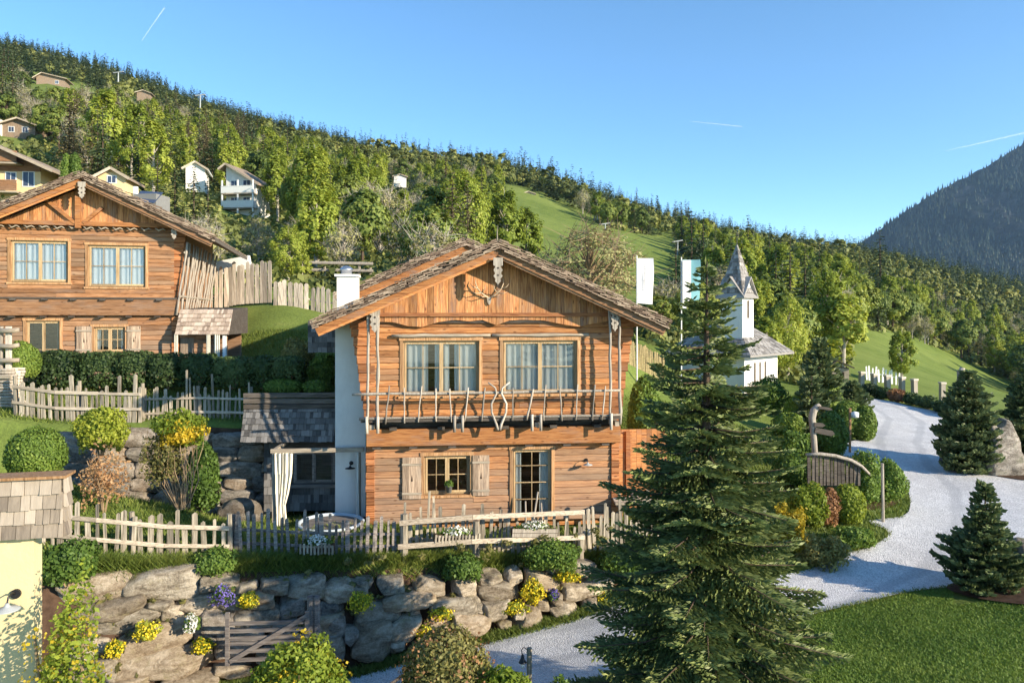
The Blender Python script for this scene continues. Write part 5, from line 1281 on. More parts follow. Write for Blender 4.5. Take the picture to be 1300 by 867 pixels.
# plant pot on window sill, sticks at the door, table
x_, z_ = FM(570, 626, -.04); w0 = FM.world(x_, -.05, z_+.02)
t = thing('plant_pot', 'little grey pot with a green plant on the ground floor sill', 'plant pot', w0)
m = MB(); m.lathe([(.07, 0), (.10, .2), (.11, .2), (.09, .17), (.001, .16)], n=14); m.build('pot', M['pot'], t, smooth=True)
petals(t, 0, 0, .2, .13, .12, .16, 160, .05, 'mid', 'leaves')
for i, (pa, pb) in enumerate((((673, 664), (683, 624)), ((688, 664), (687, 638)), ((667, 664), (667, 636)))):
    a = at(*pa, 20.9); b = at(*pb, 20.95); a.z = gz(a.x, a.y); m = MB(); m.tube([a, a.lerp(b, .5)+Vector((.01, 0, 0)), b], [.035, .03, .022], 6); o = m.build('pole', M['bleach'], None, smooth=True, origin=tuple(a)); tag(o, ['thin pale stick leaning right against the glazed door', 'short upright pale pole at the right side of the glazed door', 'short upright pale pole at the left of the leaning stick'][i], 'pole')
tb = thing('rustic_table', 'rustic plank table outside the side door, partly behind the spruce', 'table', on(812, 21.4))
zt3 = (HY-634)/F*21.4-tb.location.z
m = MB()
for k in range(4): m.box(-.75, .8, -.4+k*.2, -.21+k*.2, zt3-.06, zt3+U(0, .01))
m.build('table_top', M['grey_x'], tb)
for sx in (-.6, .62):
    for sy in (-.3, .3): m = MB(); m.tube([(sx, sy, 0), (sx, sy, zt3-.06)], .06, 7); m.build('leg', M['grey_v'], tb)
c = at(805, 630, 21.3); m = MB(); m.lathe([(.09, 0), (.11, .02), (.11, .16), (.06, .18), (.001, .18)], n=12); o = m.build('lantern', M['gate'], None); o.location = (c.x, c.y, tb.location.z+zt3+.02); tag(o, 'small dark round lantern standing on the rustic table', 'lantern')

# signpost, curved fence, posts on the right
sg = thing('signpost', 'bleached curved trunk signpost with dark arrow boards by the road', 'signpost', on(1036, 25.2)); o0 = Vector(sg.location); Yq = 25.2
def q_(px, py, dy=0): return at(px, py, Yq+dy)-o0
m = MB(); m.tube([Vector((0, 0, -.2)), q_(1035, 585), q_(1033.5, 560), q_(1031.5, 540), q_(1031, 530), q_(1033, 521), q_(1038, 516), q_(1041, 514)], [.10, .10, .10, .11, .12, .12, .10, .07], 9, wob=.06); m.build('trunk', M['bleach'], sg, smooth=True)
for (a, b, w_) in (((1034, 539), (1048, 540), .14), ((1035, 546), (1060, 551), .18), ((1040, 517), (1057, 520), .09)):
    m = MB(); A_ = q_(*a, -.16); B_ = q_(*b, -.16); d = (B_-A_).normalized(); n = Vector((-d.z, 0, d.x)); 
    poly = [A_-n*w_/2, B_-d*.10-n*w_/2, B_, B_-d*.10+n*w_/2, A_+n*w_/2]; vs_ = poly+[p+Vector((0, .04, 0)) for p in poly]
    m.add(vs_, [(4, 3, 2, 1, 0), (5, 6, 7, 8, 9)]+[(i, (i+1) % 5, 5+(i+1) % 5, 5+i) for i in range(5)]); m.build('arrow_board', M['dark_x'], sg)
cf = thing('arched_fence', 'grey plank fence under a long bent pole beside the signpost', 'fence', on(1062, 24.0)); o0 = Vector(cf.location); Yq = 24.0
m = MB(); px = 1025
while px < 1091:
    w_ = U(3.2, 5); pt = np.interp(px, [1025, 1050, 1080, 1092], [577, 576, 580, 590])+U(-1, 3); pb_ = 616
    m.beam(q_(px+w_/2, pb_, U(-.03, .03)), q_(px+w_/2+U(-.8, .8), pt), w_*.85/F*24, .05, up=(0, 1, 0)); px += w_+U(.3, 1.2)
m.build('planks', M['dark_x'], cf)
m = MB(); m.tube([q_(1023, 577, -.1), q_(1040, 576, -.12), q_(1060, 578.5, -.12), q_(1080, 584, -.1), q_(1094, 592, -.1), q_(1105, 603, -.1)], [.05, .06, .06, .06, .05, .04], 7); m.build('bent_rail', M['bleach'], cf, smooth=True)
m = MB(); m.tube([q_(1025, 606, .1), q_(1090, 606, .1)], .05, 6); m.build('rail', M['gate'], cf)
p = on(1121, 22.8); m = MB(); m.tube([p-Vector((0, 0, .1)), at(1120, 588, 22.8)], [.05, .045], 7); o = m.build('wooden_stake', M['bleach'], None, origin=tuple(p)); tag(o, 'slim pale stake standing alone at the edge of the road verge', 'stake')
p = on(1079, 32.0); t = thing('lamp_post', 'thin brown post with a small white lamp on the bark bed', 'lamp post', p); hh = at(1079, 518, 32).z-p.z
m = MB(); m.tube([(0, 0, -.1), (0, 0, hh)], .055, 6); m.build('post', M['trim'], t)
m = MB(); m.lathe([(.05, -.25), (.16, -.22), (.16, -.02), (.02, .02)], (.16, -.12, hh-.15), 10); m.build('lamp_head', M['enamel'], t, smooth=True)
# bell lamp post at the bottom
p0 = at(672, 867, 12.6); p0.z = gz(p0.x, p0.y); t = thing('lantern_post', 'wooden post with a hanging dark bell lamp at the bottom edge', 'lamp post', p0)
hh = at(672, 822, 12.6).z-p0.z
m = MB(); m.tube([(0, 0, -.1), (0, 0, hh*.5), (.0, 0, hh)], [.047, .045, .045], 9); m.build('post', M['grey_v'], t)
m = MB(); m.tube([(-.045, 0, hh-.03), (-.07, 0, hh), (-.105, 0, hh+.005), (-.13, 0, hh-.03), (-.125, 0, hh-.09), (-.11, 0, hh-.12)], .008, 6); m.build('hook', M['dark_metal'], t)
m = MB(); m.lathe([(.008, .0), (.02, -.01), (.03, -.06), (.065, -.13), (.07, -.14), (.0, -.13)], (-.115, 0, hh-.11), 14); m.build('bell_shade', M['dark_metal'], t, smooth=True)
m = MB(); m.lathe([(.03, -.13), (.035, -.2), (.02, -.23), (.001, -.235)], (-.115, 0, hh-.11), 10); m.build('glass_bulb', M['enamel'], t, smooth=True)
a = at(478, 880, 13.2); b = at(520, 851, 14.0); m = MB(); m.tube([Vector((0, 0, 0)), b-a], .028, 7); 
for tt in (.1, .9):
    q = (b-a)*tt; m.tube([q, q+Vector((0, 0, -1.6))], .03, 6)
o = m.build('handrail', M['dark_x'], None); o.location = a; tag(o, 'dark sloping handrail left of the brown twiggy bush', 'handrail')

# far right: shed, stone posts, white picket, hay
p = on(1066, 60); FF = Frame(p.x, p.y, p.z, -15); t = thing('roadside_hut', 'tiny dark-roofed hut beside the far bend of the road', 'hut', FF.loc, FF.a); hh = at(1066, 462, 60).z-p.z
m = MB(); m.box(-.7, .7, 0, 1.4, -.6, hh*.8); m.build('wall', M['grey_x'], t)
m = MB(); m.prism([(-1.05, hh*.75), (-1.05, hh*.82), (-.2, hh+.35), (1.05, hh*.85), (1.05, hh*.78), (-.2, hh+.25)], -.35, 1.8); m.build('roof', M['dark_x'], t)
m = MB(); m.box(-.25, .35, -.01, .02, 0, hh*.6); m.build('opening', M['dark_in'], t)
for i, px in enumerate((1093, 1109, 1127, 1145, 1161, 1196)):
    Y = 56-i*.5; p = on(px, Y); m = MB(); hh = 1.5
    m.box(-.16, .16, -.16, .16, -.6, hh*.95); m.box(-.20, .20, -.2, .2, hh*.951, hh+.06); o = m.build('stone_post', M['bleach'], None); o.location = p; o.rotation_euler = (0, U(-.05, .05), U(-.4, .4))
    tag(o, f'{["first", "second", "third", "fourth", "fifth", "sixth"][i]} pale fence post from the left above the dark far hedge', 'post', 'fence posts along the far road bend')
fence('picket_fence', 'white picket fence on the meadow beyond the far bend', [xy(1098, 66), xy(1125, 66), xy(1143, 66)], h=(1.1, 1.4), sp=.28, w=(.13, .18), th=.05, rails=(.6,), post_every=0, mat='flag_w', rmat='flag_w', off=.1)
fence('wicker_screen', 'tan wicker screen on the bank between the chalet roof and spruce', [xy(797, 37), xy(818, 37), xy(842, 37)], h=(1.3, 1.4), sp=.10, w=(.09, .11), rails=(.4, .9), post_every=1.0, post_h=1.4, mat='hay', rmat='hay')
drape('dry_grass_patch', [on(1108, 62), on(1160, 58.5), on(1172, 57), on(1160, 56.8), on(1100, 59)], M['hay'], .5, .08)
p = on(1219, 29.5); m = MB(); m.tube([p-p-Vector((0, 0, .2)), at(1219, 470, 29.5)-p+Vector((0, 0, .0))], [.14, .12], 8, wob=.1); m.tube([at(1219, 475, 29.5)-p, at(1222, 467, 29.5)-p], [.12, .1], 8); o = m.build('bleached_trunk', M['bleach'], None); o.location = p; tag(o, 'bleached dead trunk tip rising out of the left roadside pine', 'dead trunk')
# contrails high in the sky
for i, (a, b, r0, r1) in enumerate((((180, 52), (209, 10), 2.5, 6), ((878, 154.5), (942, 161), 2, 5), ((1200, 192), (1310, 167), 2.5, 9))):
    A_ = at(*a, 5200); B_ = at(*b, 5600); n = 24; m = MB(); m.tube([A_.lerp(B_, k/n)+Vector((U(-1.5, 1.5), 0, U(-1.5, 1.5))) for k in range(n+1)], [r0+(r1-r0)*k/n+U(-.8, .8) for k in range(n+1)], 6)
    o = m.build('contrail', None, None, smooth=True); nm = NM('vapour_trail'); tr = nm.n('BsdfTransparent'); df = nm.n('BsdfDiffuse'); df.inputs[0].default_value = (.9, .92, .95, 1); mx = nm.n('MixShader')
    nm.set(mx.inputs[0], nm.math('MULTIPLY', nm.noise(nm.obj(), .01, 4, .6), .17)); nm.set(mx.inputs[1], tr.outputs[0]); nm.set(mx.inputs[2], df.outputs[0]); nm.set(nm.out.inputs[0], mx.outputs[0]); o.data.materials.append(nm.m)
    o['kind'] = 'structure'
# ------------------------------------------------------------------ foliage kit
def nrm(a): return a/(np.linalg.norm(a, axis=-1, keepdims=True)+1e-9)
def blob_core(rx, ry, rz, cz, seed, n=10, lump=.10, flat=0.0):
    """closed lumpy inner body, quads"""
    m_, k = n, 2*n; th = np.linspace(.02, math.pi-.02, m_+1); ph = np.linspace(0, 2*math.pi, k, endpoint=False)
    T, P = np.meshgrid(th, ph, indexing='ij'); d = np.stack([np.sin(T)*np.cos(P), np.sin(T)*np.sin(P), np.cos(T)], -1).reshape(-1, 3)
    r = 1+lump*np.sin(d[:, 0]*5+seed)*np.sin(d[:, 1]*4+seed*2)*np.sin(d[:, 2]*4.5+seed)
    V = d*r[:, None]*np.array([rx, ry, rz])+np.array([0, 0, cz]); V[:, 2] = np.maximum(V[:, 2], 0.0)
    i = np.arange((m_+1)*k).reshape(m_+1, k); q = np.stack([i[:-1], i[1:], np.roll(i[1:], -1, 1), np.roll(i[:-1], -1, 1)], -1).reshape(-1, 4)
    return V, q
def merge(parts):
    V = []; Q = []; T = []; n = 0
    for p in parts:
        V.append(p[0]); Q.append(p[1]+n); n += len(p[0])
        if len(p) > 2: T.append(p[2])
    return np.concatenate(V), np.concatenate(Q), (np.concatenate(T) if T else None)
def crown_shell(n, rx, ry, rz, cz, seed, leaf=.06, boxy=2.0, lump=.18, depth=.25, aspect=1.5, loose=.3, low=-1):
    rs = np.random.default_rng(seed); d = nrm(rs.normal(size=(n, 3))); d = d[d[:, 2] > low]; n = len(d)
    den = (np.abs(d)**boxy).sum(1)**(1/boxy); f = np.zeros(n)
    K = nrm(rs.normal(size=(14, 3)))
    for k in K: f = np.maximum(f, np.exp(-((d-k)**2).sum(1)*5))
    r = (1-lump+lump*1.6*f)*(1-depth*rs.uniform(0, 1, n)**2)+rs.normal(size=n)*.03
    P = d/den[:, None]*r[:, None]*np.array([rx, ry, rz])+np.array([0, 0, cz]); P[:, 2] = np.maximum(P[:, 2], .02)
    N = nrm(d/np.array([rx, ry, rz]))+rs.normal(size=(n, 3))*(.45+loose)
    return quads(P, N, leaf, aspect)
def stems(rx, rz, cz, n=7, r=.02, seed=1, mat='bark', top=1.0):
    m = MB(); rr = random.Random(seed)
    for k in range(n):
        a = rr.uniform(0, 6.28); q = rr.uniform(.3, .85)*rx; h = (cz+rz*rr.uniform(.1, .7))*top
        m.tube([(math.cos(a)*q*.1, math.sin(a)*q*.1, -.1), (math.cos(a)*q*.45, math.sin(a)*q*.45, h*.5), (math.cos(a)*q, math.sin(a)*q, h)], [r, r*.7, r*.3], 5)
    return m
_seed = [100]
def bush(lab, px, pyt, pyb, Y, wpx, mat='box', kind='ball', name='bush', cat='bush', leaf=.055, n=None, group=None, boxy=2.0, core=True, dy=None, stem='twig', flowers=None, lump=None, low=-.75, zb=None):
    """px centre column, top and bottom pixel rows, width in pixels"""
    _seed[0] += 1; sd_ = _seed[0]
    base = on(px, Y); top = at(px, pyt, Y).z
    if zb is not None: base.z = at(px, pyb, Y).z if zb is True else zb
    H = max(.15, top-base.z); rx = wpx/2/F*Y; ry = dy or rx*.9; rz = H*.55; cz = H-rz
    area = 4*math.pi*(rx*rz); n = n or int(min(14000, max(300, area/(leaf*leaf)*2.6)))
    t = thing(name, lab, cat, base, U(-.3, .3) if boxy < 3 else 0, group)
    lp = lump if lump is not None else (.06 if kind == 'clip' else .2)
    if kind == 'clip': P = [crown_shell(n, rx, ry, rz, cz, sd_, leaf, boxy, lp, .12, 1.5, .1, low)]
    elif kind == 'loose': P = [crown_shell(n, rx, ry, rz, cz, sd_, leaf, boxy, .35, .7, 1.8, .6, low)]
    else: P = [crown_shell(n, rx, ry, rz, cz, sd_, leaf, boxy, lp, .35, 1.6, .3, low)]
    if core and kind != 'loose': c = .86 if kind == 'clip' else .72; P.append(blob_core(rx*c, ry*c, rz*c, cz, sd_, 9, .08) if boxy < 3 else tuple(x for x in box_core(rx*c, ry*c, rz*c, cz)))
    V, Q, _ = merge(P); link('foliage', mesh_np('foliage', V, Q), L[mat], t)
    if stem: stems(rx, rz, cz, 9 if kind == 'loose' else 5, .012+.01*H, sd_).build('stems', M[stem], t)
    if flowers:
        fm, fn, fs = flowers; V, Q = crown_shell(fn, rx*1.03, ry*1.03, rz*1.03, cz, sd_+7, fs, boxy, .3, .1, 1.1, .3, -.2); link('blossoms', mesh_np('blossoms', V, Q), L[fm], t)
    return t
def box_core(rx, ry, rz, cz):
    V, Q = blob_core(1, 1, 1, 0, 3, 10, 0); 
    d = nrm(V-np.array([0, 0, 0])); den = (np.abs(d)**6).sum(1)**(1/6); V = d/den[:, None]*np.array([rx, ry, rz])+np.array([0, 0, cz]); V[:, 2] = np.maximum(V[:, 2], 0); return V, Q

def conifer_detail(H, rfun, whorls, nb, droop, sp, sl, sw, seed, upturn=.15, z0=.06, back=.0, side=.42, cross=2, tipc=.35, shoot_up=.15):
    rs = np.random.default_rng(seed); P0 = []; D = []; T = []; Lh = []; m = MB()
    m.tube([(0, 0, -.3), (0, 0, H*.5), (.02, 0, H)], [H*.018+.02, H*.012+.01, .008], 8)
    for w_ in range(whorls):
        t = max(0., (w_+rs.uniform(-.3, .3))/(whorls-1)); z = H*(z0+(.985-z0)*t**.92); R_ = rfun(min(1, max(0, z/H)))
        k = max(3, int(nb*(1-.45*t)+rs.uniform(-1, 1))); a0 = rs.uniform(0, 6.28)
        for j in range(k):
            a = a0+6.283*j/k+rs.uniform(-.3, .3); Lb = R_*rs.uniform(.72, 1.16)
            dr = droop*(1-t*1.1)+rs.uniform(-.16, .16); n = max(2, int(Lb/sp))
            s_ = (np.arange(n)+.6)/n; ca, sa = math.cos(a), math.sin(a)
            zz = -dr*Lb*s_+upturn*Lb*s_**2.2
            B = np.stack([ca*Lb*s_, sa*Lb*s_, z+zz+rs.uniform(-.5, .5)*H*.8/whorls], -1)
            if Lb > .5: m.tube([(0, 0, z), tuple(B[n//2]), tuple(B[-1])], [.012+.008*Lb, .008+.004*Lb, .004], 4)
            dirv = nrm(np.gradient(B, axis=0) if n > 2 else np.tile(B[-1]-B[0], (n, 1)))
            for sgn in (-1, 1):
                latl = Lb*side*(1-s_)**.75*rs.uniform(.7, 1.2, n)+sl*.9
                lat = np.stack([-sa*np.ones(n), ca*np.ones(n), np.zeros(n)], -1)*sgn
                ld = nrm(lat*.75+dirv*.7+np.array([0, 0, -.10]))
                ns = np.maximum(1, (latl/sl/.55).astype(int))
                for i in range(n):
                    q = (np.arange(ns[i])+.1)/ns[i]*latl[i]; pts = B[i]+ld[i]*q[:, None]; pts[:, 2] -= (q**2)*.10
                    P0.append(pts); D.append(np.tile(ld[i], (len(q), 1))+rs.normal(size=(len(q), 3))*.22+np.array([0, 0, shoot_up])); T.append(.25*s_[i]+.55*(q/latl[i])**2*np.ones(len(q))+.25*rs.uniform(0, 1, len(q))-.1)
            P0.append(B); D.append(dirv+rs.normal(size=B.shape)*.1); T.append(.2+.7*s_**3)
    P0.append(np.array([[0, 0, H-.05]])); D.append(np.array([[0, 0, 1.]])); T.append(np.array([.8]))
    P = np.concatenate(P0); D = nrm(np.concatenate(D)); T = np.clip(np.concatenate(T), 0, 1); n = len(P)
    l = sl*rs.uniform(.75, 1.3, (n, 1)); parts = []
    side_ = nrm(np.cross(D, np.array([.1, .2, 1.])+rs.normal(size=(n, 3))*.3)); up_ = np.cross(side_, D)
    for c in range(cross):
        an = math.pi*c/cross; S = side_*math.cos(an)+up_*math.sin(an); hw = sw*.5*rs.uniform(.8, 1.2, (n, 1))
        V = np.stack([P-S*hw*.5, P+D*l*.45-S*hw, P+D*l, P+D*l*.45+S*hw], 1)
        V[:, 0] = P-D*l*.15
        parts.append((V.reshape(-1, 3), np.arange(4*n).reshape(n, 4), np.repeat(T, 4)))
    V, Q, T = merge(parts); return V, Q, T, m
def needle_mat(name, cols, tip):
    m = NM(name); a = m.n('Attribute', _attribute_name='tint').outputs['Fac']; g = m.noise(m.obj(), 1.2, 3, .6)
    col = m.ramp(m.math('ADD', m.math('MULTIPLY', g, .5), m.math('MULTIPLY', m.island(), .5)), [(.25, cols[0]), (.5, cols[1]), (.8, cols[2])])
    col = m.mix(m.ramp(a, [(.45, 0), (.95, .85)]), col, tip)
    df = m.n('BsdfPrincipled', Roughness=.5); df.inputs['Specular IOR Level'].default_value = .3; m.set(df.inputs['Base Color'], col)
    tl = m.n('BsdfTranslucent'); m.set(tl.inputs[0], col); mx = m.n('MixShader'); mx.inputs[0].default_value = .18
    m.set(mx.inputs[1], df.outputs[0]); m.set(mx.inputs[2], tl.outputs[0]); m.set(m.out.inputs[0], mx.outputs[0]); m.t.nodes.remove(m.b); return m.m
L['spruce'] = needle_mat('spruce_needles', [(.066, .098, .03), (.138, .18, .054), (.23, .27, .085)], (.45, .48, .16))
L['pine'] = needle_mat('pine_needles', [(.062, .096, .038), (.13, .172, .066), (.21, .25, .10)], (.40, .43, .17))
def tree_from(lab, cat, name, base, data, mat, tmat='bark', group=None, rz=0):
    V, Q, T, m = data; t = thing(name, lab, cat, base, rz, group)
    m.build('trunk', M[tmat], t, smooth=True); link('crown', mesh_np('crown', V, Q, tint=T), L[mat], t); return t

# the big spruce in front of the chalet
b = on(896, 12.6); H = at(893, 332, 12.6).z-b.z
def rf(h): return np.interp(h, [0, .06, .12, .2, .32, .45, .58, .70, .80, .88, .95, 1], [1.7, 2.05, 2.15, 2.0, 1.85, 1.6, 1.32, 1.05, .78, .50, .26, .04])
tree_from('tall dense green spruce filling the foreground in front of the chalet corner', 'spruce tree', 'spruce_tree', b, conifer_detail(H, rf, 36, 9, .36, .086, .112, .046, 5, upturn=.20, side=.42), 'spruce')
# the leafless leader rising from it
def pine(lab, px, pyt, Y, wpx, seed, whorls=16, nb=8, sl=.2, sw=.10, sp=.2, group=None, prof=None, name='pine_tree', cat='pine tree', mat='pine'):
    b = on(px, Y); H = at(px, pyt, Y).z-b.z; rr = wpx/2/F*Y; prof = prof or [.8, 1.0, .95, .8, .6, .35, .05]
    return tree_from(lab, cat, name, b, conifer_detail(H, lambda h: rr*np.interp(h, np.linspace(0, 1, len(prof)), prof), whorls, nb, .02, sp, sl, sw, seed, upturn=.25, side=.38, shoot_up=.55, z0=.03), mat, group=group)
pine('small dark green pine on the lawn edge at the lower right', 1250, 616, 18.2, 104, 21, 20, 10, .13, .09, .10, prof=[.75, 1, 1, .85, .55, .42, .3, .22, .12])
pine('left roadside pine beside the tall silver-grey rock', 1229, 474, 29.0, 70, 22, 26, 11, .20, .14, .16, prof=[.85, 1, 1, .95, .8, .65, .4, .1])
pine('right roadside pine cut off by the right edge of the photo', 1303, 476, 29.5, 64, 23, 26, 11, .20, .14, .16, prof=[.9, 1, 1, .95, .8, .6, .4, .1])
pine('dark pine standing right of the chapel wall', 1042, 434, 40, 56, 24, 18, 8, .3, .18, .3, prof=[.9, 1, .95, .85, .65, .4, .1])
pine('smaller pine growing just below the chapel pine', 1030, 470, 36, 42, 25, 14, 8, .28, .16, .28)
pine('low pine at the road bend beside the clipped bushes', 1082, 486, 42, 40, 26, 12, 8, .3, .18, .3)

# --------- clipped hedges and garden shrubs
hx = [(45, 103), (103, 154), (154, 193), (193, 232), (232, 274), (274, 318), (318, 347), (347, 384)]
ordn = ['first', 'second', 'third', 'fourth', 'fifth', 'sixth', 'seventh', 'eighth']
for i, (a, c) in enumerate(hx):
    bush(f'{ordn[i]} clipped dark hedge block from the left before the left chalet', (a+c)/2, 445+i*1.3+U(-2, 2), 490, 26.4-i*.05, c-a+3, 'hedge', 'clip', 'hedge_block', 'hedge', .075, group='hedge blocks before the left chalet', boxy=5, dy=.55, zb=True)
bush('bright green ball bush beside the log post at the left edge', 26, 433, 480, 25.3, 46, 'box', 'clip', leaf=.05, zb=True)
bush('low flat green mound right of the hedge row', 360, 481, 500, 25.4, 52, 'box', 'clip', leaf=.05, zb=True)
bush('small low green mound nearest the chimney wall', 402, 482, 500, 25.0, 34, 'box', 'clip', leaf=.05, zb=True)
bush('olive green loose shrub on the shaded bank left of the chimney', 378, 430, 480, 27.8, 46, 'olive', 'ball', leaf=.07, zb=True)
bush('dark leafy shrub half hidden beneath the left roof eave', 412, 446, 492, 27.0, 40, 'mid', 'ball', leaf=.07, zb=True)
bush('round clipped green bush above the shingled parapet', 46, 543, 606, 19.0, 72, 'box', 'clip', leaf=.045, zb=True)
bush('bright green bush on the terrace left of the yellow shrub', 128, 511, 574, 21.8, 62, 'lime', 'ball', leaf=.06, zb=True)
bush('thin rusty-leaved shrub with bare stems on the grass slope', 131, 566, 645, 18.6, 62, 'rust', 'loose', leaf=.045, n=1500, zb=True)
t = bush('tall bare-stemmed shrub with green and yellow crown on the slope', 232, 520, 645, 19.6, 74, 'lime', 'ball', leaf=.06, zb=at(232, 645, 19.6).z, flowers=None, n=10, core=False, stem=None)
for o in list(t.children): bpy.data.objects.remove(o)
Ht = at(232, 520, 19.6).z-t.location.z; k = 19.6/F
V, Q = crown_shell(3800, 34*k, .6, 22*k, Ht-22*k, 301, .06, 2, .3, .6, 1.5, .4); link('green_foliage', mesh_np('green_foliage', V, Q), L['lime'], t)
V, Q = crown_shell(2400, 30*k, .55, 18*k, Ht-30*k, 302, .055, 2, .4, .5, 1.5, .4); V = V-np.array([0, .12, 0]); link('yellow_foliage', mesh_np('yellow_foliage', V, Q), L['yellow'], t)
V, Q = crown_shell(2600, 24*k, .45, 40*k, Ht-62*k, 303, .05, 2, .4, .7, 1.8, .6); V = V-np.array([24*k, 0, 0]); link('olive_foliage', mesh_np('olive_foliage', V, Q), L['olive'], t)
m = MB()
for j in range(34):
    a = U(0, 6.28); q = U(.1, 1)*36*k; h = Ht*U(.45, .9); x1_ = math.cos(a)*q-U(-6, 16)*k; m.tube([(math.cos(a)*U(.05, .2), math.sin(a)*.16, 0), (x1_*.75+U(-.12, .12), math.sin(a)*q*.4, h*.4), (x1_*.95+U(-.1, .1), math.sin(a)*q*.5, h*.7), (x1_+U(-.1, .1), math.sin(a)*q*.6, h)], [.016, .012, .009, .004], 4)
m.build('stems', M['twig'], t)
bush('dark green climbing shrub against the shaded wall', 258, 555, 650, 22.2, 42, 'mid', 'ball', leaf=.07, zb=True)
# wall-top shrubs
bush('dense green shrub on the wall top beside the cream building', 87, 684, 738, 15.6, 72, 'mid', 'ball', leaf=.06, zb=True)
bush('small green tuft shrub at the foot of the lower left fence', 274, 695, 728, 16.9, 58, 'mid', 'ball', leaf=.05, zb=True)
bush('low green shrub sprawling over the middle of the boulder wall', 588, 703, 735, 18.2, 56, 'mid', 'ball', leaf=.05, zb=True)
bush('larger green shrub below the plank flower box', 700, 685, 722, 18.9, 74, 'mid', 'ball', leaf=.05, zb=True)
bush('low green shrub on the bank under the spruce branches', 800, 688, 730, 19.2, 80, 'mid', 'ball', leaf=.05, zb=True)
# flower clumps in the wall
fl = [(187, 800, 34, 26, 'fl_yellow', 'yellow flower clump between two large boulders at the left of the wall'), (147, 823, 26, 22, 'fl_yellow', 'small pale yellow clump lowest on the left of the wall'), (258, 819, 26, 20, 'fl_yellow', 'yellow clump left of the field gate'),
      (315, 762, 26, 22, 'fl_yellow', 'yellow clump just above the field gate'), (244, 790, 20, 22, 'fl_white', 'white flower clump in the wall left of the gate'), (283, 755, 32, 26, 'fl_blue', 'violet flowering cushion hanging over the wall above the gate'),
      (457, 764, 34, 26, 'fl_yellow', 'yellow cushion between boulders right of the gate posts'), (560, 778, 30, 18, 'fl_yellow', 'yellow green clump in the wall above the brown bush'), (538, 803, 20, 26, 'fl_yellow', 'yellow clump touching the top of the brown bush'),
      (676, 750, 30, 34, 'fl_yellow', 'brightest yellow flower clump in the right part of the wall'), (652, 772, 40, 20, 'fl_yellow', 'pale yellow green cushion below the brightest clump'), (768, 762, 30, 24, 'fl_yellow', 'yellow clump beside the lowest spruce branches'), (720, 731, 36, 14, 'fl_yellow', 'thin yellow clump near the top right of the wall'),
      (702, 755, 14, 14, 'fl_blue', 'tiny violet clump beside the brightest yellow clump')]
for i, (px, py, w_, h_, mt, lab) in enumerate(fl):
    Y = wallY(px, -.22); c = at(px, py+h_/2, Y); k = Y/F; t = thing('flower_clump', lab, 'flowers', c, 0, 'flower clumps growing in the boulder wall')
    V, Q = crown_shell(420, w_*k/2, .18, h_*k/2, h_*k/2, 400+i, .045, 2, .3, .5, 1.5, .5); link('leaves', mesh_np('leaves', V, Q), L['lime' if mt == 'fl_yellow' else 'mid'], t)
    V, Q = crown_shell(420 if i != 9 else 800, w_*k/2*1.02, .2, h_*k/2*1.02, h_*k/2, 500+i, .04, 2, .35, .3, 1.1, .3); V = V-np.array([0, .03, 0]); link('blossoms', mesh_np('blossoms', V, Q), L[mt], t)
# weeds and moss rooted in the joints of the wall
parts = []; rs = np.random.default_rng(9)
for k in range(150):
    px = rs.uniform(90, 800); tt_ = rs.uniform(0, 1); pb__ = 850-(px-200)*.14; py = pb__-tt_*105; Y = wallY(px, -.14+.5*tt_); c = np.array(at(px, py, Y)); n = int(rs.uniform(14, 46)); dd = nrm(rs.normal(size=(n, 3))); P = c+dd*np.array([rs.uniform(.06, .22), .12, rs.uniform(.04, .12)])*rs.uniform(.3, 1, (n, 1))
    parts.append(quads(P, dd+rs.normal(size=(n, 3))*.5+np.array([0, -.6, .2]), .05, 2.2))
V, Q, _ = merge(parts); tag(link('wall_weeds', mesh_np('wall_weeds', V, Q), L['olive']), 'weeds and moss growing in the joints of the boulder wall', 'weeds', kind='stuff')
# foreground bushes
bush('yellow and green feathery bush in front of the cream building', 82, 742, 900, 7.1, 118, 'lime', 'loose', leaf=.03, n=9000, zb=gz(-4.3, 10), flowers=('yellow', 1600, .03))
bush('bright lime and orange bush at the bottom below the gate', 382, 811, 900, 10.3, 116, 'lime', 'ball', leaf=.042, flowers=('yellow', 1600, .045))
bush('brown olive twiggy clipped bush at the bottom centre', 567, 800, 900, 10.5, 108, 'olive', 'ball', leaf=.036, flowers=('rust', 1400, .04), lump=.1, boxy=2.6)
bush('fresh green shrub at the bottom beside the lantern post', 640, 845, 900, 10.2, 84, 'lime', 'ball', leaf=.045)
bush('low green shrub right of the lantern post at the very bottom', 715, 862, 900, 10.1, 60, 'mid', 'ball', leaf=.045)
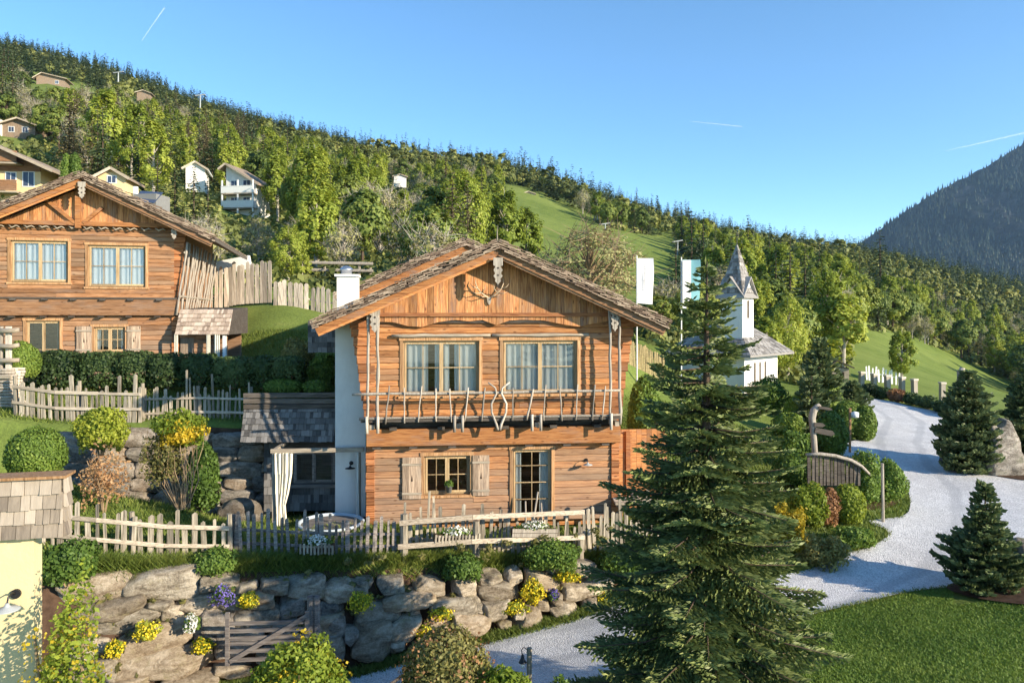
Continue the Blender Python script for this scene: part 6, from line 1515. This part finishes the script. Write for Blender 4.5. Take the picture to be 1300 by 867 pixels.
# right side garden
RB = [(1016, 500, 532, 37, 42, 'lime', 'clip', 'pale green dome bush behind the signpost, nearest the spruce'),
      (1000, 520, 560, 34, 40, 'box', 'ball', 'green bush between the spruce and the signpost top'),
      (1052, 486, 512, 40, 36, 'box', 'clip', 'clipped green dome bush below the chapel pine'),
      (1076, 509, 536, 36, 44, 'box', 'clip', 'larger clipped dome at the bend of the bark bed'),
      (1098, 515, 542, 35.5, 28, 'box', 'clip', 'rounded clipped bush nearest the road on the bark bed'),
      (1056, 523, 565, 31.5, 42, 'box', 'clip', 'clipped bush directly right of the signpost arrows'),
      (1012, 545, 590, 29, 44, 'mid', 'ball', 'dense dark green shrub left of the signpost trunk'),
      (1005, 575, 625, 25.5, 48, 'mid', 'ball', 'leafy shrub between spruce and arched fence'),
      (1024, 612, 672, 22.6, 52, 'lime', 'ball', 'bright green leafy shrub beside the spruce near the arched fence'),
      (1050, 618, 672, 22.6, 34, 'rust', 'ball', 'rusty brown shrub between two green ones below the arched fence'),
      (1076, 614, 668, 22.7, 44, 'lime', 'clip', 'lime green clipped bush below the arched fence'),
      (1098, 573, 632, 24.4, 44, 'mid', 'ball', 'leafy green shrub at the end of the bent rail'),
      (1128, 580, 632, 24.8, 44, 'mid', 'ball', 'leafy green shrub closest to the gravel beside the pale stake'),
      (1084, 668, 692, 21.3, 52, 'mid', 'ball', 'low dark shrub at the grassy tip of the island'),
      (1046, 680, 720, 20.2, 60, 'olive', 'loose', 'thin olive grass clump beside the lower spruce branches'),
      (1000, 640, 700, 21.0, 50, 'yellow', 'loose', 'yellow flowering shrub peeping out beside the spruce'),
      (818, 478, 520, 30, 44, 'box', 'clip', 'rounded green hedge right of the chalet behind the spruce'),
      (850, 520, 570, 28, 60, 'box', 'ball', 'green shrub mass seen through the left spruce branches'),
      (975, 478, 520, 41, 50, 'box', 'ball', 'green shrub at the foot of the chapel'),
      (900, 500, 560, 36, 90, 'mid', 'ball', 'wide green shrub behind the middle of the spruce')]
for px, a, c, Y, w_, mt, kd, lab in RB: bush(lab, px, a, c, Y, w_, mt, kd, leaf=.06 if Y < 27 else .085)
for i, (a, c) in enumerate(((1093, 1112), (1112, 1130), (1130, 1150), (1150, 1168), (1168, 1188), (1188, 1212), (1212, 1240))):
    bush(f'{ordn[i]} dark hedge shrub from the left along the far road bend', (a+c)/2, 486+i*4, 512+i*4, 53-i*1.6, c-a+5, 'hedge' if i != 2 else 'rust', 'ball', 'hedge_shrub', 'hedge', .12, group='hedge shrubs along the far road bend', dy=.9)

# ------------------------------------------------------------------ hillside trees
def conifer_simple(H, R0, levels, nb, seed, lw=.5, fade=1.0):
    rs = np.random.default_rng(seed); P = []; N = []; Dv = []; S = []
    for i in range(levels):
        t = i/levels; z = H*(.05+.95*t); R_ = R0*(1-t)**.85*rs.uniform(.85, 1.1)+.08
        k = max(3, int(nb*(1-.5*t)))
        for j in range(k):
            a = rs.uniform(0, 6.28); Lb = R_*rs.uniform(.7, 1.15); d = np.array([math.cos(a), math.sin(a), -.30+.2*t])
            n = max(1, int(Lb/(lw*(.5-.2*t))))
            for q in range(n):
                u_ = (q+.7)/n; P.append(np.array([0, 0, z])+d*Lb*u_); Dv.append(d+rs.normal(size=3)*.35); N.append(np.array([d[0]*.5, d[1]*.5, .8])+rs.normal(size=3)*.35); S.append(lw*(1-.35*u_)*(1-.35*t))
    P = np.array(P); Dv = nrm(np.array(Dv)); N = nrm(np.array(N)); S = np.array(S)[:, None]; A = nrm(np.cross(N, Dv))
    V = np.stack([P-Dv*S*.5, P-A*S*.32, P+Dv*S*.6, P+A*S*.32], 1).reshape(-1, 3)
    m = MB(); m.tube([(0, 0, -.5), (0, 0, H*.6), (0, 0, H*.98)], [H*.012, H*.006, .01], 6)
    return V, np.arange(len(V)).reshape(-1, 4), None, m
def broad_simple(H, R0, nblob, nleaf, seed, leaf=.3, shape=(1, 1), tmat=None, bare=0.0, droop=0.0, low=.22):
    rs = np.random.default_rng(seed); parts = []; m = MB(); cz = H*(low+(1-low)/2); rz = H*(1-low)/2
    m.tube([(0, 0, -.5), (rs.uniform(-.1, .1)*H*.1, 0, H*.35), (rs.uniform(-.1, .1)*H*.2, 0, H*.75), (0, 0, H*.93)], [H*.022, H*.016, H*.008, .02], 7)
    for i in range(nblob):
        d = nrm(rs.normal(size=3)); r = rs.uniform(.35, .92)**.6; c = np.array([d[0]*R0*r, d[1]*R0*r, cz+d[2]*rz*r*.95])
        hh = (c[2]-(cz-rz))/(2*rz); sc_ = np.interp(hh, [0, .25, .6, .85, 1], [.7, 1, .95, .7, .35]); c[:2] *= sc_
        br = R0*rs.uniform(.20, .34)*(1-.3*hh)
        n = int(nleaf*rs.uniform(.7, 1.3)); dd = nrm(rs.normal(size=(n, 3))); P = c+dd*br*rs.uniform(.45, 1.05, (n, 1))*np.array([1, 1, .8+droop])
        out = nrm(P-np.array([0, 0, cz-.3*rz])); N = out*1.0+dd*.6+rs.normal(size=(n, 3))*.35+np.array([0, 0, .15])
        parts.append(quads(P, N, leaf, 1.4))
        if i % 3 == 0 or bare: m.tube([(0, 0, max(H*.15, c[2]-R0*r*.9)), tuple(c*.6+np.array([0, 0, c[2]*.3])), tuple(c)], [H*.006, H*.004, .012], 4)
        if bare:
            for _ in range(5): e = c+rs.normal(size=3)*br*1.1+np.array([0, 0, br*.5]); m.tube([tuple(c), tuple((c+e)/2+rs.normal(size=3)*.08), tuple(e)], [.03, .02, .006], 3)
    V, Q, _ = merge(parts); return V, Q, None, m
PROTO = {}
def add_proto(key, datas, mat, tmat):
    PROTO[key] = []
    for V, Q, T, m in datas:
        cme = mesh_np('crown', V, Q); cme.materials.append(L[mat]); tm = bpy.data.meshes.new('trunk'); tm.from_pydata(m.v, [], m.f); tm.materials.append(M[tmat])
        PROTO[key].append((tm, cme, float(V[:, 2].max())))
add_proto('conifer', [conifer_simple(12, 2.3, 30, 9, s, .62) for s in (1, 2, 3, 4)], 'conifer', 'bark')
add_proto('brownfir', [conifer_simple(12, 2.7, 30, 10, s, .62) for s in (11, 12)], 'brownfir', 'bark')
add_proto('broad', [broad_simple(9, 3.1, 80, 60, s, .30) for s in (21, 22, 23, 24)], 'broad', 'bark')
add_proto('birch', [broad_simple(11, 2.5, 84, 60, s, .27, droop=.4, low=.12) for s in (31, 32, 33)], 'birch', 'bark_pale')
add_proto('pale', [broad_simple(8.5, 3.0, 54, 22, s, .24, bare=1) for s in (41, 42, 43)], 'pale', 'bark_pale')
add_proto('birch_fine', [broad_simple(11, 3.2, 130, 75, s, .20, droop=.3, low=.10) for s in (51, 52)], 'birch', 'bark_pale')
add_proto('pale_fine', [broad_simple(9, 3.6, 120, 34, 61, .14, bare=1, low=.08)], 'pale', 'twig')
NAMES = {'conifer': ('conifer_tree', 'conifer'), 'brownfir': ('conifer_tree', 'conifer'), 'broad': ('broadleaf_tree', 'broadleaf tree'), 'birch': ('birch_tree', 'birch'), 'pale': ('budding_tree', 'budding tree'), 'birch_fine': ('birch_tree', 'birch'), 'pale_fine': ('budding_tree', 'budding tree')}
GL = {'conifer': ('dark green conifer in the mixed woodland of the hillside', 'dark conifers in the hillside woodland'), 'brownfir': ('brown-green conifer with drooping branches in the hillside woodland', 'brownish conifers in the hillside woodland'),
      'broad': ('mid green rounded broadleaf tree in the hillside woodland', 'green broadleaf trees on the hillside'), 'birch': ('light green slender birch in the hillside woodland', 'light green birches on the hillside'), 'pale': ('pale budding tree with thin leaves in the hillside woodland', 'pale budding trees on the hillside')}
def tree(kind, base, H, lab=None, group=None, wide=1.0, var=None):
    pr = PROTO[kind][var if var is not None else rnd.randrange(len(PROTO[kind]))]; s_ = H/pr[2]; nm, ct = NAMES[kind]
    t = thing(nm, lab or GL[kind][0], ct, base, U(0, 6.28), group if lab else GL[kind][1]); t.scale = (s_*wide, s_*wide, s_)
    for k, me in (('trunk', pr[0]), ('crown', pr[1])):
        o = bpy.data.objects.new(k, me); C.objects.link(o); o.parent = t
    return t
SP = [('birch_fine', 590, 85, 213, 1.35, 'largest bright birch rising behind the chalet ridge'), ('birch_fine', 548, 82, 262, 1.1, 'bright birch left of the largest one behind the chalet ridge'), ('birch', 640, 92, 240, 1.0, 'slender light birch at the left edge of the long meadow'),
      ('birch', 668, 95, 262, 1.2, 'thin pale birch against the long meadow'), ('birch_fine', 366, 52, 283, .85, 'bright green young tree above the pale paling fence'), ('birch', 384, 50, 322, 1.2, 'small lime tree at the right foot of the bright young tree'),
      ('pale_fine', 748, 58, 283, 1.3, 'wide bare budding tree behind the right roof slope'), ('pale', 705, 60, 330, 1.5, 'lower bare bush-like tree left of the wide budding tree'), ('brownfir', 93, 92, 148, 1.0, 'left one of two tall brown conifers above the left chalet'), ('brownfir', 117, 90, 146, 1.1, 'right one of two tall brown conifers above the left chalet'),
      ('conifer', 200, 74, 196, 1.2, 'dark conifer behind the solar shed'), ('conifer', 222, 72, 205, 1.3, 'dense dark conifer left of the white balcony house'), ('conifer', 246, 70, 212, 1.4, 'dense dark conifer hiding the white roofed wing'), ('conifer', 264, 71, 222, 1.3, 'dark conifer touching the white balcony house'),
      ('conifer', 290, 128, 152, 1.1, 'tall dark conifer above the white balcony house'), ('brownfir', 178, 100, 168, 1.2, 'brown conifer left of the dense dark group'), ('conifer', 498, 110, 212, 1.0, 'dark conifer left of the bright birches'), ('conifer', 878, 80, 268, 1.15, 'dark conifer above the teal flag'), ('conifer', 858, 84, 300, 1.2, 'lower dark conifer at the right end of the meadow'),
      ('conifer', 1003, 96, 296, 1.3, 'largest dark conifer right of the chapel spire'), ('conifer', 1022, 92, 312, 1.2, 'dark conifer next to the largest one right of the spire'), ('conifer', 985, 90, 318, 1.2, 'dark conifer just behind the chapel spire'),
      ('conifer', 928, 88, 300, 1.2, 'dark conifer directly above the chapel spire'), ('birch_fine', 1000, 58, 372, .8, 'bright green birch right behind the chapel'), ('birch', 1070, 64, 365, 1.2, 'bright birch above the roadside hut'), ('birch_fine', 1048, 66, 340, .9, 'tall bright birch left of the roadside hut'), ('birch', 972, 55, 400, 1.2, 'light green tree close behind the chapel nave'),
      ('birch', 1145, 66, 419, 1.0, 'single small lime tree beside the white picket fence'), ('conifer', 1117, 170, 288, 1.1, 'dark conifer standing out on the skyline below the mountain'), ('birch', 905, 62, 395, 1.3, 'light birch behind the spruce top'), ('broad', 840, 66, 372, 1.5, 'green rounded tree behind the banner flags'), ('broad', 780, 70, 370, 1.4, 'green tree just above the right roof edge')]
placed = []
for kd, px, Y, pyt, wd, lab in SP:
    b = on(px, Y); H = at(px, pyt, Y).z-b.z
    if H < 1.5: H = 3
    tree(kd, b, H, lab, None, wd*min(1.3, max(.6, (4 if kd in ('birch_fine',) else 5)/max(3, H)*1.8)) if kd in ('birch_fine', 'pale_fine') else wd); placed.append((b.x, b.y, 2.2))
for px, lab in ((84, 'left columnar thuja above the left chalet roof'), (96, 'right columnar thuja above the left chalet roof')):
    Y = 66; b = on(px, Y); H = at(px, 198, Y).z-b.z; t = thing('thuja', lab, 'columnar tree', b)
    V, Q = crown_shell(2600, .42, .42, H*.52, H*.5, 77+px, .12, 3, .05, .15, 1.6, .2); V2, Q2 = blob_core(.36, .36, H*.5, H*.5, 3); V, Q, _ = merge([(V, Q), (V2, Q2)]); link('foliage', mesh_np('foliage', V, Q), L['box'], t); stems(.2, H*.3, H*.4, 3, .04, 5).build('trunk', M['bark'], t)

polyA = [(628, 236), (700, 252), (770, 290), (862, 306), (866, 345), (836, 392), (770, 400), (700, 350), (640, 290)]
polyB = [(1092, 420), (1140, 424), (1210, 452), (1292, 490), (1320, 560), (1200, 530), (1090, 512), (1066, 480), (1080, 440)]
polyC = [(30, 94), (80, 100), (135, 122), (130, 142), (60, 135)]
polyD = [(1070, 350), (1110, 366), (1118, 392), (1078, 378)]
clear = [(0, 78, 180, 262, 70), (120, 164, 212, 245, 72), (168, 198, 238, 262, 60), (278, 338, 204, 268, 105), (236, 254, 202, 216, 108), (0, 48, 146, 172, 128), (44, 84, 88, 108, 255), (645, 700, 243, 330, 150), (700, 780, 262, 300, 150), (780, 866, 296, 350, 150),
         (1098, 1140, 425, 500, 110), (1140, 1200, 446, 520, 110), (1200, 1290, 470, 540, 110), (143, 157, 90, 104, 330), (246, 262, 118, 140, 300), (762, 776, 282, 300, 210), (852, 868, 304, 320, 190), (1055, 1080, 452, 482, 60), (385, 475, 325, 345, 52), (174, 192, 108, 122, 300), (500, 516, 218, 230, 230)]
rs = np.random.default_rng(77)
def pick(px, py, Y):
    r = rnd.random()
    if Y > 350: return 'conifer' if r < .62 else 'brownfir' if r < .74 else 'pale' if r < .8 else 'broad'
    if px < 330:
        if py < 170: return 'conifer' if r < .5 else 'brownfir' if r < .62 else 'pale' if r < .8 else 'broad'
        return 'conifer' if r < .30 else 'brownfir' if r < .45 else 'broad' if r < .72 else 'pale' if r < .88 else 'birch'
    if px < 640: return 'conifer' if r < .08 else 'brownfir' if r < .12 else 'broad' if r < .45 else 'birch' if r < .76 else 'pale'
    if px < 880: return 'conifer' if r < .3 else 'broad' if r < .65 else 'birch' if r < .8 else 'pale'
    if px < 1090: return 'conifer' if r < .16 else 'broad' if r < .5 else 'birch' if r < .85 else 'pale'
    return 'conifer' if r < .14 else 'broad' if r < .62 else 'birch' if r < .85 else 'pale'
cand = []; rows = []
N_ = 26000; u_ = rs.uniform(-.80, .80, N_); yy = 46*np.exp(rs.uniform(0, 1, N_)*math.log(600/46)); xx = u_*yy
yy2 = rs.uniform(200, 600, 9000); xx2 = rs.uniform(-.8, .8, 9000)*yy2
xx = np.r_[xx, xx2]; yy = np.r_[yy, yy2]; hz = hgt(xx, yy); pxs = CX+F*xx/yy; pys = HY-F*hz/yy
bad = inpoly(pxs, pys, polyA) | inpoly(pxs, pys, polyB) | inpoly(pxs, pys, polyC) | inpoly(pxs, pys, polyD)
bad |= (pxs > 1080) & (yy < 72) | (pxs > 900) & (yy < 52) & (pys > 455) | inpoly(xx, yy, road2)
bad |= (pxs > 790) & (pxs < 1090) & (yy < 56)
bad |= (pxs > 1080) & (yy < 118)
grid = {}
def ok(x, y, d):
    c = 6.0; i, j = int(x//c), int(y//c); k = int(d//c)+1
    for a in range(i-k, i+k+1):
        for b_ in range(j-k, j+k+1):
            for (X, Y_, D) in grid.get((a, b_), ()):
                if (X-x)**2+(Y_-y)**2 < ((d+D)*.5)**2: return False
    return True
for x, y, d in placed: grid.setdefault((int(x//6), int(y//6)), []).append((x, y, 3.6))
houses = [(0, 70), (142, 74), (306, 108), (248, 110), (24, 131), (64, 258), (182, 302), (508, 232), (184, 61), (671, 264)]
hpos = [((px-CX)/F*Y, Y+3) for px, Y in houses]
cnt = {}; far_list = []
for x, y, z, px, py, bd in zip(xx, yy, hz, pxs, pys, bad):
    if bd: continue
    kd = pick(px, py, y); d = {'conifer': 3.6, 'brownfir': 4.0, 'broad': 4.6, 'birch': 3.9, 'pale': 4.4}[kd]*(1 if y < 200 else 1.15)
    if not ok(x, y, d): continue
    if any((x-hx_)**2+(y-hy_)**2 < 49 for hx_, hy_ in hpos): continue
    H = {'conifer': U(7.5, 16), 'brownfir': U(10, 14), 'broad': U(6, 10), 'birch': U(8, 12), 'pale': U(5.5, 9)}[kd]*(.8 if y < 80 else 1)
    if y > 300: H *= .95
    ptop = HY-F*(z+H)/y; hw = 3.5/y*F; blocked = False
    for a, b_, c, d_, ym in clear:
        if y < ym and px+hw > a and px-hw < b_ and ptop < d_ and py > c: blocked = True; break
    if blocked: continue
    grid.setdefault((int(x//6), int(y//6)), []).append((x, y, d))
    fam = 'con' if kd in ('conifer', 'brownfir') else kd
    rows.append((y, x, z, kd, H, fam))
rows.sort(key=lambda r: r[0])
lim = {'con': 260, 'broad': 280, 'birch': 230, 'pale': 230}
for y, x, z, kd, H, fam in rows:
    c = cnt.get(fam, 0)
    if c < lim[fam] and y < 260: tree(kd, (x, y, z-.1), H); cnt[fam] = c+1
    else: far_list.append((x, y, z-.1, kd, H))
print('TREES', cnt, len(far_list))
# far wood: one object per leaf colour
def far_wood(name, items, protos, mat):
    parts = []
    for x, y, z, kd, H in items:
        V, Q, h0 = protos[rnd.randrange(len(protos))]; s_ = H/h0; a = U(0, 6.28); c, s2 = math.cos(a), math.sin(a); w_ = s_*U(.85, 1.2)
        X = (V[:, 0]*c-V[:, 1]*s2)*w_+x; Y_ = (V[:, 0]*s2+V[:, 1]*c)*w_+y; Z = V[:, 2]*s_+z
        parts.append((np.stack([X, Y_, Z], -1), Q, np.full(len(V), np.clip(rnd.gauss(.5, .2), 0, 1))))
    V, Q, T = merge(parts); o = link(name, mesh_np(name, V, Q, tint=T), L[mat]); return o
def lowcon(seed):
    V, Q, _, m = conifer_simple(12, 2.3, 20, 8, seed, 1.1); return V, Q, float(V[:, 2].max())
def lowbro(seed):
    V, Q, _, m = broad_simple(9, 3.0, 22, 14, seed, .85); return V, Q, float(V[:, 2].max())
fc = [r for r in far_list if r[3] in ('conifer', 'brownfir')]; fb = [r for r in far_list if r[3] not in ('conifer', 'brownfir')]
if fc: tag(far_wood('far_conifer_wood', fc, [lowcon(s) for s in (1, 2, 3, 4, 5)], 'far_con'), 'dark conifer wood covering the skyline ridge far behind', 'forest', kind='stuff')
if fb: tag(far_wood('far_broadleaf_wood', fb, [lowbro(s) for s in (6, 7, 8, 9)], 'far_bro'), 'light green broadleaf wood spread over the far slopes', 'forest', kind='stuff')
# undergrowth between the trees
ii = rs.choice(len(xx), 9000, replace=False); parts = []
for i in ii:
    if bad[i] or yy[i] > 240: continue
    x, y, z, px, py = xx[i], yy[i], hz[i], pxs[i], pys[i]; s_ = U(.7, 1.6)*(1+y/300); skip = False
    for a, b_, c, d_, ym in clear:
        if y < ym and a-6 < px < b_+6 and HY-F*(z+s_*1.3)/y < d_-6 and py > c: skip = True; break
    if skip: continue
    n = 26; dd = nrm(rs.normal(size=(n, 3))); dd[:, 2] = np.abs(dd[:, 2]); P = np.array([x, y, z])+dd*np.array([s_, s_, s_*.9])*rs.uniform(.5, 1, (n, 1))
    V, Q = quads(P, dd+rs.normal(size=(n, 3))*.4, .28+y/420, 1.4); parts.append((V, Q, np.full(len(V), np.clip(rnd.gauss(.45, .22), 0, 1))))
V, Q, T = merge(parts); tag(link('undergrowth', mesh_np('undergrowth', V, Q, tint=T), L['far_bro']), 'low scrub and bushes between the hillside trees', 'undergrowth', kind='stuff')

# ------------------------------------------------------------------ grass
def blades(X, Y, hmin, hmax, w_, seed, zoff=0.0, lean=.5):
    rs = np.random.default_rng(seed); n = len(X); Z = hgt(X, Y)+zoff; P = np.stack([X, Y, Z], -1)
    a = rs.uniform(0, 6.28, n); A = np.stack([np.cos(a), np.sin(a), np.zeros(n)], -1)*w_*rs.uniform(.6, 1.3, (n, 1))*.5
    h = rs.uniform(hmin, hmax, (n, 1)); b = rs.uniform(0, 6.28, n); T = np.stack([np.cos(b)*lean, np.sin(b)*lean, np.ones(n)], -1)*h
    V = np.stack([P-A, P+A, P+T*.6+A*.7, P+T], 1).reshape(-1, 3); return V, np.arange(4*n).reshape(n, 4)
foot = [FM.world(x, y, 0) for x, y in ((-5.0, -.0), (5.2, -.0), (5.2, 9.5), (-5.0, 9.5))]; foot = [(p.x, p.y) for p in foot]
def field(n, y0, y1, seed, u0=-.74, u1=.74):
    rs = np.random.default_rng(seed); y = np.sqrt(rs.uniform(y0*y0, y1*y1, n)); x = rs.uniform(u0, u1, n)*y; return x, y
# mown lawn, lower right
x, y = field(260000, 11.5, 20, 5, .0, .76); h_ = None
msk = ~inpoly(x, y, road2); px_ = CX+F*x/y; wl = 15.4+.3226*(x+9.4)
road_near = np.array([(p[0], p[1]) for p in [G(1300, 744), G(1200, 747), G(1120, 760), G(1050, 776), G(980, 800), G(890, 830), G(800, 853)]])
lim_y = np.interp(x, road_near[::-1, 0], road_near[::-1, 1]); msk &= y < lim_y+.1; msk &= ~((px_ > 1210) & (y > 17.4))
V, Q = blades(x[msk], y[msk], .02, .055, .022, 6, lean=.9); tag(link('lawn_grass', mesh_np('lawn_grass', V, Q), L['lawn']), 'short mown lawn at the lower right', 'grass', kind='stuff')
# rougher grass on the terraces, banks and island
x, y = field(240000, 10.5, 34, 8); msk = ~inpoly(x, y, road2) & ~inpoly(x, y, foot); wl = 15.4+.3226*(x+9.4)
msk &= ~((y < wl+.75) & (x < 3.2) & (y > wl-.25)); msk &= ~((y < 19.5) & (x > 4) & (y < np.interp(x, road_near[::-1, 0], road_near[::-1, 1])+2)); w2 = np.interp(x, W2X, W2Y); msk &= ~((np.abs(y-w2-.35) < .6) & (x < 4))
V, Q = blades(x[msk], y[msk], .06, .17, .032, 9, lean=.6)
# long fringe on the wall top and along the wall foot
n = 26000; t = rs.uniform(0, 1, n); X = -9.3+12.4*t; Yb = 15.4+.3226*(X+9.4)+rs.normal(size=n)*.16+.80; V2, Q2 = blades(X, Yb, .12, .30, .028, 10, lean=.9)
n = 16000; t = rs.uniform(0, 1, n); X = -7.5+10.6*t; Yb = 15.4+.3226*(X+9.4)+rs.normal(size=n)*.12-.40; V3, Q3 = blades(X, Yb, .05, .2, .028, 12, lean=.8)
V, Q, _ = merge([(V, Q), (V2, Q2), (V3, Q3)]); tag(link('rough_grass', mesh_np('rough_grass', V, Q), L['grass']), 'rough grass on the terraces, banks and wall top', 'grass', kind='stuff')
# ragged grass edge along the gravel
P = np.array([(p[0], p[1]) for p in road2]); d = np.roll(P, -1, 0)-P; ln = np.linalg.norm(d, axis=1); ed = rs.choice(len(P), 30000, p=ln/ln.sum()); tt = rs.uniform(0, 1, 30000)[:, None]
E = P[ed]+d[ed]*tt+rs.normal(size=(30000, 2))*.05; keep = (E[:, 1] < 34) & (E[:, 1] > 12) & (E[:, 0] < 12.4)
V, Q = blades(E[keep, 0], E[keep, 1], .03, .10, .026, 14, zoff=.01, lean=.9); tag(link('verge_grass', mesh_np('verge_grass', V, Q), L['grass']), 'ragged grass edge along the gravel road', 'grass', kind='stuff')

# ------------------------------------------------------------------ air: one even haze volume round the whole scene
m = MB(); m.box(-1300, 3000, -140, 3700, -420, 1250)
hz_ = NM('haze_air'); hz_.t.nodes.remove(hz_.b); pv = hz_.n('VolumePrincipled', Density=.00006, Anisotropy=.2); pv.inputs['Color'].default_value = (.45, .70, 1, 1)
hz_.t.links.new(pv.outputs[0], hz_.out.inputs['Volume']); o = m.build('haze', hz_.m, None); tag(o, 'thin blue evening haze in the valley air', 'haze', kind='stuff')
